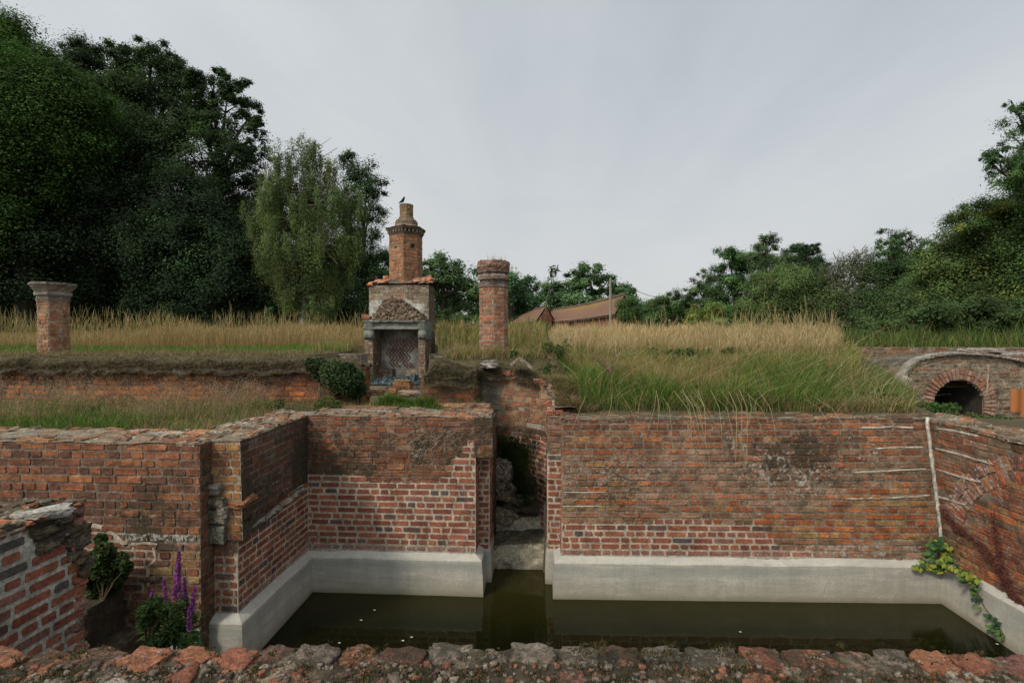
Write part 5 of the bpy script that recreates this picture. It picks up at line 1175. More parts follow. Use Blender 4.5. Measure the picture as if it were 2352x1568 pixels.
LEAFN = ('crown', 'foliage', 'leaves', 'ground_cover', 'ivy')
def name_is_leaf(n): return any(n.startswith(q) for q in LEAFN)
def leaf_quads(P, size, aspect=0.55, up=0.35, droop=0.0, nrm=None):
    """P (N,3) centres -> (N,4,3) folded-less diamond leaves"""
    N_ = len(P); n_ = rng.normal(size=(N_, 3)); n_[:, 2] = np.abs(n_[:, 2]) + up
    if nrm is not None: n_ = n_ * 0.5 + nrm
    n_ /= np.linalg.norm(n_, axis=1)[:, None]
    d = rng.normal(size=(N_, 3)); d[:, 2] -= droop * 2; d -= n_ * (d * n_).sum(1)[:, None]; d /= np.linalg.norm(d, axis=1)[:, None] + 1e-9
    s_ = np.cross(n_, d); L_ = (np.asarray(size) * rng.uniform(.65, 1.35, N_))[:, None]; Wd = L_ * aspect
    return np.stack([P - d * L_ * .5, P + s_ * Wd * .5 - d * L_ * .06, P + d * L_ * .5 - n_ * L_ * .12, P - s_ * Wd * .5 - d * L_ * .06], 1)
def blade_strips(P, h, w, az, bend, prof=((0, 1), (.4, .85), (.75, .55), (1, .08)), lean=0.0, sag=0.35):
    N_ = len(P); h = np.broadcast_to(h, N_); w = np.broadcast_to(w, N_); bend = np.broadcast_to(bend, N_)
    d = np.stack([np.cos(az), np.sin(az), np.zeros(N_)], 1); sd = np.stack([-np.sin(az), np.cos(az), np.zeros(N_)], 1)
    tw = rng.uniform(0, math.pi, N_); sd = sd * np.cos(tw)[:, None] + d * np.sin(tw)[:, None]
    out = []
    for t_, q in prof:
        p = P + d * (h * bend * t_ ** 2)[:, None] + np.array([0, 0, 1]) * (h * t_ * (1 - sag * bend * t_))[:, None]
        out += [p - sd * (w * q * .5)[:, None], p + sd * (w * q * .5)[:, None]]
    return np.stack(out, 1)
def vary(c, N_, k=0.25, hue=0.08):
    c = np.array(c)[None] * rng.uniform(1 - k, 1 + k, (N_, 1)); return c * rng.uniform(1 - hue, 1 + hue, (N_, 3))
def scatter(n, x0, x1, y0, y1, acc=None):
    out = []
    while len(out) < n:
        x, y = random.uniform(x0, x1), random.uniform(y0, y1)
        if acc is None or acc(x, y): out.append((x, y, ground_h(x, y)))
    return np.array(out)
HEAD = ((0, .45), (.62, .35), (.74, .35), (.80, 1.5), (.92, 1.3), (1, .1))
def mixcols(N_, palette, weights, k=.2):
    ci = rng.choice(len(palette), N_, p=np.array(weights) / sum(weights)); return np.array(palette)[ci] * rng.uniform(1 - k, 1 + k, (N_, 1))
TAN = (0.40, 0.285, 0.145); TAN2 = (0.33, 0.225, 0.11); BRN = (0.22, 0.155, 0.09); GRN = (0.078, 0.165, 0.024); GRN2 = (0.14, 0.195, 0.042); DGR = (0.045, 0.075, 0.022); OLV = (0.20, 0.19, 0.07)
def grass(name, label, sets, cat='grass'):
    """sets: list of (strips, cols) with equal strip length"""
    k = sets[0][0].shape[1]
    o = quads_obj(name, np.concatenate([q[0] for q in sets]), np.concatenate([q[1] for q in sets]), M_GRASS); tag(o, label, cat, kind='stuff'); return o
B4 = ((0, 1), (.35, .9), (.7, .6), (1, .08))
def blades(P, h0, h1, w, b0, b1, pal, wt, prof=B4, k=.2, az=None, hexp=1.0):
    N_ = len(P); h = (h0 + (h1 - h0) * rng.random(N_) ** hexp) * np.array([0.95 + 0.75 * nz(a * 2.2, b_ * 2.2, 8) + .3 * nz(a * 6, b_ * 6) for a, b_, _ in P])
    return (blade_strips(P, h, w, rng.uniform(0, 2 * math.pi, N_) if az is None else az, rng.uniform(b0, b1, N_), prof), mixcols(N_, pal, wt, k))
H4 = ((0, .55), (.70, .45), (.86, 1.25), (1, .12))
# --- low terrace on the left
accA = lambda x, y: (x < -3.45 or y > 6.6) and y < 7.28 and y > 5.0
gA = lambda x, y: nz(x * .9, y * .9, 3)
P = scatter(15000, -8.5, -0.75, 4.98, 7.28, accA); P1 = scatter(9000, -8.5, -0.75, 4.98, 7.25, lambda x, y: accA(x, y) and gA(x, y) + .25 * (5.6 - y) > -0.05)
P2 = scatter(2000, -8.5, -2.9, 5.2, 6.9, lambda x, y: accA(x, y) and gA(x * 1.4, y * 1.4 + 5) > -.05)
grass('dry_grass', 'hazy dry grass and green tufts growing on the low terrace behind the left wall', [
    blades(P, .03, .15, .006, .1, .9, [TAN2, BRN, OLV, DGR, GRN], [3, 3, 3, 2, 3]), blades(P1, .05, .17, .007, .1, .8, [GRN, GRN2, DGR], [4, 2, 3]),
    blades(P2, .12, .40, .004, .05, .45, [BRN, (0.28, 0.20, 0.12), TAN2], [4, 3, 1], H4)])
# fuzzy seed heads of the bents
Ph = P2[rng.random(len(P2)) < .9]; n_ = len(Ph); hh = rng.uniform(.12, .42, n_)
Pq = np.repeat(Ph, 13, 0); hq = np.repeat(hh, 13); Pq = Pq + rng.normal(size=Pq.shape) * np.array([.055, .055, .07]); Pq[:, 2] += hq
o = quads_obj('leaves_seed', leaf_quads(Pq, .012, .5), vary((0.30, 0.225, 0.15), len(Pq)), M_GRASS); o.name = 'seed_heads'; tag(o, 'fine brown grass seed heads hovering over the low left terrace', 'grass', kind='stuff')
# --- field behind left
def accB(x, y): return x < -0.285 * y - .55 and y > 7.7
P = scatter(13000, -13, -2.6, 7.75, 9.6, accB)
P2 = scatter(7000, -14, -2.8, 9.9, 12.6, accB)
def tanL(x, y): px = 1243 + (x / y) * 1176; return accB(x, y) and y > 12.0 + .8 * nz(x * .6)
P3 = scatter(42000, -17, -3.2, 12, 17, tanL); P4 = scatter(3500, -17, -3.2, 12.2, 17, lambda x, y: tanL(x, y) and nz(x * .8, y * .5) > -.1)
hs = .34 + .26 * np.clip((P3[:, 0] + 14) / 5, 0, 1) * np.clip((-2.8 - P3[:, 0]) / 4, 0.3, 1)
grass('meadow_grass', 'pale tan meadow grass with a green strip before it, behind the left terrace under the wood', [
    blades(P, .03, .13, .010, .3, 1.0, [BRN, (0.17, 0.14, 0.085), OLV, (0.13, 0.115, 0.06)], [4, 4, 2, 2]),
    blades(P2, .05, .16, .012, .1, .6, [GRN, GRN2, OLV], [4, 2, 1]),
    (blade_strips(P3, hs * rng.uniform(.5, 1.15, len(P3)) * np.array([.9 + .5 * nz(a * .9, b_ * .9, 2) for a, b_, _ in P3]), .0072, rng.uniform(0, 6.28, len(P3)), rng.uniform(.03, .3, len(P3)), H4), mixcols(len(P3), [TAN, TAN2, OLV, BRN], [5, 4, 1, 1])),
    blades(P4, .5, .95, .010, .03, .3, [(0.30, 0.24, 0.12), OLV, TAN2], [2, 2, 2], H4)])
# --- around and behind the fireplace / pillar
accE = lambda x, y: -0.205 * y < x < 0.15 and y > 7.75 and not (y < 8.0 and x > -1.0)
P = scatter(5000, -3.0, .15, 7.8, 10.2, accE); P2 = scatter(7500, -4.4, .6, 10.5, 18, lambda x, y: -0.205 * y < x < .1)
P5 = scatter(900, -4.6, -3.0, 9.8, 11.2, lambda x, y: x < -.33 * y)
grass('meadow_grass', 'olive and tan grass between the fireplace and the tall brick pillar', [
    blades(P, .06, .26, .010, .2, .8, [TAN2, BRN, OLV, GRN], [4, 3, 2, 2]), blades(P2, .3, .62, .013, .05, .4, [TAN2, OLV, GRN2, BRN], [3, 3, 2, 1], H4), blades(scatter(6000, -1.7, 1.1, 7.75, 9.6, lambda x, y: x > -.205 * y), .04, .20, .009, .2, 1.0, [BRN, TAN2, OLV, GRN, (0.15, 0.12, 0.08)], [4, 3, 2, 2, 3]), blades(P5, .12, .34, .010, .05, .4, [GRN2, OLV, TAN2], [2, 3, 2])])
# --- mound on the right
def accM(x, y): return x > .28 and y > 6.55 and x < 0.70 * y and not (y > 8.6 and y < 10.7 and x > .66 * y) and not (y > 6.3 and x > 4.6 + (y - 6.5) * .75) 
gM = lambda x, y: nz(x * .7 + 4, y * .8, 3)
P = scatter(30000, .28, 7.2, 6.55, 9.4, accM); dg = np.array([gM(a, b2) for a, b2, _ in P])
xr_ = np.array([sstep(a / b2, .47, .58) for a, b2, _ in P]); greenness = dg * 1.3 + .40 - .20 * (P[:, 1] - 6.5) + .9 * xr_
g1 = P[greenness > .0]; g2 = P[greenness <= .05]
P3 = scatter(62000, .3, 9.5, 8.9, 16, lambda x, y: accM(x, y) and y > 9.0 + .7 * nz(x * .7, 2) and x < (.55 + .05 * nz(y * 3)) * y)
P4 = scatter(700, .5, 8, 8.2, 14, lambda x, y: accM(x, y) and x < .55 * y)
edgeP = scatter(1500, .4, 5.2, 6.5, 6.75, accM)
P6 = scatter(900, 2.5, 9.0, 9.0, 13.0, lambda x, y: .28 * y < x < .56 * y and random.random() < clamp((x / y - .2) * 2.2))
def hfade(P, h0, h1, *a, **k):
    st_, cc_2 = blades(P, h0, h1, *a, **k); f_ = np.array([(1 - .62 * sstep(p[1], 7.4, 9.0)) * (1 - .62 * sstep(p[0] / p[1], .50, .60)) for p in P]); b_ = P[:, None, :]; return (b_ + (st_ - b_) * f_[:, None, None], cc_2)
P8 = scatter(9000, 5.0, 15, 10.75, 14, lambda x, y: .56 * y < x < 1.08 * y)
base = [
    blades(P8, .18, .55, .012, .1, .6, [DGR, GRN, OLV, (0.14, 0.12, 0.05)], [4, 2, 2, 1]),
    hfade(g1, .16, .46, .010, .15, .85, [GRN, GRN2, (0.16, 0.20, 0.06), DGR, TAN2], [5, 4, 2, 2, 1.2], hexp=.8),
    hfade(g2, .12, .46, .008, .15, .9, [TAN, TAN2, OLV, GRN2, BRN], [3, 4, 3, 2, 1]),
    blades(scatter(12000, .4, 6, 8.0, 9.5, lambda x, y: accM(x, y) and x < .6 * y), .10, .26, .009, .1, .7, [GRN2, OLV, TAN, GRN], [3, 3, 3, 2]),
    blades(P3, .22, .50, .0062, .03, .42, [(0.46, 0.345, 0.19), (0.50, 0.39, 0.24), TAN, OLV], [5, 3, 3, .6], H4),
    blades(P4, .4, .80, .0075, .03, .5, [(0.34, 0.27, 0.15), TAN2, OLV], [2, 2, 1.5], H4), blades(P6, .4, .88, .009, .03, .3, [(0.30, 0.26, 0.14), TAN2, (0.17, 0.18, 0.08)], [2, 2, 2], H4),
    blades(edgeP, .08, .3, .008, .5, 1.3, [TAN2, BRN, (0.32, 0.26, 0.16)], [2, 3, 2])]
grass('mound_grass', 'tall grass on the mound at the right, lush green in front turning pale straw on the crest', base)
bank = []
for _ in range(4200):
    y = random.uniform(6.45, 7.7); x = random.uniform(.16, .7); bank.append((x, y, max(ground_h(x, y), 2.10 + .18 * sstep(y, 6.6, 7.4) * (1 - sstep(x, .3, .6)))))
for _ in range(9000):
    a = random.uniform(.75, LC - .02); p = curve_s(a, 0); q = curve_s(a + .02, 0) - curve_s(a - .02, 0); n_ = V(-q.y, q.x, 0).normalized(); q_ = random.uniform(.04, .36); p = p + n_ * q_; bank.append((p.x, p.y, ctop(a) + .005 - max(0, q_ - .27) * 2.2 * random.random() * 1.5))
grass('dry_roots', 'dry tangled roots and grass on the bank between curved wall and mound', [blades(np.array(bank), .04, .17, .006, .5, 1.6, [BRN, TAN2, (0.13, 0.10, 0.06), (0.30, 0.24, 0.15), GRN], [3, 2, 3, 1, 1.2])])
# long arching dry stems
P = scatter(900, .5, 5.0, 6.55, 8.6, accM); az = rng.uniform(math.pi, 2 * math.pi, len(P))
o1 = blades(P, .45, .95, .006, .6, 1.3, [TAN, (0.42, 0.36, 0.20), (0.24, 0.26, 0.10)], [3, 3, 2], ((0, 1), (.2, .9), (.4, .9), (.6, .8), (.8, .8), (1, .3)), az=az)
# stems hanging over the wall face
hang = []; hc = []
for px, py1, n_ in ((1500, 1010, 4), (1545, 1090, 6), (1560, 1030, 6), (1600, 1010, 5), (1650, 1040, 4), (1690, 1100, 5), (1700, 1020, 4), (1720, 1010, 4), (1400, 1000, 3), (1850, 1000, 3), (1330, 1010, 2), (1620, 1060, 3)):
    for _ in range((n_ + 1) // 2):
        x0_ = PY(px + random.uniform(-25, 25), 955, 6.3).x; z1_ = PY(px, py1 + random.uniform(-40, 15), 6.0).z; x1_ = x0_ + random.uniform(-.22, .25)
        pts_ = [V(x0_ + random.uniform(-.1, .1), 6.62, 2.15), V(x0_, 6.3, 2.33 + random.uniform(0, .1)), V(lerp(x0_, x1_, .4), 6.02, 2.24), V(lerp(x0_, x1_, .7), 5.965, lerp(2.2, z1_, .4)), V(lerp(x0_, x1_, .9), 5.96, lerp(2.2, z1_, .75)), V(x1_, 5.97, z1_)]
        ww = random.uniform(.0025, .004); row = []
        for i, p in enumerate(pts_): q = ww * (1, .9, .8, .8, .7, .2)[i] * .6; row += [(p.x - q, p.y, p.z), (p.x + q, p.y - q, p.z)]
        hang.append(row); hc.append(np.array((0.36, 0.30, 0.18)) * random.uniform(.7, 1.2))
grass('grass_stems', 'long arching straw stems springing from the mound and hanging over the rear wall', [o1, (np.array(hang), np.array(hc))])
# --- turf fuzz
def fuzz(fn, n_, label, h=(.015, .06), pal=((0.17, 0.135, 0.09), (0.26, 0.21, 0.14), (0.11, 0.09, 0.05), (0.13, 0.13, 0.06))):
    P = []; az = []
    for _ in range(n_):
        u_, v_ = random.random(), (random.random() * .8 if random.random() < .55 else random.random() * .25); P.append(tuple(fn(u_, v_)))
    for _ in range(n_ // 3): P.append(tuple(fn(random.random(), random.random() * .10)))
    P = np.array(P); N_ = len(P); az = rng.uniform(math.pi, 2 * math.pi, N_)
    st_ = blade_strips(P, rng.uniform(h[0], h[1], N_), .007, az, rng.uniform(.8, 2.1, N_), B4, sag=.62)
    grass('turf_fibres', label, [(st_, mixcols(N_, list(pal), [3, 3, 3, 1.5]))])
fuzz(T3, 42000, 'dry fibres and wisps of the turf along the left terrace wall', (.015, .055))
fuzz(T3b, 11000, 'dry fibres of the turf roll beside the brick pillar'); fuzz(T3c, 9000, 'dry fibres of the turf below the brick pillar')
# --- moss on the foreground wall
Pm = []
for (x, y) in MOSSPTS:
    p = bedf((x - pts_front[0]) / (pts_front[1] - pts_front[0]), clamp((edge_y(x) - .014 - y) / (edge_y(x) - .014 - 1.02))); Pm.append(tuple(p + V(0, 0, .004 if edge_y(x) - y > .1 else .03)))
Pm = np.array(Pm)
grass('moss', 'dark brown-green moss cushions between the coping stones of the foreground wall', [blades(Pm, .004, .013, .0035, .2, 1.0, [(0.045, 0.035, 0.018), (0.08, 0.06, 0.025), (0.05, 0.055, 0.018), (0.15, 0.11, 0.05)], [4, 3, 3, 1])], 'moss')
# tuft on the tall pillar
P = np.array([(c_.x + random.gauss(.02, .08), cY + random.gauss(0, .08), z_(598)) for _ in range(70)])
o = quads_obj('grass_tuft', *blades(P, .05, .16, .005, .1, .7, [TAN2, BRN], [1, 1]), M_GRASS); tag(o, 'sparse dry grass tuft on the top of the tall brick pillar', 'grass', kind='stuff')
# dark grass in the channel
P = []
for _ in range(3200):
    px, py = random.gauss(1180, 30), random.uniform(1005, 1165)
    if px < 1130 or px > 1250 or (py > 1100 and px < 1165): continue
    P.append(tuple(PY(px, py, 7.3 + (1165 - py) * .001 - .25 * ((px - 1130) / 120) ** 2)))
P = np.array(P); o = quads_obj('hanging_grass', *blades(P, .05, .2, .008, .8, 1.6, [(0.035, 0.06, 0.015), (0.025, 0.045, 0.012), (0.05, 0.06, 0.02)], [2, 2, 1], az=rng.uniform(math.pi, 2 * math.pi, len(P))), M_GRASS); tag(o, 'dark overhanging grass clump filling the head of the stepped channel', 'grass', kind='stuff')
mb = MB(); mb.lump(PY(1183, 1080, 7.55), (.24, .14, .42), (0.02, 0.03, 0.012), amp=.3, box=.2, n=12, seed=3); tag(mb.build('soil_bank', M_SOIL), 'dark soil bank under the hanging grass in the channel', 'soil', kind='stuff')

# ================================================================== LOW PLANTS
def foliage_mass(name, label, cat, blobs, leaf, n_, cols, parentless=True, group=None, k=.3, aspect=.6, kind=None, stem=True):
    cen = Vector((0, 0, 0)); W = None
    b0 = blobs[0]; zmin = min(b[0].z - b[1] for b in blobs)
    W = thing(name, label, cat, (b0[0].x, b0[0].y, zmin), group)
    if kind: W['kind'] = kind
    P = []; cc = []
    for (c, r, q) in blobs:
        m = int(n_ * q); d = rng.normal(size=(m, 3)); d /= np.linalg.norm(d, axis=1)[:, None]; rr = r * rng.uniform(.35, 1.05, m) ** .6
        pp = np.array(c)[None] + d * rr[:, None] * np.array([1, .8, .95]); P.append(pp); cc.append(vary(random.choice(cols), m, k))
    P = np.concatenate(P); cc = np.concatenate(cc)
    quads_obj('foliage', leaf_quads(P, leaf, aspect), cc, M_WEED, W)
    if stem:
        mb = MB()
        for (c, r, q) in blobs[:10]: mb.tube([V(b0[0].x, b0[0].y, zmin), V(lerp(b0[0].x, c.x, .5), lerp(b0[0].y, c.y, .5), lerp(zmin, c.z, .6)), c], [.008, .006, .003], 5, (0.10, 0.07, 0.04))
        mb.build('stem', M_BARK, W)
    return W
def blobs_px(lst, Y, dy=.1): return [(PY(px, py, Y + random.uniform(-dy, dy)), r / F * Y, q) for px, py, r, q in lst]
foliage_mass('bush', 'small dense dark green bush rooted in the wall behind the left spur wall', 'bush', blobs_px([(235, 1300, 34, 1), (215, 1325, 34, 1), (262, 1315, 34, 1), (240, 1265, 24, .6), (205, 1290, 26, .7), (232, 1238, 14, .3), (292, 1300, 14, .25), (250, 1345, 28, .7), (275, 1285, 20, .4), (212, 1355, 22, .5), (190, 1320, 24, .6)], 4.2), .034, 1150, [(0.045, 0.075, 0.022), (0.06, 0.085, 0.03), (0.035, 0.055, 0.018)])
foliage_mass('ivy_bush', 'dark glossy ivy mound at the right end of the left terrace wall', 'ivy', blobs_px([(735, 848, 28, 1), (765, 855, 32, 1), (790, 870, 30, 1), (800, 890, 22, .8), (715, 838, 18, .5), (775, 885, 25, .8), (750, 870, 22, .7), (818, 868, 22, .7), (822, 895, 20, .7), (800, 850, 20, .6), (812, 915, 14, .4)], 7.15, .12), .045, 1000, [(0.040, 0.075, 0.030), (0.055, 0.09, 0.035), (0.03, 0.05, 0.02)])
foliage_mass('weed_clump', 'low leafy weeds at the foot of the left terrace wall beside the ivy mound', 'weeds', blobs_px([(755, 925, 20, .7), (735, 930, 16, .5), (775, 930, 14, .4), (640, 925, 14, .4)], 6.6), .03, 420, [(0.07, 0.11, 0.03), (0.10, 0.13, 0.04)])
foliage_mass('weed_clump', 'green weeds sprouting in front of the fireplace kerb', 'weeds', blobs_px([(905, 925, 16, .6), (930, 930, 14, .6), (885, 932, 12, .5), (960, 936, 14, .6), (990, 940, 10, .4)], 6.85), .03, 400, [(0.07, 0.12, 0.03), (0.09, 0.12, 0.04)])
P = np.array([tuple(PY(random.uniform(870, 1000), random.uniform(930, 945), 6.8)) for _ in range(1500)]); o = quads_obj('grass_clump', *blades(P, .05, .22, .008, .1, .6, [GRN, GRN2, DGR], [3, 1, 2]), M_GRASS); tag(o, 'bright green grass clump before the fireplace kerb', 'grass', kind='stuff')
foliage_mass('ground_cover_plant', 'creeping green ground cover at the foot of the arch wall', 'ground cover', blobs_px([(x_, 938 - 10 * (x_ < 2060) + random.uniform(-6, 4), 16, .5) for x_ in range(1960, 2190, 12)] + [(x_, 915 + random.uniform(-10, 8), 14, .5) for x_ in range(1950, 2060, 14)], 7.3, .3), .04, 420, [(0.06, 0.12, 0.03), (0.09, 0.15, 0.04), (0.10, 0.13, 0.04)], kind='stuff', stem=False)
foliage_mass('weed_clump', 'low weeds and soil plants below the arch behind the right wall coping', 'weeds', blobs_px([(x_, 958 + (x_ - 2180) * .08 + random.uniform(-4, 4), 12, .4) for x_ in range(2180, 2400, 12)], 6.9, .25), .035, 360, [(0.07, 0.10, 0.03), (0.10, 0.11, 0.04), (0.13, 0.11, 0.05)], stem=False)
foliage_mass('bramble', 'yellowing bramble climbing at the left end of the arch wall', 'bramble', blobs_px([(2035, 882, 12, .3), (2045, 868, 10, .2), (2030, 895, 12, .3), (2048, 900, 10, .3)], 8.6), .05, 300, [(0.22, 0.22, 0.05), (0.10, 0.14, 0.04), (0.30, 0.26, 0.06)])
foliage_mass('weed_clump', 'dark leafy weeds at the left shoulder of the grassy mound, right of the pillar', 'weeds', blobs_px([(1215, 830, 20, .7), (1235, 815, 20, .8), (1260, 800, 18, .7), (1190, 822, 12, .4), (1285, 805, 14, .5), (1250, 830, 20, .7), (1178, 812, 10, .3), (1215, 845, 16, .6), (1240, 855, 16, .6), (1265, 850, 18, .6)], 8.0, .3), .04, 480, [(0.06, 0.10, 0.03), (0.08, 0.12, 0.035)])
foliage_mass('weed_clump', 'low dark nettles on the brow of the mound between green and straw grass', 'weeds', blobs_px([(1500 + 14 * i + random.uniform(-5, 5), 812 + random.uniform(-6, 6), 12, .4) for i in range(14)] + [(1330, 822, 14, .5), (1350, 830, 12, .4)], 9.0, .3), .05, 330, [(0.06, 0.10, 0.03), (0.08, 0.12, 0.035)])
# tall weed sapling in front of the sky (leafy top) and dark stalk
def leafy_stalk(name, label, cat, pxs, Y, leaf, n_, col, rad=.006, heads=None, droop=.3, seg=None, asp=.35):
    p3 = [PY(px, py, Y) for px, py in pxs]; W = thing(name, label, cat, tuple(p3[0])); mb = MB(); mb.tube(p3, [rad * (1 - .7 * i / len(p3)) for i in range(len(p3))], 5, (0.09, 0.10, 0.04)); mb.build('stem', M_BARK, W)
    P = []; s0, s1 = seg or (0.1, 1)
    for _ in range(n_):
        t_ = random.uniform(s0, s1) * (len(p3) - 1); i_ = min(int(t_), len(p3) - 2); p = p3[i_].lerp(p3[i_ + 1], t_ - i_); a = random.uniform(0, 6.28); r_ = random.uniform(.2, .8) * leaf; P.append((p.x + math.cos(a) * r_, p.y + math.sin(a) * r_, p.z + random.uniform(-.3, .2) * leaf))
    quads_obj('leaves', leaf_quads(np.array(P), leaf, asp, droop=droop), vary(col, n_, .25), M_WEED, W); return W
leafy_stalk('young_tree', 'slender sapling tip with drooping leaves rising against the sky above the straw grass', 'sapling', [(1262, 800), (1256, 760), (1252, 720), (1257, 680), (1266, 650), (1272, 622), (1276, 612)], 9.6, .13, 46, (0.05, 0.085, 0.03), seg=(.68, 1), asp=.25, rad=.011)
leafy_stalk('thistle', 'dark leafy thistle stalk standing at the left of the mound', 'thistle', [(1299, 860), (1300, 830), (1302, 800), (1302, 775)], 8.4, .10, 70, (0.05, 0.075, 0.035), asp=.25)
leafy_stalk('sapling', 'tiny green sapling at the edge of the wood above the tan meadow', 'sapling', [(618, 775), (619, 750), (618, 705)], 15.5, .18, 130, (0.06, 0.13, 0.05), asp=.45, seg=(.3, 1), rad=.01)
# umbellifer
W = thing('hogweed', 'dry brown umbel flower on a dark stalk in the middle of the mound', 'wild flower', tuple(PY(1402, 1000, 6.9))); mb = MB(); Yu = 6.9
P0 = PY(1405, 1010, Yu); P1_ = PY(1403, 860, Yu); mb.tube([P0, PY(1402, 930, Yu), P1_], [.009, .007, .005], 5, (0.10, 0.08, 0.05)); mb.build('stem', M_BARK, W); mb = MB()
for i in range(26):
    e_ = PY(1400 + random.uniform(-42, 32), 812 + random.uniform(-4, 26), Yu + random.uniform(-.18, .18)); mb.tube([P1_, P1_.lerp(e_, .5) + V(0, 0, .01), e_], [.0028, .002, .0016], 4, (0.15, 0.09, 0.07))
    for _ in range(6): mb.lump(e_ + V(random.gauss(0, .014), random.gauss(0, .014), random.gauss(0, .006)), (.006, .006, .004), (0.18, 0.11, 0.09), n=1, amp=0)
mb.build('umbel', M_BARK, W)
# purple loosestrife spikes
def loosestrife(label, base, top, w_, Y, n_):
    b_, t_ = PY(*base, Y), PY(*top, Y); Hh = (t_ - b_).length; W = thing('purple_loosestrife', label, 'flower', tuple(b_), 'purple loosestrife in the left corner of the pool')
    mid = b_.lerp(t_, .5) + V(random.uniform(-.03, .03), 0, 0); mb = MB(); mb.tube([b_, mid, t_], [.006, .005, .002], 5, (0.10, 0.11, 0.05)); mb.build('stem', M_BARK, W)
    P = []
    for _ in range(n_):
        u_ = random.uniform(.52, 1); p = mid.lerp(t_, (u_ - .5) * 2); r_ = w_ * (1.05 - u_) * 1.9 * random.random() ** .5 + .004; a = random.uniform(0, 6.28); P.append((p.x + math.cos(a) * r_, p.y + math.sin(a) * r_, p.z))
    quads_obj('leaves_f', leaf_quads(np.array(P), .020, .6), vary((0.29, 0.085, 0.29), n_, .35, .15), M_WEED, W).name = 'flower_spike'
    P = []
    for _ in range(int(n_ * .28)):
        u_ = random.uniform(.02, .55); p = b_.lerp(mid, u_ * 1.8 if u_ < .55 else 1); a = random.uniform(0, 6.28); r_ = random.uniform(.03, .08); P.append((p.x + math.cos(a) * r_, p.y + math.sin(a) * r_, p.z + .01))
    quads_obj('leaves', leaf_quads(np.array(P), .085, .2), vary((0.06, 0.11, 0.035), len(P)), M_WEED, W)
loosestrife('tallest purple loosestrife spike before the left brick wall', (402, 1490), (411, 1265), .034, 3.9, 900)
loosestrife('purple loosestrife spike just right of the tallest one, half its height', (420, 1490), (424, 1325), .022, 3.95, 320)
loosestrife('narrow purple loosestrife spike nearest the dark wall corner', (440, 1490), (448, 1345), .020, 3.95, 320)
loosestrife('dark purple loosestrife spike just left of the tallest one', (385, 1490), (375, 1330), .020, 4.0, 300)
loosestrife('leftmost dull purple loosestrife spike above the leafy patch', (355, 1490), (350, 1352), .024, 4.0, 360)
loosestrife('shortest purple loosestrife spike low by the concrete plinth', (436, 1500), (434, 1400), .018, 3.8, 200)
foliage_mass('leafy_plant', 'leafy green undergrowth around the purple flower stems', 'plant', blobs_px([(335, 1400, 20, .7), (355, 1385, 18, .6), (330, 1430, 16, .5), (375, 1400, 16, .5), (350, 1420, 18, .6), (375, 1470, 24, .6), (350, 1480, 20, .5), (405, 1450, 22, .6), (440, 1465, 16, .4)], 3.95, .12), .05, 260, [(0.05, 0.09, 0.03), (0.07, 0.12, 0.035)], aspect=.4)
# creeper leaves in the right corner
def creeper(name, label, sets, cat='creeper'):
    W = thing(name, label, cat, tuple(sets[0][0])); P = []; S_ = []; cc = []; mb = MB(); N3 = []
    for (pth, nl, sz, cols, nrm) in [(q[1], q[2], q[3], q[4], q[5]) for q in sets]:
        mb.tube(pth, .004, 4, (0.10, 0.05, 0.035))
        for _ in range(nl):
            t_ = random.uniform(0, len(pth) - 1.001); i_ = int(t_); p = pth[i_].lerp(pth[i_ + 1], t_ - i_); off_ = V(random.gauss(0, .03), random.gauss(0, .02), random.gauss(0, .03)); p = p + off_
            c = random.choice(cols)
            for a in (-.9, 0, .9): P.append((p.x + nrm.x * .03 + math.sin(a) * sz * .38, p.y + nrm.y * .03, p.z - math.cos(a) * sz * .3)); S_.append(sz); cc.append(np.array(c) * random.uniform(.8, 1.2)); N3.append(tuple(nrm * 1.3 + V(0, 0, .5)))
    mb.build('stem', M_BARK, W); quads_obj('leaves', leaf_quads(np.array(P), np.array(S_), .75, nrm=np.array(N3), droop=.6), np.array(cc), M_WEED, W); return W
YG = (0.25, 0.27, 0.05); GG = (0.09, 0.16, 0.04); DG = (0.04, 0.09, 0.04)
nb_ = V(-.3, -1, 0).normalized(); nr_ = V(-1, -.1, 0)
pth = lambda lst: [PY(px, py, 6.09) for px, py in lst]; ptr = lambda lst, X=4.60: [PXX(px, py, X) for px, py in lst]
creeper('creeper', 'yellow-green creeper spilling from the right rear corner onto the concrete base', [
    (PY(2150, 1235, 6.05), pth([(2150, 1235), (2130, 1260), (2125, 1280)]), 34, .055, [GG, DG], nb_), (0, pth([(2150, 1240), (2170, 1265), (2180, 1290), (2160, 1300)]), 46, .060, [GG, YG, DG], nb_),
    (0, pth([(2160, 1290), (2130, 1295), (2095, 1303)]), 16, .06, [YG, GG], nb_), (0, ptr([(2165, 1290), (2200, 1300), (2230, 1325), (2255, 1335)], 4.56), 34, .06, [YG, YG, GG], nr_),
    (0, ptr([(2215, 1305), (2235, 1340), (2262, 1395), (2290, 1430), (2308, 1462)], 4.57), 26, .06, [DG, DG, GG], nr_)])
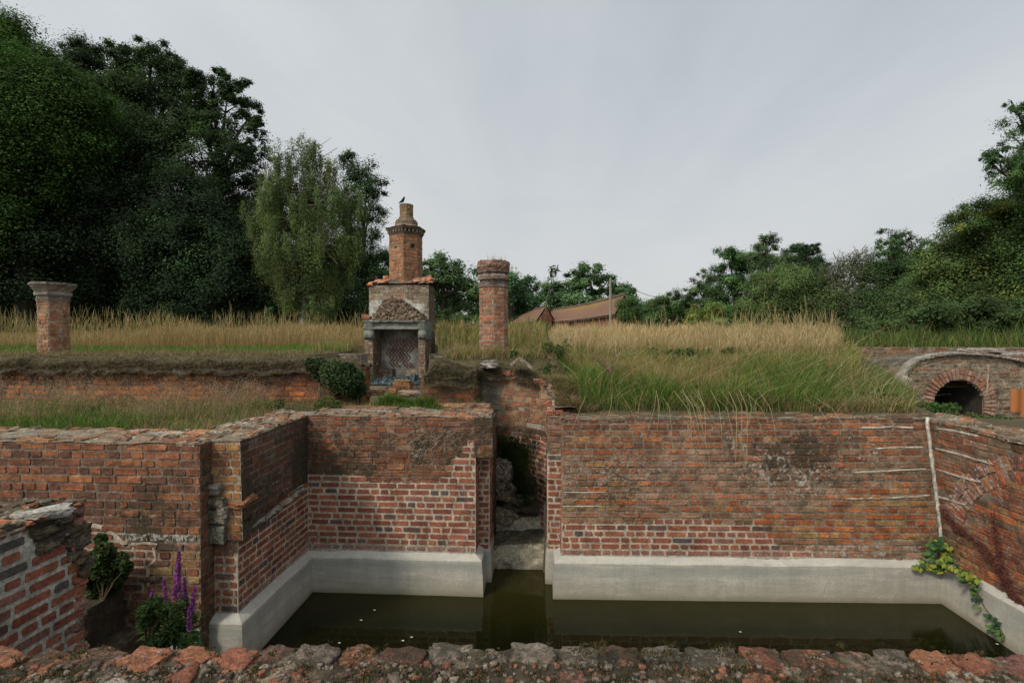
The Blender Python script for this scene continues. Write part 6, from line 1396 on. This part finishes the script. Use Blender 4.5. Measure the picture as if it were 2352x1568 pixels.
# dead creeper stems on the right wall
W = thing('dead_creeper', 'bare dark red dead creeper stems climbing the right pool wall', 'creeper', tuple(PXX(2352, 1380, 4.6))); mb = MB()
def onr(px, py): a, h = fr_right.pix(px, py); p = fr_right(a, h); return p + V(-.03, 0, 0)
for k in range(26):
    s_ = random.uniform(0, 1); pth_ = []
    ctrl = [(2168, 1165), (2200, 1210), (2260, 1255), (2300, 1310), (2330, 1365), (2360, 1400)] if k % 3 else [(2285, 1180), (2290, 1230), (2300, 1290), (2325, 1345), (2360, 1400)]
    i0 = random.randint(0, len(ctrl) - 3)
    for (px, py) in ctrl[i0:]: pth_.append(onr(px + random.gauss(0, 4), py + random.gauss(0, 4)))
    mb.tube(pth_, [random.uniform(.003, .007)] * len(pth_), 4, (0.085, 0.03, 0.022))
for k in range(520):
    ctrl = [(2168, 1165), (2200, 1210), (2260, 1255), (2300, 1310), (2330, 1365), (2352, 1395)] if k % 3 else [(2285, 1180), (2290, 1230), (2300, 1290), (2325, 1345)]
    t_ = random.uniform(0, len(ctrl) - 1.01); i_ = int(t_); q = [lerp(ctrl[i_][j], ctrl[i_ + 1][j], t_ - i_) for j in (0, 1)]
    a = onr(q[0] + random.gauss(0, 5), q[1] + random.gauss(0, 5)); mb.tube([a, a + V(random.uniform(-.03, 0), random.uniform(-.03, .03), random.uniform(-.03, .03))], [.004, .002], 3, (0.10, 0.035, 0.025))
mb.build('stems', M_BARK, W)
# dead root tracery on the left rear bay
W = thing('dead_creeper', 'pale dead creeper tracery clinging to the old bricks of the left rear wall', 'creeper', (-1.5, YB - .02, 1.7)); mb = MB()
for k in range(80):
    px, py = random.choice([(940, 1000), (960, 990), (1000, 1000), (1040, 985), (1020, 1010), (980, 1030)]); px += random.gauss(0, 22); pts_ = []
    d = random.gauss(0, .6); 
    for i in range(5): pts_.append(PY(px, py, YB - .022) + V(0, -.004, 0)); px += math.sin(d) * 9; py += math.cos(d) * random.uniform(5, 10); d += random.gauss(0, .35)
    mb.tube(pts_, .0018, 3, (0.26, 0.20, 0.15))
mb.build('stems', M_BARK, W)
# floating specks on the water
me_src = None
for i, (px, py) in enumerate([(829, 1423), (779, 1475), (925, 1470), (945, 1462), (1590, 1486), (2290, 1478), (860, 1400), (1700, 1450)]):
    p = PZ(px, py, .006)
    if me_src is None:
        mb = MB(); vs = [mb.add((math.cos(a) * .016, math.sin(a) * .010, .002 * math.sin(2 * a)), (0.45, 0.42, 0.36)) for a in [k * 1.047 for k in range(6)]]; mb.f.append(tuple(vs)); o = mb.build('fallen_petal', M_SOIL); me_src = o
    else: o = me_src.copy(); C.objects.link(o)
    o.location = p; tag(o, 'tiny pale petal floating on the dark water', 'petal', 'petals floating on the pool')

# ================================================================== BARNS, POLE, CAR
def roof_mat():
    m, t, b = base_mat('clay_roof_tiles', 0.9); at = nn(t, 'ShaderNodeVertexColor', layer_name='Col'); g = nn(t, 'ShaderNodeNewGeometry'); sp_ = nn(t, 'ShaderNodeSeparateXYZ'); t.links.new(g.outputs['Position'], sp_.inputs[0])
    w_ = nn(t, 'ShaderNodeMath', operation='FRACT'); t.links.new(mth(t, 'MULTIPLY', sp_.outputs[2], 5.2), w_.inputs[0])
    col = mixn(t, rng_n(t, w_.outputs[0], 0.0, 0.22, 0.55, 0.0), at.outputs[0], (0.045, 0.03, 0.022)); n_ = noise_n(t, g.outputs['Position'], 3, 6, .7)
    col = mixn(t, rng_n(t, n_, .35, .7, 0, .6), col, (0.09, 0.065, 0.05)); t.links.new(col, b.inputs['Base Color'])
    bp = nn(t, 'ShaderNodeBump'); bp.inputs['Strength'].default_value = .6; bp.inputs['Distance'].default_value = .05; t.links.new(w_.outputs[0], bp.inputs['Height']); t.links.new(bp.outputs[0], b.inputs['Normal']); return m
M_ROOF = roof_mat()
def barn(label, R0, R1, E0, E1, zg, wallc, lichen, doors=()):
    """R0-R1 ridge (left, right), E0-E1 near eave"""
    W = thing('brick_barn', label, 'barn', (E1.x, E1.y, zg)); mb = MB()
    F0 = R0 * 2 - E0; F0.z = E0.z; F1 = R1 * 2 - E1; F1.z = E1.z
    up = V(0, 0, .12)
    for (a, b2, c, d, sgn) in ((E0, E1, R1, R0, 1), (F1, F0, R0, R1, 1)):
        sag = lambda u_, v_: V(0, 0, -.18 * math.sin(math.pi * u_) + .06 * nz(u_ * 9, v_ * 3))
        mb.grid(lambda u_, v_: a.lerp(b2, u_).lerp(d.lerp(c, u_), v_ ** 1) + sag(u_, v_) + up, 40, 12, lambda u_, v_: mixc((0.20, 0.105, 0.068), (0.27, 0.165, 0.05), clamp(lichen * (v_ - .55) * 1.6 + .4 * nz(u_ * 6, v_ * 3) - .2 + .5 * (v_ > .4) * math.exp(-((u_ - .55) * 3.2) ** 2) * lichen)))
        mb.grid(lambda u_, v_: a.lerp(b2, 1 - u_).lerp(d.lerp(c, 1 - u_), v_) + sag(1 - u_, v_) - V(0, 0, .03), 40, 12, lambda u_, v_: (0.05, 0.035, 0.03))
    mb.build('roof', M_ROOF, W)
    mb = MB(); ins = .3
    def inset(p, o_): d = (o_ - p); d.z = 0; d.normalize(); return p + d * ins
    C4 = [inset(E0, F0), inset(E1, F1), inset(F1, E1), inset(F0, E0)]
    def wallq(a, b2, top_a, top_b): 
        f = Face(V(a.x, a.y, zg), V(b2.x, b2.y, zg), V(a.x, a.y, top_a), V(b2.x, b2.y, top_b)); mb.grid(lambda u_, v_: f(u_ * f.L, v_ * f.H), 24, 8, lambda u_, v_: mixc(wallc, tuple(q * .6 for q in wallc), clamp(.5 + 1.2 * nz(u_ * 7, v_ * 4))), lambda u_, v_: (.2, .3, 0))
    ze = E0.z - .02
    wallq(C4[0], C4[1], ze, ze); wallq(C4[1], C4[2], ze, ze); wallq(C4[2], C4[3], ze, ze); wallq(C4[3], C4[0], ze, ze)
    for (a, b2, r_) in ((C4[1], C4[2], R1), (C4[3], C4[0], R0)):
        v0 = mb.add(V(a.x, a.y, ze), wallc); v1 = mb.add(V(b2.x, b2.y, ze), wallc); v2 = mb.add(V((a.x + b2.x) / 2, (a.y + b2.y) / 2, r_.z - .08), wallc); mb.f.append((v0, v1, v2))
    mb.build('wall', M_FAR, W)
    # ridge tiles
    mb = MB(); mb.tube([R0.lerp(R1, i / 12) + V(0, 0, .14 - .18 * math.sin(math.pi * i / 12)) for i in range(13)], .13, 6, (0.16, 0.12, 0.09)); mb.build('ridge_tiles', M_ROOF, W)
    for (t0, t1, h0_, h1_, c, nm) in doors:
        a, b2 = C4[0].lerp(C4[1], t0), C4[0].lerp(C4[1], t1); d = (b2 - a).normalized(); n_ = V(d.y, -d.x, 0) * .06; mb = MB()
        mb.prism([(a + n_)[:2], (b2 + n_)[:2], (b2 - n_)[:2], (a - n_)[:2]], zg + h0_, zg + h1_, c); mb.build(nm, M_SOIL, W)
    return W
zr, ze_ = 6.36, 4.71
barn('long low brick barn with sagging orange-lichened tile roof beyond the straw grass', PZ(1271, 713, zr), PZ(1434, 680, zr), PZ(1241, 741, ze_), PZ(1412, 724, ze_), 3.0, (0.25, 0.115, 0.07), 1.0, [(.18, .46, .1, 1.55, (0.30, 0.12, 0.08), 'door')])
barn('smaller brick barn with plain brown roof and pale door, left of the long barn', PZ(1222, 711, 6.4), PZ(1255, 704, 6.4), PZ(1174, 742, 4.62), PZ(1232, 738, 4.62), 3.0, (0.27, 0.13, 0.075), 0.1, [(.2, .42, .0, 1.5, (0.45, 0.38, 0.33), 'door')])
pl = PD(1402, 745, 36); W = thing('utility_pole', 'plain grey wooden utility pole standing in front of the long barn', 'pole', tuple(pl - V(0, 0, .6))); mb = MB(); pt_ = PD(1402, 640, 36); mb.tube([pl - V(0, 0, .8), pl.lerp(pt_, .5), pt_], [.095, .085, .075], 10, (0.22, 0.20, 0.155)); mb.build('shaft', M_BARK, W); mb = MB(); mb.tube([pt_ + V(-.05, .0, .02), pt_ + V(.05, 0, .02)], .05, 8, (0.2, 0.2, 0.18)); mb.build('insulator', M_BARK, W)
pe = PD(1560, 684, 60); pts_ = [pt_.lerp(pe, i / 14) - V(0, 0, .55 * math.sin(math.pi * i / 14)) for i in range(15)]; mb = MB(); mb.tube(pts_, .022, 5, (0.02, 0.02, 0.02)); tag(mb.build('power_cable', M_BARK), 'thin black cable sagging from the utility pole towards the right hedge', 'cable')

# ================================================================== TREES
def tree(name, label, cat, base, D, blobs, leaf=.14, col=(0.04, 0.065, 0.02), dens=1.0, spread=.55, aspect=.6, trunk_r=.25, group=None, hl=None, clump=.31, droop=0, trunkc=(0.06, 0.05, 0.038), limbs=10, rs_=1.12, strands=False, up=.35, twigs=0, twigc=(0.13, 0.11, 0.09)):
    """blobs: (px, py, r_px[, extra depth[, density]]) -> crown masses at distance D"""
    bp_ = PD(base[0], base[1], D); zb = ground_h(bp_.x, bp_.y) - .1
    W = thing(name, label, cat, (bp_.x, bp_.y, zb), group)
    if base[0] > 1400 or 900 < base[0] < 1400: col = tuple(q * 1.25 for q in col); rs_ *= 1.12; clump *= 1.15; dens *= 1.15
    P = []; cc = []; cents = []; NN = []
    if D < 31: leaf *= .74
    for q in blobs:
        px, py, r = q[:3]; r *= rs_; dd = D + (q[3] if len(q) > 3 else random.uniform(-1, 1) * D * .05); dk = q[4] if len(q) > 4 else 1
        c = PD(px, py, dd); R_ = r / F * dd; cents.append((c, R_))
        ncl = min(140, max(10, int(26 * (R_ / (leaf * 14)) ** 2)))
        nl = int(dens * dk * 44 * R_ * R_ / (leaf * leaf)); per = max(4, nl // ncl)
        d = rng.normal(size=(ncl, 3)); d /= np.linalg.norm(d, axis=1)[:, None]; d[:, 1] -= .25; rad = R_ * rng.uniform(.25, 1.02, ncl) ** .5
        cc0 = np.array(c)[None] + d * rad[:, None] * np.array([1, .9, .85]); cr = R_ * clump * rng.uniform(.6, 1.35, ncl)
        off = rng.normal(size=(ncl, per, 3)) * np.array([.62, .62, .42]) * cr[:, None, None]
        if strands: off = off * np.array([.38, .38, .5]); off[:, :, 2] -= rng.uniform(0, 2.2, (ncl, per)) * cr[:, None]
        elif droop: off[:, :, 2] -= np.abs(rng.normal(size=(ncl, per))) * cr[:, None] * droop
        on_ = off / (np.linalg.norm(off, axis=2)[:, :, None] + 1e-6) * .9 + d[:, None, :] * .5 + np.array([0, 0, .55]); NN.append(on_.reshape(-1, 3)); P.append((cc0[:, None, :] + off).reshape(-1, 3)); kb = rng.uniform(.55, 1.9, ncl); base_c = np.array(col)[None] * kb[:, None]
        if hl is not None: m_ = rng.random(ncl) < hl[1]; base_c[m_] = np.array(hl[0]) * kb[m_][:, None]
        cc.append((np.repeat(base_c, per, 0)) * rng.uniform(.86, 1.14, (ncl * per, 1)))
    P = np.concatenate(P); cc = np.concatenate(cc); NN = np.concatenate(NN); ok = P[:, 2] > zb + .05
    quads_obj('crown', leaf_quads(P[ok], leaf, aspect, up=up, droop=droop, nrm=NN[ok]), cc[ok], M_LEAF, W)
    mb = MB(); top = max((c for c, r in cents), key=lambda c: c.z); fork = V(bp_.x, bp_.y, zb + max(.6, (min(c.z for c, r in cents) - zb) * .9 + .25))
    mean = sum((c for c, r in cents), V(0, 0, 0)) / len(cents)
    tp = V(lerp(bp_.x, mean.x, .6), lerp(bp_.y, mean.y, .6), lerp(zb, top.z, .75)); path = [V(bp_.x, bp_.y, zb - .2)] + [V(bp_.x, bp_.y, zb).lerp(tp, i / 6) + V(.12 * nz(i, D), .1 * nz(D, i), 0) * (tp.z - zb) * .12 for i in range(1, 7)]
    mb.tube(path, [trunk_r * (1 - .12 * i) for i in range(7)], 10, trunkc)
    for (c, R_) in sorted(cents, key=lambda q: -q[1])[:limbs]:
        i_ = min(5, max(1, int((c.z - zb) / max(.5, tp.z - zb) * 5))); s_ = path[i_]; m_ = s_.lerp(c, .55) + V(0, 0, .08 * (c - s_).length); mb.tube([s_, m_, c], [trunk_r * .38, trunk_r * .22, trunk_r * .08], 6, trunkc)
        for _ in range(4):
            e_ = c + V(random.gauss(0, 1), random.gauss(0, 1), random.gauss(0, .8)).normalized() * R_ * .8; mb.tube([c.lerp(m_, .3), c.lerp(e_, .5) + V(0, 0, .05), e_], [trunk_r * .12, trunk_r * .07, trunk_r * .03], 5, trunkc)
    for (c, R_) in cents:
        for _ in range(twigs):
            e_ = c + V(random.gauss(0, 1), random.gauss(0, .6) - .3, random.gauss(.25, .8)).normalized() * R_ * random.uniform(.7, 1.25); s_ = c + V(random.gauss(0, .3), -R_ * .3, random.gauss(0, .3)) * R_; m_ = s_.lerp(e_, .5) + V(random.gauss(0, .12), 0, random.gauss(.05, .1)) * R_; mb.tube([s_, m_, e_], [.018, .012, .005], 3, twigc, cap=False)
    mb.build('trunk', M_BARK, W)
    return W
OAK = (0.026, 0.046, 0.018); OAKD = (0.018, 0.033, 0.014); LIME = (0.040, 0.085, 0.020)
GW = 'big trees of the dark wood on the left'
tree('broadleaf_tree', 'tallest dark tree at the far left edge with a brighter green patch', 'tree', (60, 770), 21, [(-60, 90, 90), (10, 90, 62), (45, 130, 75), (95, 165, 62), (-20, 190, 120), (60, 240, 110), (140, 225, 75), (200, 215, 55), (150, 290, 95), (220, 290, 62), (20, 340, 130), (110, 380, 110), (-80, 300, 150), (-70, 480, 150)], .125, (0.042, 0.082, 0.018), hl=(LIME, .32), group=GW, trunk_r=.4)
tree('broadleaf_tree', 'dark tree at the left edge whose low boughs hang behind the shorter pillar', 'tree', (30, 770), 22.5, [(0, 480, 120), (100, 500, 105), (180, 420, 100), (-60, 620, 130), (40, 620, 110), (130, 610, 110), (210, 540, 95), (30, 720, 80), (110, 715, 80)], .13, OAKD, group=GW, trunk_r=.35, dens=1.1)
tree('broadleaf_tree', 'small dark treetop showing between the two tallest crowns on the left', 'tree', (210, 770), 28, [(185, 125, 34), (215, 140, 42), (240, 175, 45), (200, 190, 55), (250, 240, 70), (200, 290, 80), (240, 380, 90)], .14, OAKD, group=GW, trunk_r=.3)
tree('broadleaf_tree', 'tall dark tree with ragged domed top, second from the left edge', 'tree', (330, 770), 25, [(300, 130, 36), (345, 135, 38), (390, 140, 34), (290, 165, 38), (340, 185, 62), (400, 190, 52), (435, 200, 34), (290, 250, 70), (370, 270, 85), (430, 260, 50), (300, 350, 95), (390, 360, 80), (330, 450, 110)], .135, OAK, hl=((0.05, 0.09, 0.025), .15), group=GW, trunk_r=.42, clump=.26)
tree('broadleaf_tree', 'tall loose-crowned dark tree leaning right above the birch, sky showing through', 'tree', (470, 770), 24.5, [(455, 195, 34), (490, 200, 36), (530, 200, 34), (565, 215, 30), (520, 240, 46), (575, 265, 34), (600, 295, 26), (450, 260, 50, None or 0 + 24.5, 1), (500, 300, 60), (560, 330, 50, 24, .8), (590, 360, 36, 24, .6), (530, 390, 55, 24, .8), (560, 440, 45, 24, .7), (470, 380, 80), (500, 470, 70), (600, 420, 22, 24, .5)][0:7] + [(450, 260, 50), (500, 300, 60), (560, 330, 50, -.5, .8), (590, 360, 36, -.5, .6), (530, 390, 55, -.5, .8), (560, 440, 45, -.5, .7), (470, 380, 80), (500, 470, 70), (600, 420, 22, -.5, .5)], .13, OAK, hl=((0.045, 0.085, 0.028), .2), group=GW, trunk_r=.36, clump=.22, dens=.85)
GU = 'dark understorey trees of the left wood'
tree('understorey_tree', 'dark understorey tree rising behind the tan meadow, between pillar and sapling', 'tree', (290, 775), 22.5, [(250, 500, 80), (330, 500, 85), (280, 590, 95), (380, 590, 90), (230, 660, 90), (330, 680, 95), (250, 740, 60), (400, 720, 80)], .13, OAKD, group=GU, trunk_r=.25, dens=1.15)
tree('understorey_tree', 'dark understorey tree with bluish-green boughs left of the birch', 'tree', (490, 775), 21.5, [(420, 470, 80), (500, 540, 80), (440, 570, 90), (540, 610, 75), (470, 650, 95), (560, 690, 80), (480, 735, 65), (390, 740, 70)], .125, (0.020, 0.038, 0.017), hl=((0.035, 0.068, 0.026), .18), group=GU, trunk_r=.22, dens=1.1)
tree('understorey_tree', 'dark low tree filling the gap beneath the birch crown', 'tree', (600, 770), 26, [(600, 480, 60), (620, 560, 70), (590, 640, 80), (650, 650, 80), (620, 720, 70), (700, 700, 70), (760, 690, 70), (800, 730, 50), (540, 720, 70), (730, 745, 45)], .13, (0.018, 0.032, 0.014), group=GU, trunk_r=.22, dens=1.2)
tree('understorey_tree', 'deep black-green tree mass at the back of the left wood', 'tree', (150, 770), 29, [(60, 640, 130), (200, 620, 120), (340, 560, 120), (480, 560, 110), (100, 740, 90), (300, 730, 90), (450, 700, 100), (560, 740, 70), (650, 760, 45), (-60, 700, 110), (620, 700, 60)], .17, (0.016, 0.028, 0.013), group=GU, trunk_r=.3, dens=1.2)
tree('birch_tree', 'pale olive-green birch with drooping twigs and a pale trunk, right of the dark wood', 'tree', (697, 768), 20, [(690, 340, 42, 0, .30), (725, 350, 40, 0, .3), (650, 385, 48, 0, .55), (700, 400, 55, 0, .6), (750, 400, 42, 0, .6), (620, 430, 40), (670, 460, 62), (740, 460, 62), (790, 450, 42, 0, .8), (610, 500, 45), (680, 540, 75), (760, 530, 66), (810, 500, 35, 0, .7), (640, 580, 50), (720, 620, 70), (770, 610, 48), (690, 660, 48, 0, .8), (750, 680, 40, 0, .7), (800, 570, 35, 0, .7)], .085, (0.070, 0.100, 0.036), dens=1.0, strands=True, rs_=1.15, hl=((0.095, 0.125, 0.042), .35), trunk_r=.14, trunkc=(0.27, 0.25, 0.21), clump=.34, droop=.9, aspect=.5, twigs=10, twigc=(0.22, 0.19, 0.15), limbs=14)
tree('birch_tree', 'thin second birch stem leaning at the right of the pale-trunked birch', 'tree', (742, 768), 21, [(745, 640, 36, 0, .6), (765, 590, 34, 0, .6), (735, 560, 36, 0, .6)], .085, (0.07, 0.09, 0.035), dens=.6, strands=True, trunk_r=.07, trunkc=(0.14, 0.12, 0.09), droop=.8)
tree('broadleaf_tree', 'dark green tree showing behind the right side of the birch', 'tree', (830, 768), 30, [(815, 380, 28, 0, .6), (845, 405, 32, 0, .6), (862, 435, 24, 0, .6), (820, 440, 42, 0, .7), (850, 480, 34, 0, .6), (835, 520, 38, 0, .6), (820, 580, 50), (860, 590, 36), (880, 610, 22), (840, 640, 50), (875, 660, 34), (850, 720, 42), (800, 690, 60)], .15, (0.032, 0.062, 0.022), group=None, trunk_r=.22, dens=1.0, rs_=1.3, clump=.34)
GM = 'distant trees beyond the field'
tree('distant_tree', 'rounded distant tree just right of the chimney stack', 'tree', (1010, 755), 62, [(985, 612, 22), (1008, 605, 24), (1035, 625, 28), (1060, 640, 26), (975, 660, 30), (1015, 665, 45), (1060, 680, 38), (1085, 660, 20), (1000, 710, 40), (1060, 720, 35)], .30, (0.050, 0.085, 0.036), group=GM, trunk_r=.5, droop=.3)
tree('distant_tree', 'distant trees behind the tall brick pillar, taller at the left', 'tree', (1180, 755), 68, [(1110, 640, 24), (1090, 690, 30), (1150, 640, 26), (1180, 650, 30), (1205, 660, 24), (1160, 690, 38), (1210, 700, 30), (1130, 710, 34), (1235, 700, 18)], .32, (0.040, 0.082, 0.034), group=GM, trunk_r=.5)
tree('distant_tree', 'low distant tree between the pillar and the highest distant crown', 'tree', (1260, 755), 78, [(1245, 672, 22), (1270, 670, 24), (1290, 680, 22), (1255, 705, 30), (1225, 715, 30), (1290, 715, 30)], .36, (0.045, 0.078, 0.034), group=GM, trunk_r=.5)
tree('distant_tree', 'highest distant domed tree behind the long barn roof', 'tree', (1360, 755), 74, [(1345, 632, 24), (1370, 630, 22), (1320, 650, 26), (1355, 655, 34), (1395, 650, 22), (1305, 675, 26), (1340, 690, 38), (1385, 685, 34), (1420, 660, 24), (1440, 672, 20), (1425, 695, 28), (1300, 710, 32), (1452, 690, 14, 0, .5)], .34, (0.050, 0.088, 0.036), group=GM, trunk_r=.6, clump=.24)
GF = 'low far hedgerow trees closing the horizon'
for k_, (hx, hw_, hy, hd, lb_) in enumerate([(1190, 70, 722, 85, 'low hazy tree clump on the horizon just right of the tall brick pillar'), (1500, 80, 728, 80, 'low tree clump on the horizon right of the long barn'), (1640, 80, 715, 60, 'dark low tree clump closing the gap beneath the fresh green rounded tree'), (1000, 60, 722, 80, 'low tree clump on the horizon right of the fireplace body')]):
    tree('distant_tree', lb_, 'tree', (hx, 758), hd, [(hx + random.uniform(-hw_, hw_), hy + random.uniform(-8, 24), random.uniform(18, 28)) for _ in range(9)], .32, (0.040, 0.070, 0.030), group=GF, trunk_r=.3, limbs=3)
tree('hedge_shrub', 'light green hedge seen between the fireplace and the tall brick pillar', 'hedge', (1050, 765), 34, [(1010, 735, 20), (1035, 730, 20), (1060, 738, 20), (1085, 742, 18), (1110, 748, 18), (990, 745, 16), (1120, 740, 16), (1200, 752, 10)], .13, (0.060, 0.095, 0.032), trunk_r=.06, limbs=3)
GH = 'shrubs between the barn and the right-hand trees'
tree('shrub', 'dark bushy shrub at the right end of the long barn', 'shrub', (1440, 760), 26, [(1440, 710, 22), (1465, 705, 22), (1490, 715, 26), (1450, 735, 24), (1480, 745, 22), (1510, 700, 20)], .10, (0.045, 0.085, 0.026), group=GH, trunk_r=.07, limbs=4)
tree('shrub', 'dark shrub with ragged twigs right of the one at the barn end', 'shrub', (1540, 760), 25, [(1530, 700, 24), (1555, 690, 22), (1540, 730, 32), (1580, 710, 28), (1510, 740, 26), (1590, 745, 26)], .10, (0.050, 0.085, 0.028), group=GH, trunk_r=.07, limbs=4)
tree('shrub', 'yellow-green leafy shrub in the middle of the right-hand scrub', 'shrub', (1620, 765), 20, [(1600, 725, 22), (1635, 720, 24), (1615, 745, 22), (1650, 745, 18), (1580, 750, 14)], .085, (0.10, 0.14, 0.03), hl=((0.17, 0.19, 0.04), .3), group=GH, trunk_r=.05, limbs=4)
GR = 'tangled trees along the right side'
tree('thicket_tree', 'small twiggy tree at the left end of the right-hand trees', 'tree', (1620, 765), 24, [(1600, 655, 24, 0, .45), (1625, 635, 20, 0, .4), (1615, 680, 30, 0, .8), (1580, 680, 16, 0, .5), (1640, 700, 34)], .10, (0.045, 0.075, 0.028), group=GR, trunk_r=.1, clump=.24, twigs=8)
tree('thicket_tree', 'fresh green rounded tree at the left of the right-hand trees', 'tree', (1690, 765), 24, [(1670, 585, 22), (1695, 590, 28), (1715, 605, 24), (1680, 620, 32), (1665, 650, 30), (1710, 650, 34), (1690, 690, 44), (1650, 720, 30)], .10, (0.050, 0.105, 0.034), group=GR, trunk_r=.14, clump=.26)
tree('thicket_tree', 'open-crowned small tree with a leafy peak above the right-hand trees', 'tree', (1755, 765), 23, [(1760, 555, 26, 0, .5), (1750, 580, 32, 0, .6), (1735, 600, 26, 0, .6), (1785, 590, 24, 0, .5), (1770, 630, 40), (1800, 610, 26, 0, .6)], .095, (0.045, 0.075, 0.028), group=GR, trunk_r=.12, clump=.2, twigs=6)
tree('thicket_tree', 'dark pointed-topped yew-like tree between two lighter crowns on the right', 'tree', (1840, 765), 26, [(1840, 570, 18), (1860, 572, 16), (1825, 590, 26), (1855, 600, 28), (1880, 610, 20), (1840, 640, 44), (1890, 650, 26)], .08, (0.022, 0.042, 0.018), group=GR, trunk_r=.14, clump=.2, dens=1.2)
tree('thicket_tree', 'yellowish green tangled bush hung with grey dead twigs, right of centre', 'tree', (1790, 770), 20, [(1770, 665, 42), (1810, 650, 40), (1740, 690, 42), (1790, 710, 55), (1850, 690, 50), (1730, 740, 40), (1850, 745, 45), (1890, 700, 36, 0, .6)], .085, (0.055, 0.085, 0.028), hl=((0.09, 0.12, 0.035), .25), group=GR, trunk_r=.1, twigs=14, twigc=(0.12, 0.095, 0.07))
tree('thicket_tree', 'grey bare-twigged tree half dead in the middle of the right-hand trees', 'tree', (1950, 775), 19.5, [(1930, 620, 34, 0, .15), (1965, 600, 34, 0, .2), (1900, 640, 34, 0, .2), (1990, 620, 34, 0, .4), (1940, 670, 55, 0, .4), (1900, 710, 48, 0, .5), (1960, 730, 55, 0, .9)], .08, (0.060, 0.075, 0.035), group=GR, trunk_r=.1, twigs=34, twigc=(0.17, 0.155, 0.13))
tree('thicket_tree', 'leggy tree with an open spiky top near the middle of the right-hand trees', 'tree', (2060, 780), 19, [(2035, 545, 20, 0, .35), (2060, 560, 28, 0, .5), (2095, 555, 22, 0, .35), (2120, 575, 24, 0, .45), (2040, 590, 36, 0, .8), (2085, 600, 40), (2060, 640, 50), (2120, 640, 46), (2010, 650, 40), (2070, 700, 60), (2010, 730, 60)], .085, (0.040, 0.075, 0.026), group=GR, trunk_r=.12, clump=.22, twigs=5)
tree('thicket_tree', 'broad leafy tree with olive leaves above the arch at the right', 'tree', (2180, 790), 16.5, [(2160, 610, 44), (2200, 570, 42), (2240, 590, 50), (2180, 660, 66), (2120, 700, 56), (2240, 680, 76), (2170, 750, 66), (2090, 765, 50), (2250, 770, 60), (2030, 785, 40)], .085, (0.052, 0.082, 0.026), hl=((0.085, 0.115, 0.035), .25), group=GR, trunk_r=.15, twigs=3)
tree('thicket_tree', 'large leafy tree at the right edge with yellow-tipped upper leaves', 'tree', (2330, 800), 15.5, [(2210, 520, 32), (2250, 500, 38), (2300, 495, 44), (2345, 480, 44), (2270, 550, 60), (2340, 560, 66), (2400, 520, 80), (2300, 640, 80), (2380, 660, 90), (2320, 740, 70), (2400, 760, 80)], .08, (0.045, 0.078, 0.024), hl=((0.12, 0.14, 0.032), .2), group=GR, trunk_r=.18)
tree('ash_tree', 'overhanging ash branch with drooping leaflets high at the right edge', 'tree', (2480, 800), 14, [(2330, 245, 22, 0, .7), (2345, 285, 34), (2350, 335, 36), (2290, 355, 26, 0, .8), (2260, 372, 18, 0, .7), (2310, 390, 38), (2350, 420, 40), (2400, 330, 70), (2420, 430, 80), (2285, 385, 20, 0, .7), (2440, 560, 80)], .085, (0.040, 0.080, 0.024), hl=((0.06, 0.11, 0.03), .2), trunk_r=.2, aspect=.38, clump=.24, droop=.35)
tree('thicket_tree', 'dark undergrowth at the foot of the right-hand trees', 'tree', (1800, 790), 22, [(1700, 750, 40), (1770, 765, 40), (1850, 770, 44), (1920, 775, 44), (1990, 780, 40), (2060, 700, 50), (1640, 760, 26), (2120, 790, 40), (2200, 800, 40), (2300, 800, 50)], .10, (0.025, 0.042, 0.018), group=GR, trunk_r=.08, dens=1.1)
tree('thicket_tree', 'dense dark hedge growth leaning over the thin parapet wall at the right', 'tree', (2150, 800), 13.0, [(x_, random.uniform(755, 778), random.uniform(26, 34)) for x_ in range(1960, 2480, 36)] + [(x_, random.uniform(700, 735), random.uniform(34, 44)) for x_ in range(2060, 2480, 60)], .085, (0.034, 0.056, 0.020), hl=((0.05, 0.075, 0.025), .25), group=GR, trunk_r=.06, limbs=5)
print('TOTAL', len(C.objects), sum(len(o.data.polygons) for o in C.objects if o.type == 'MESH'))
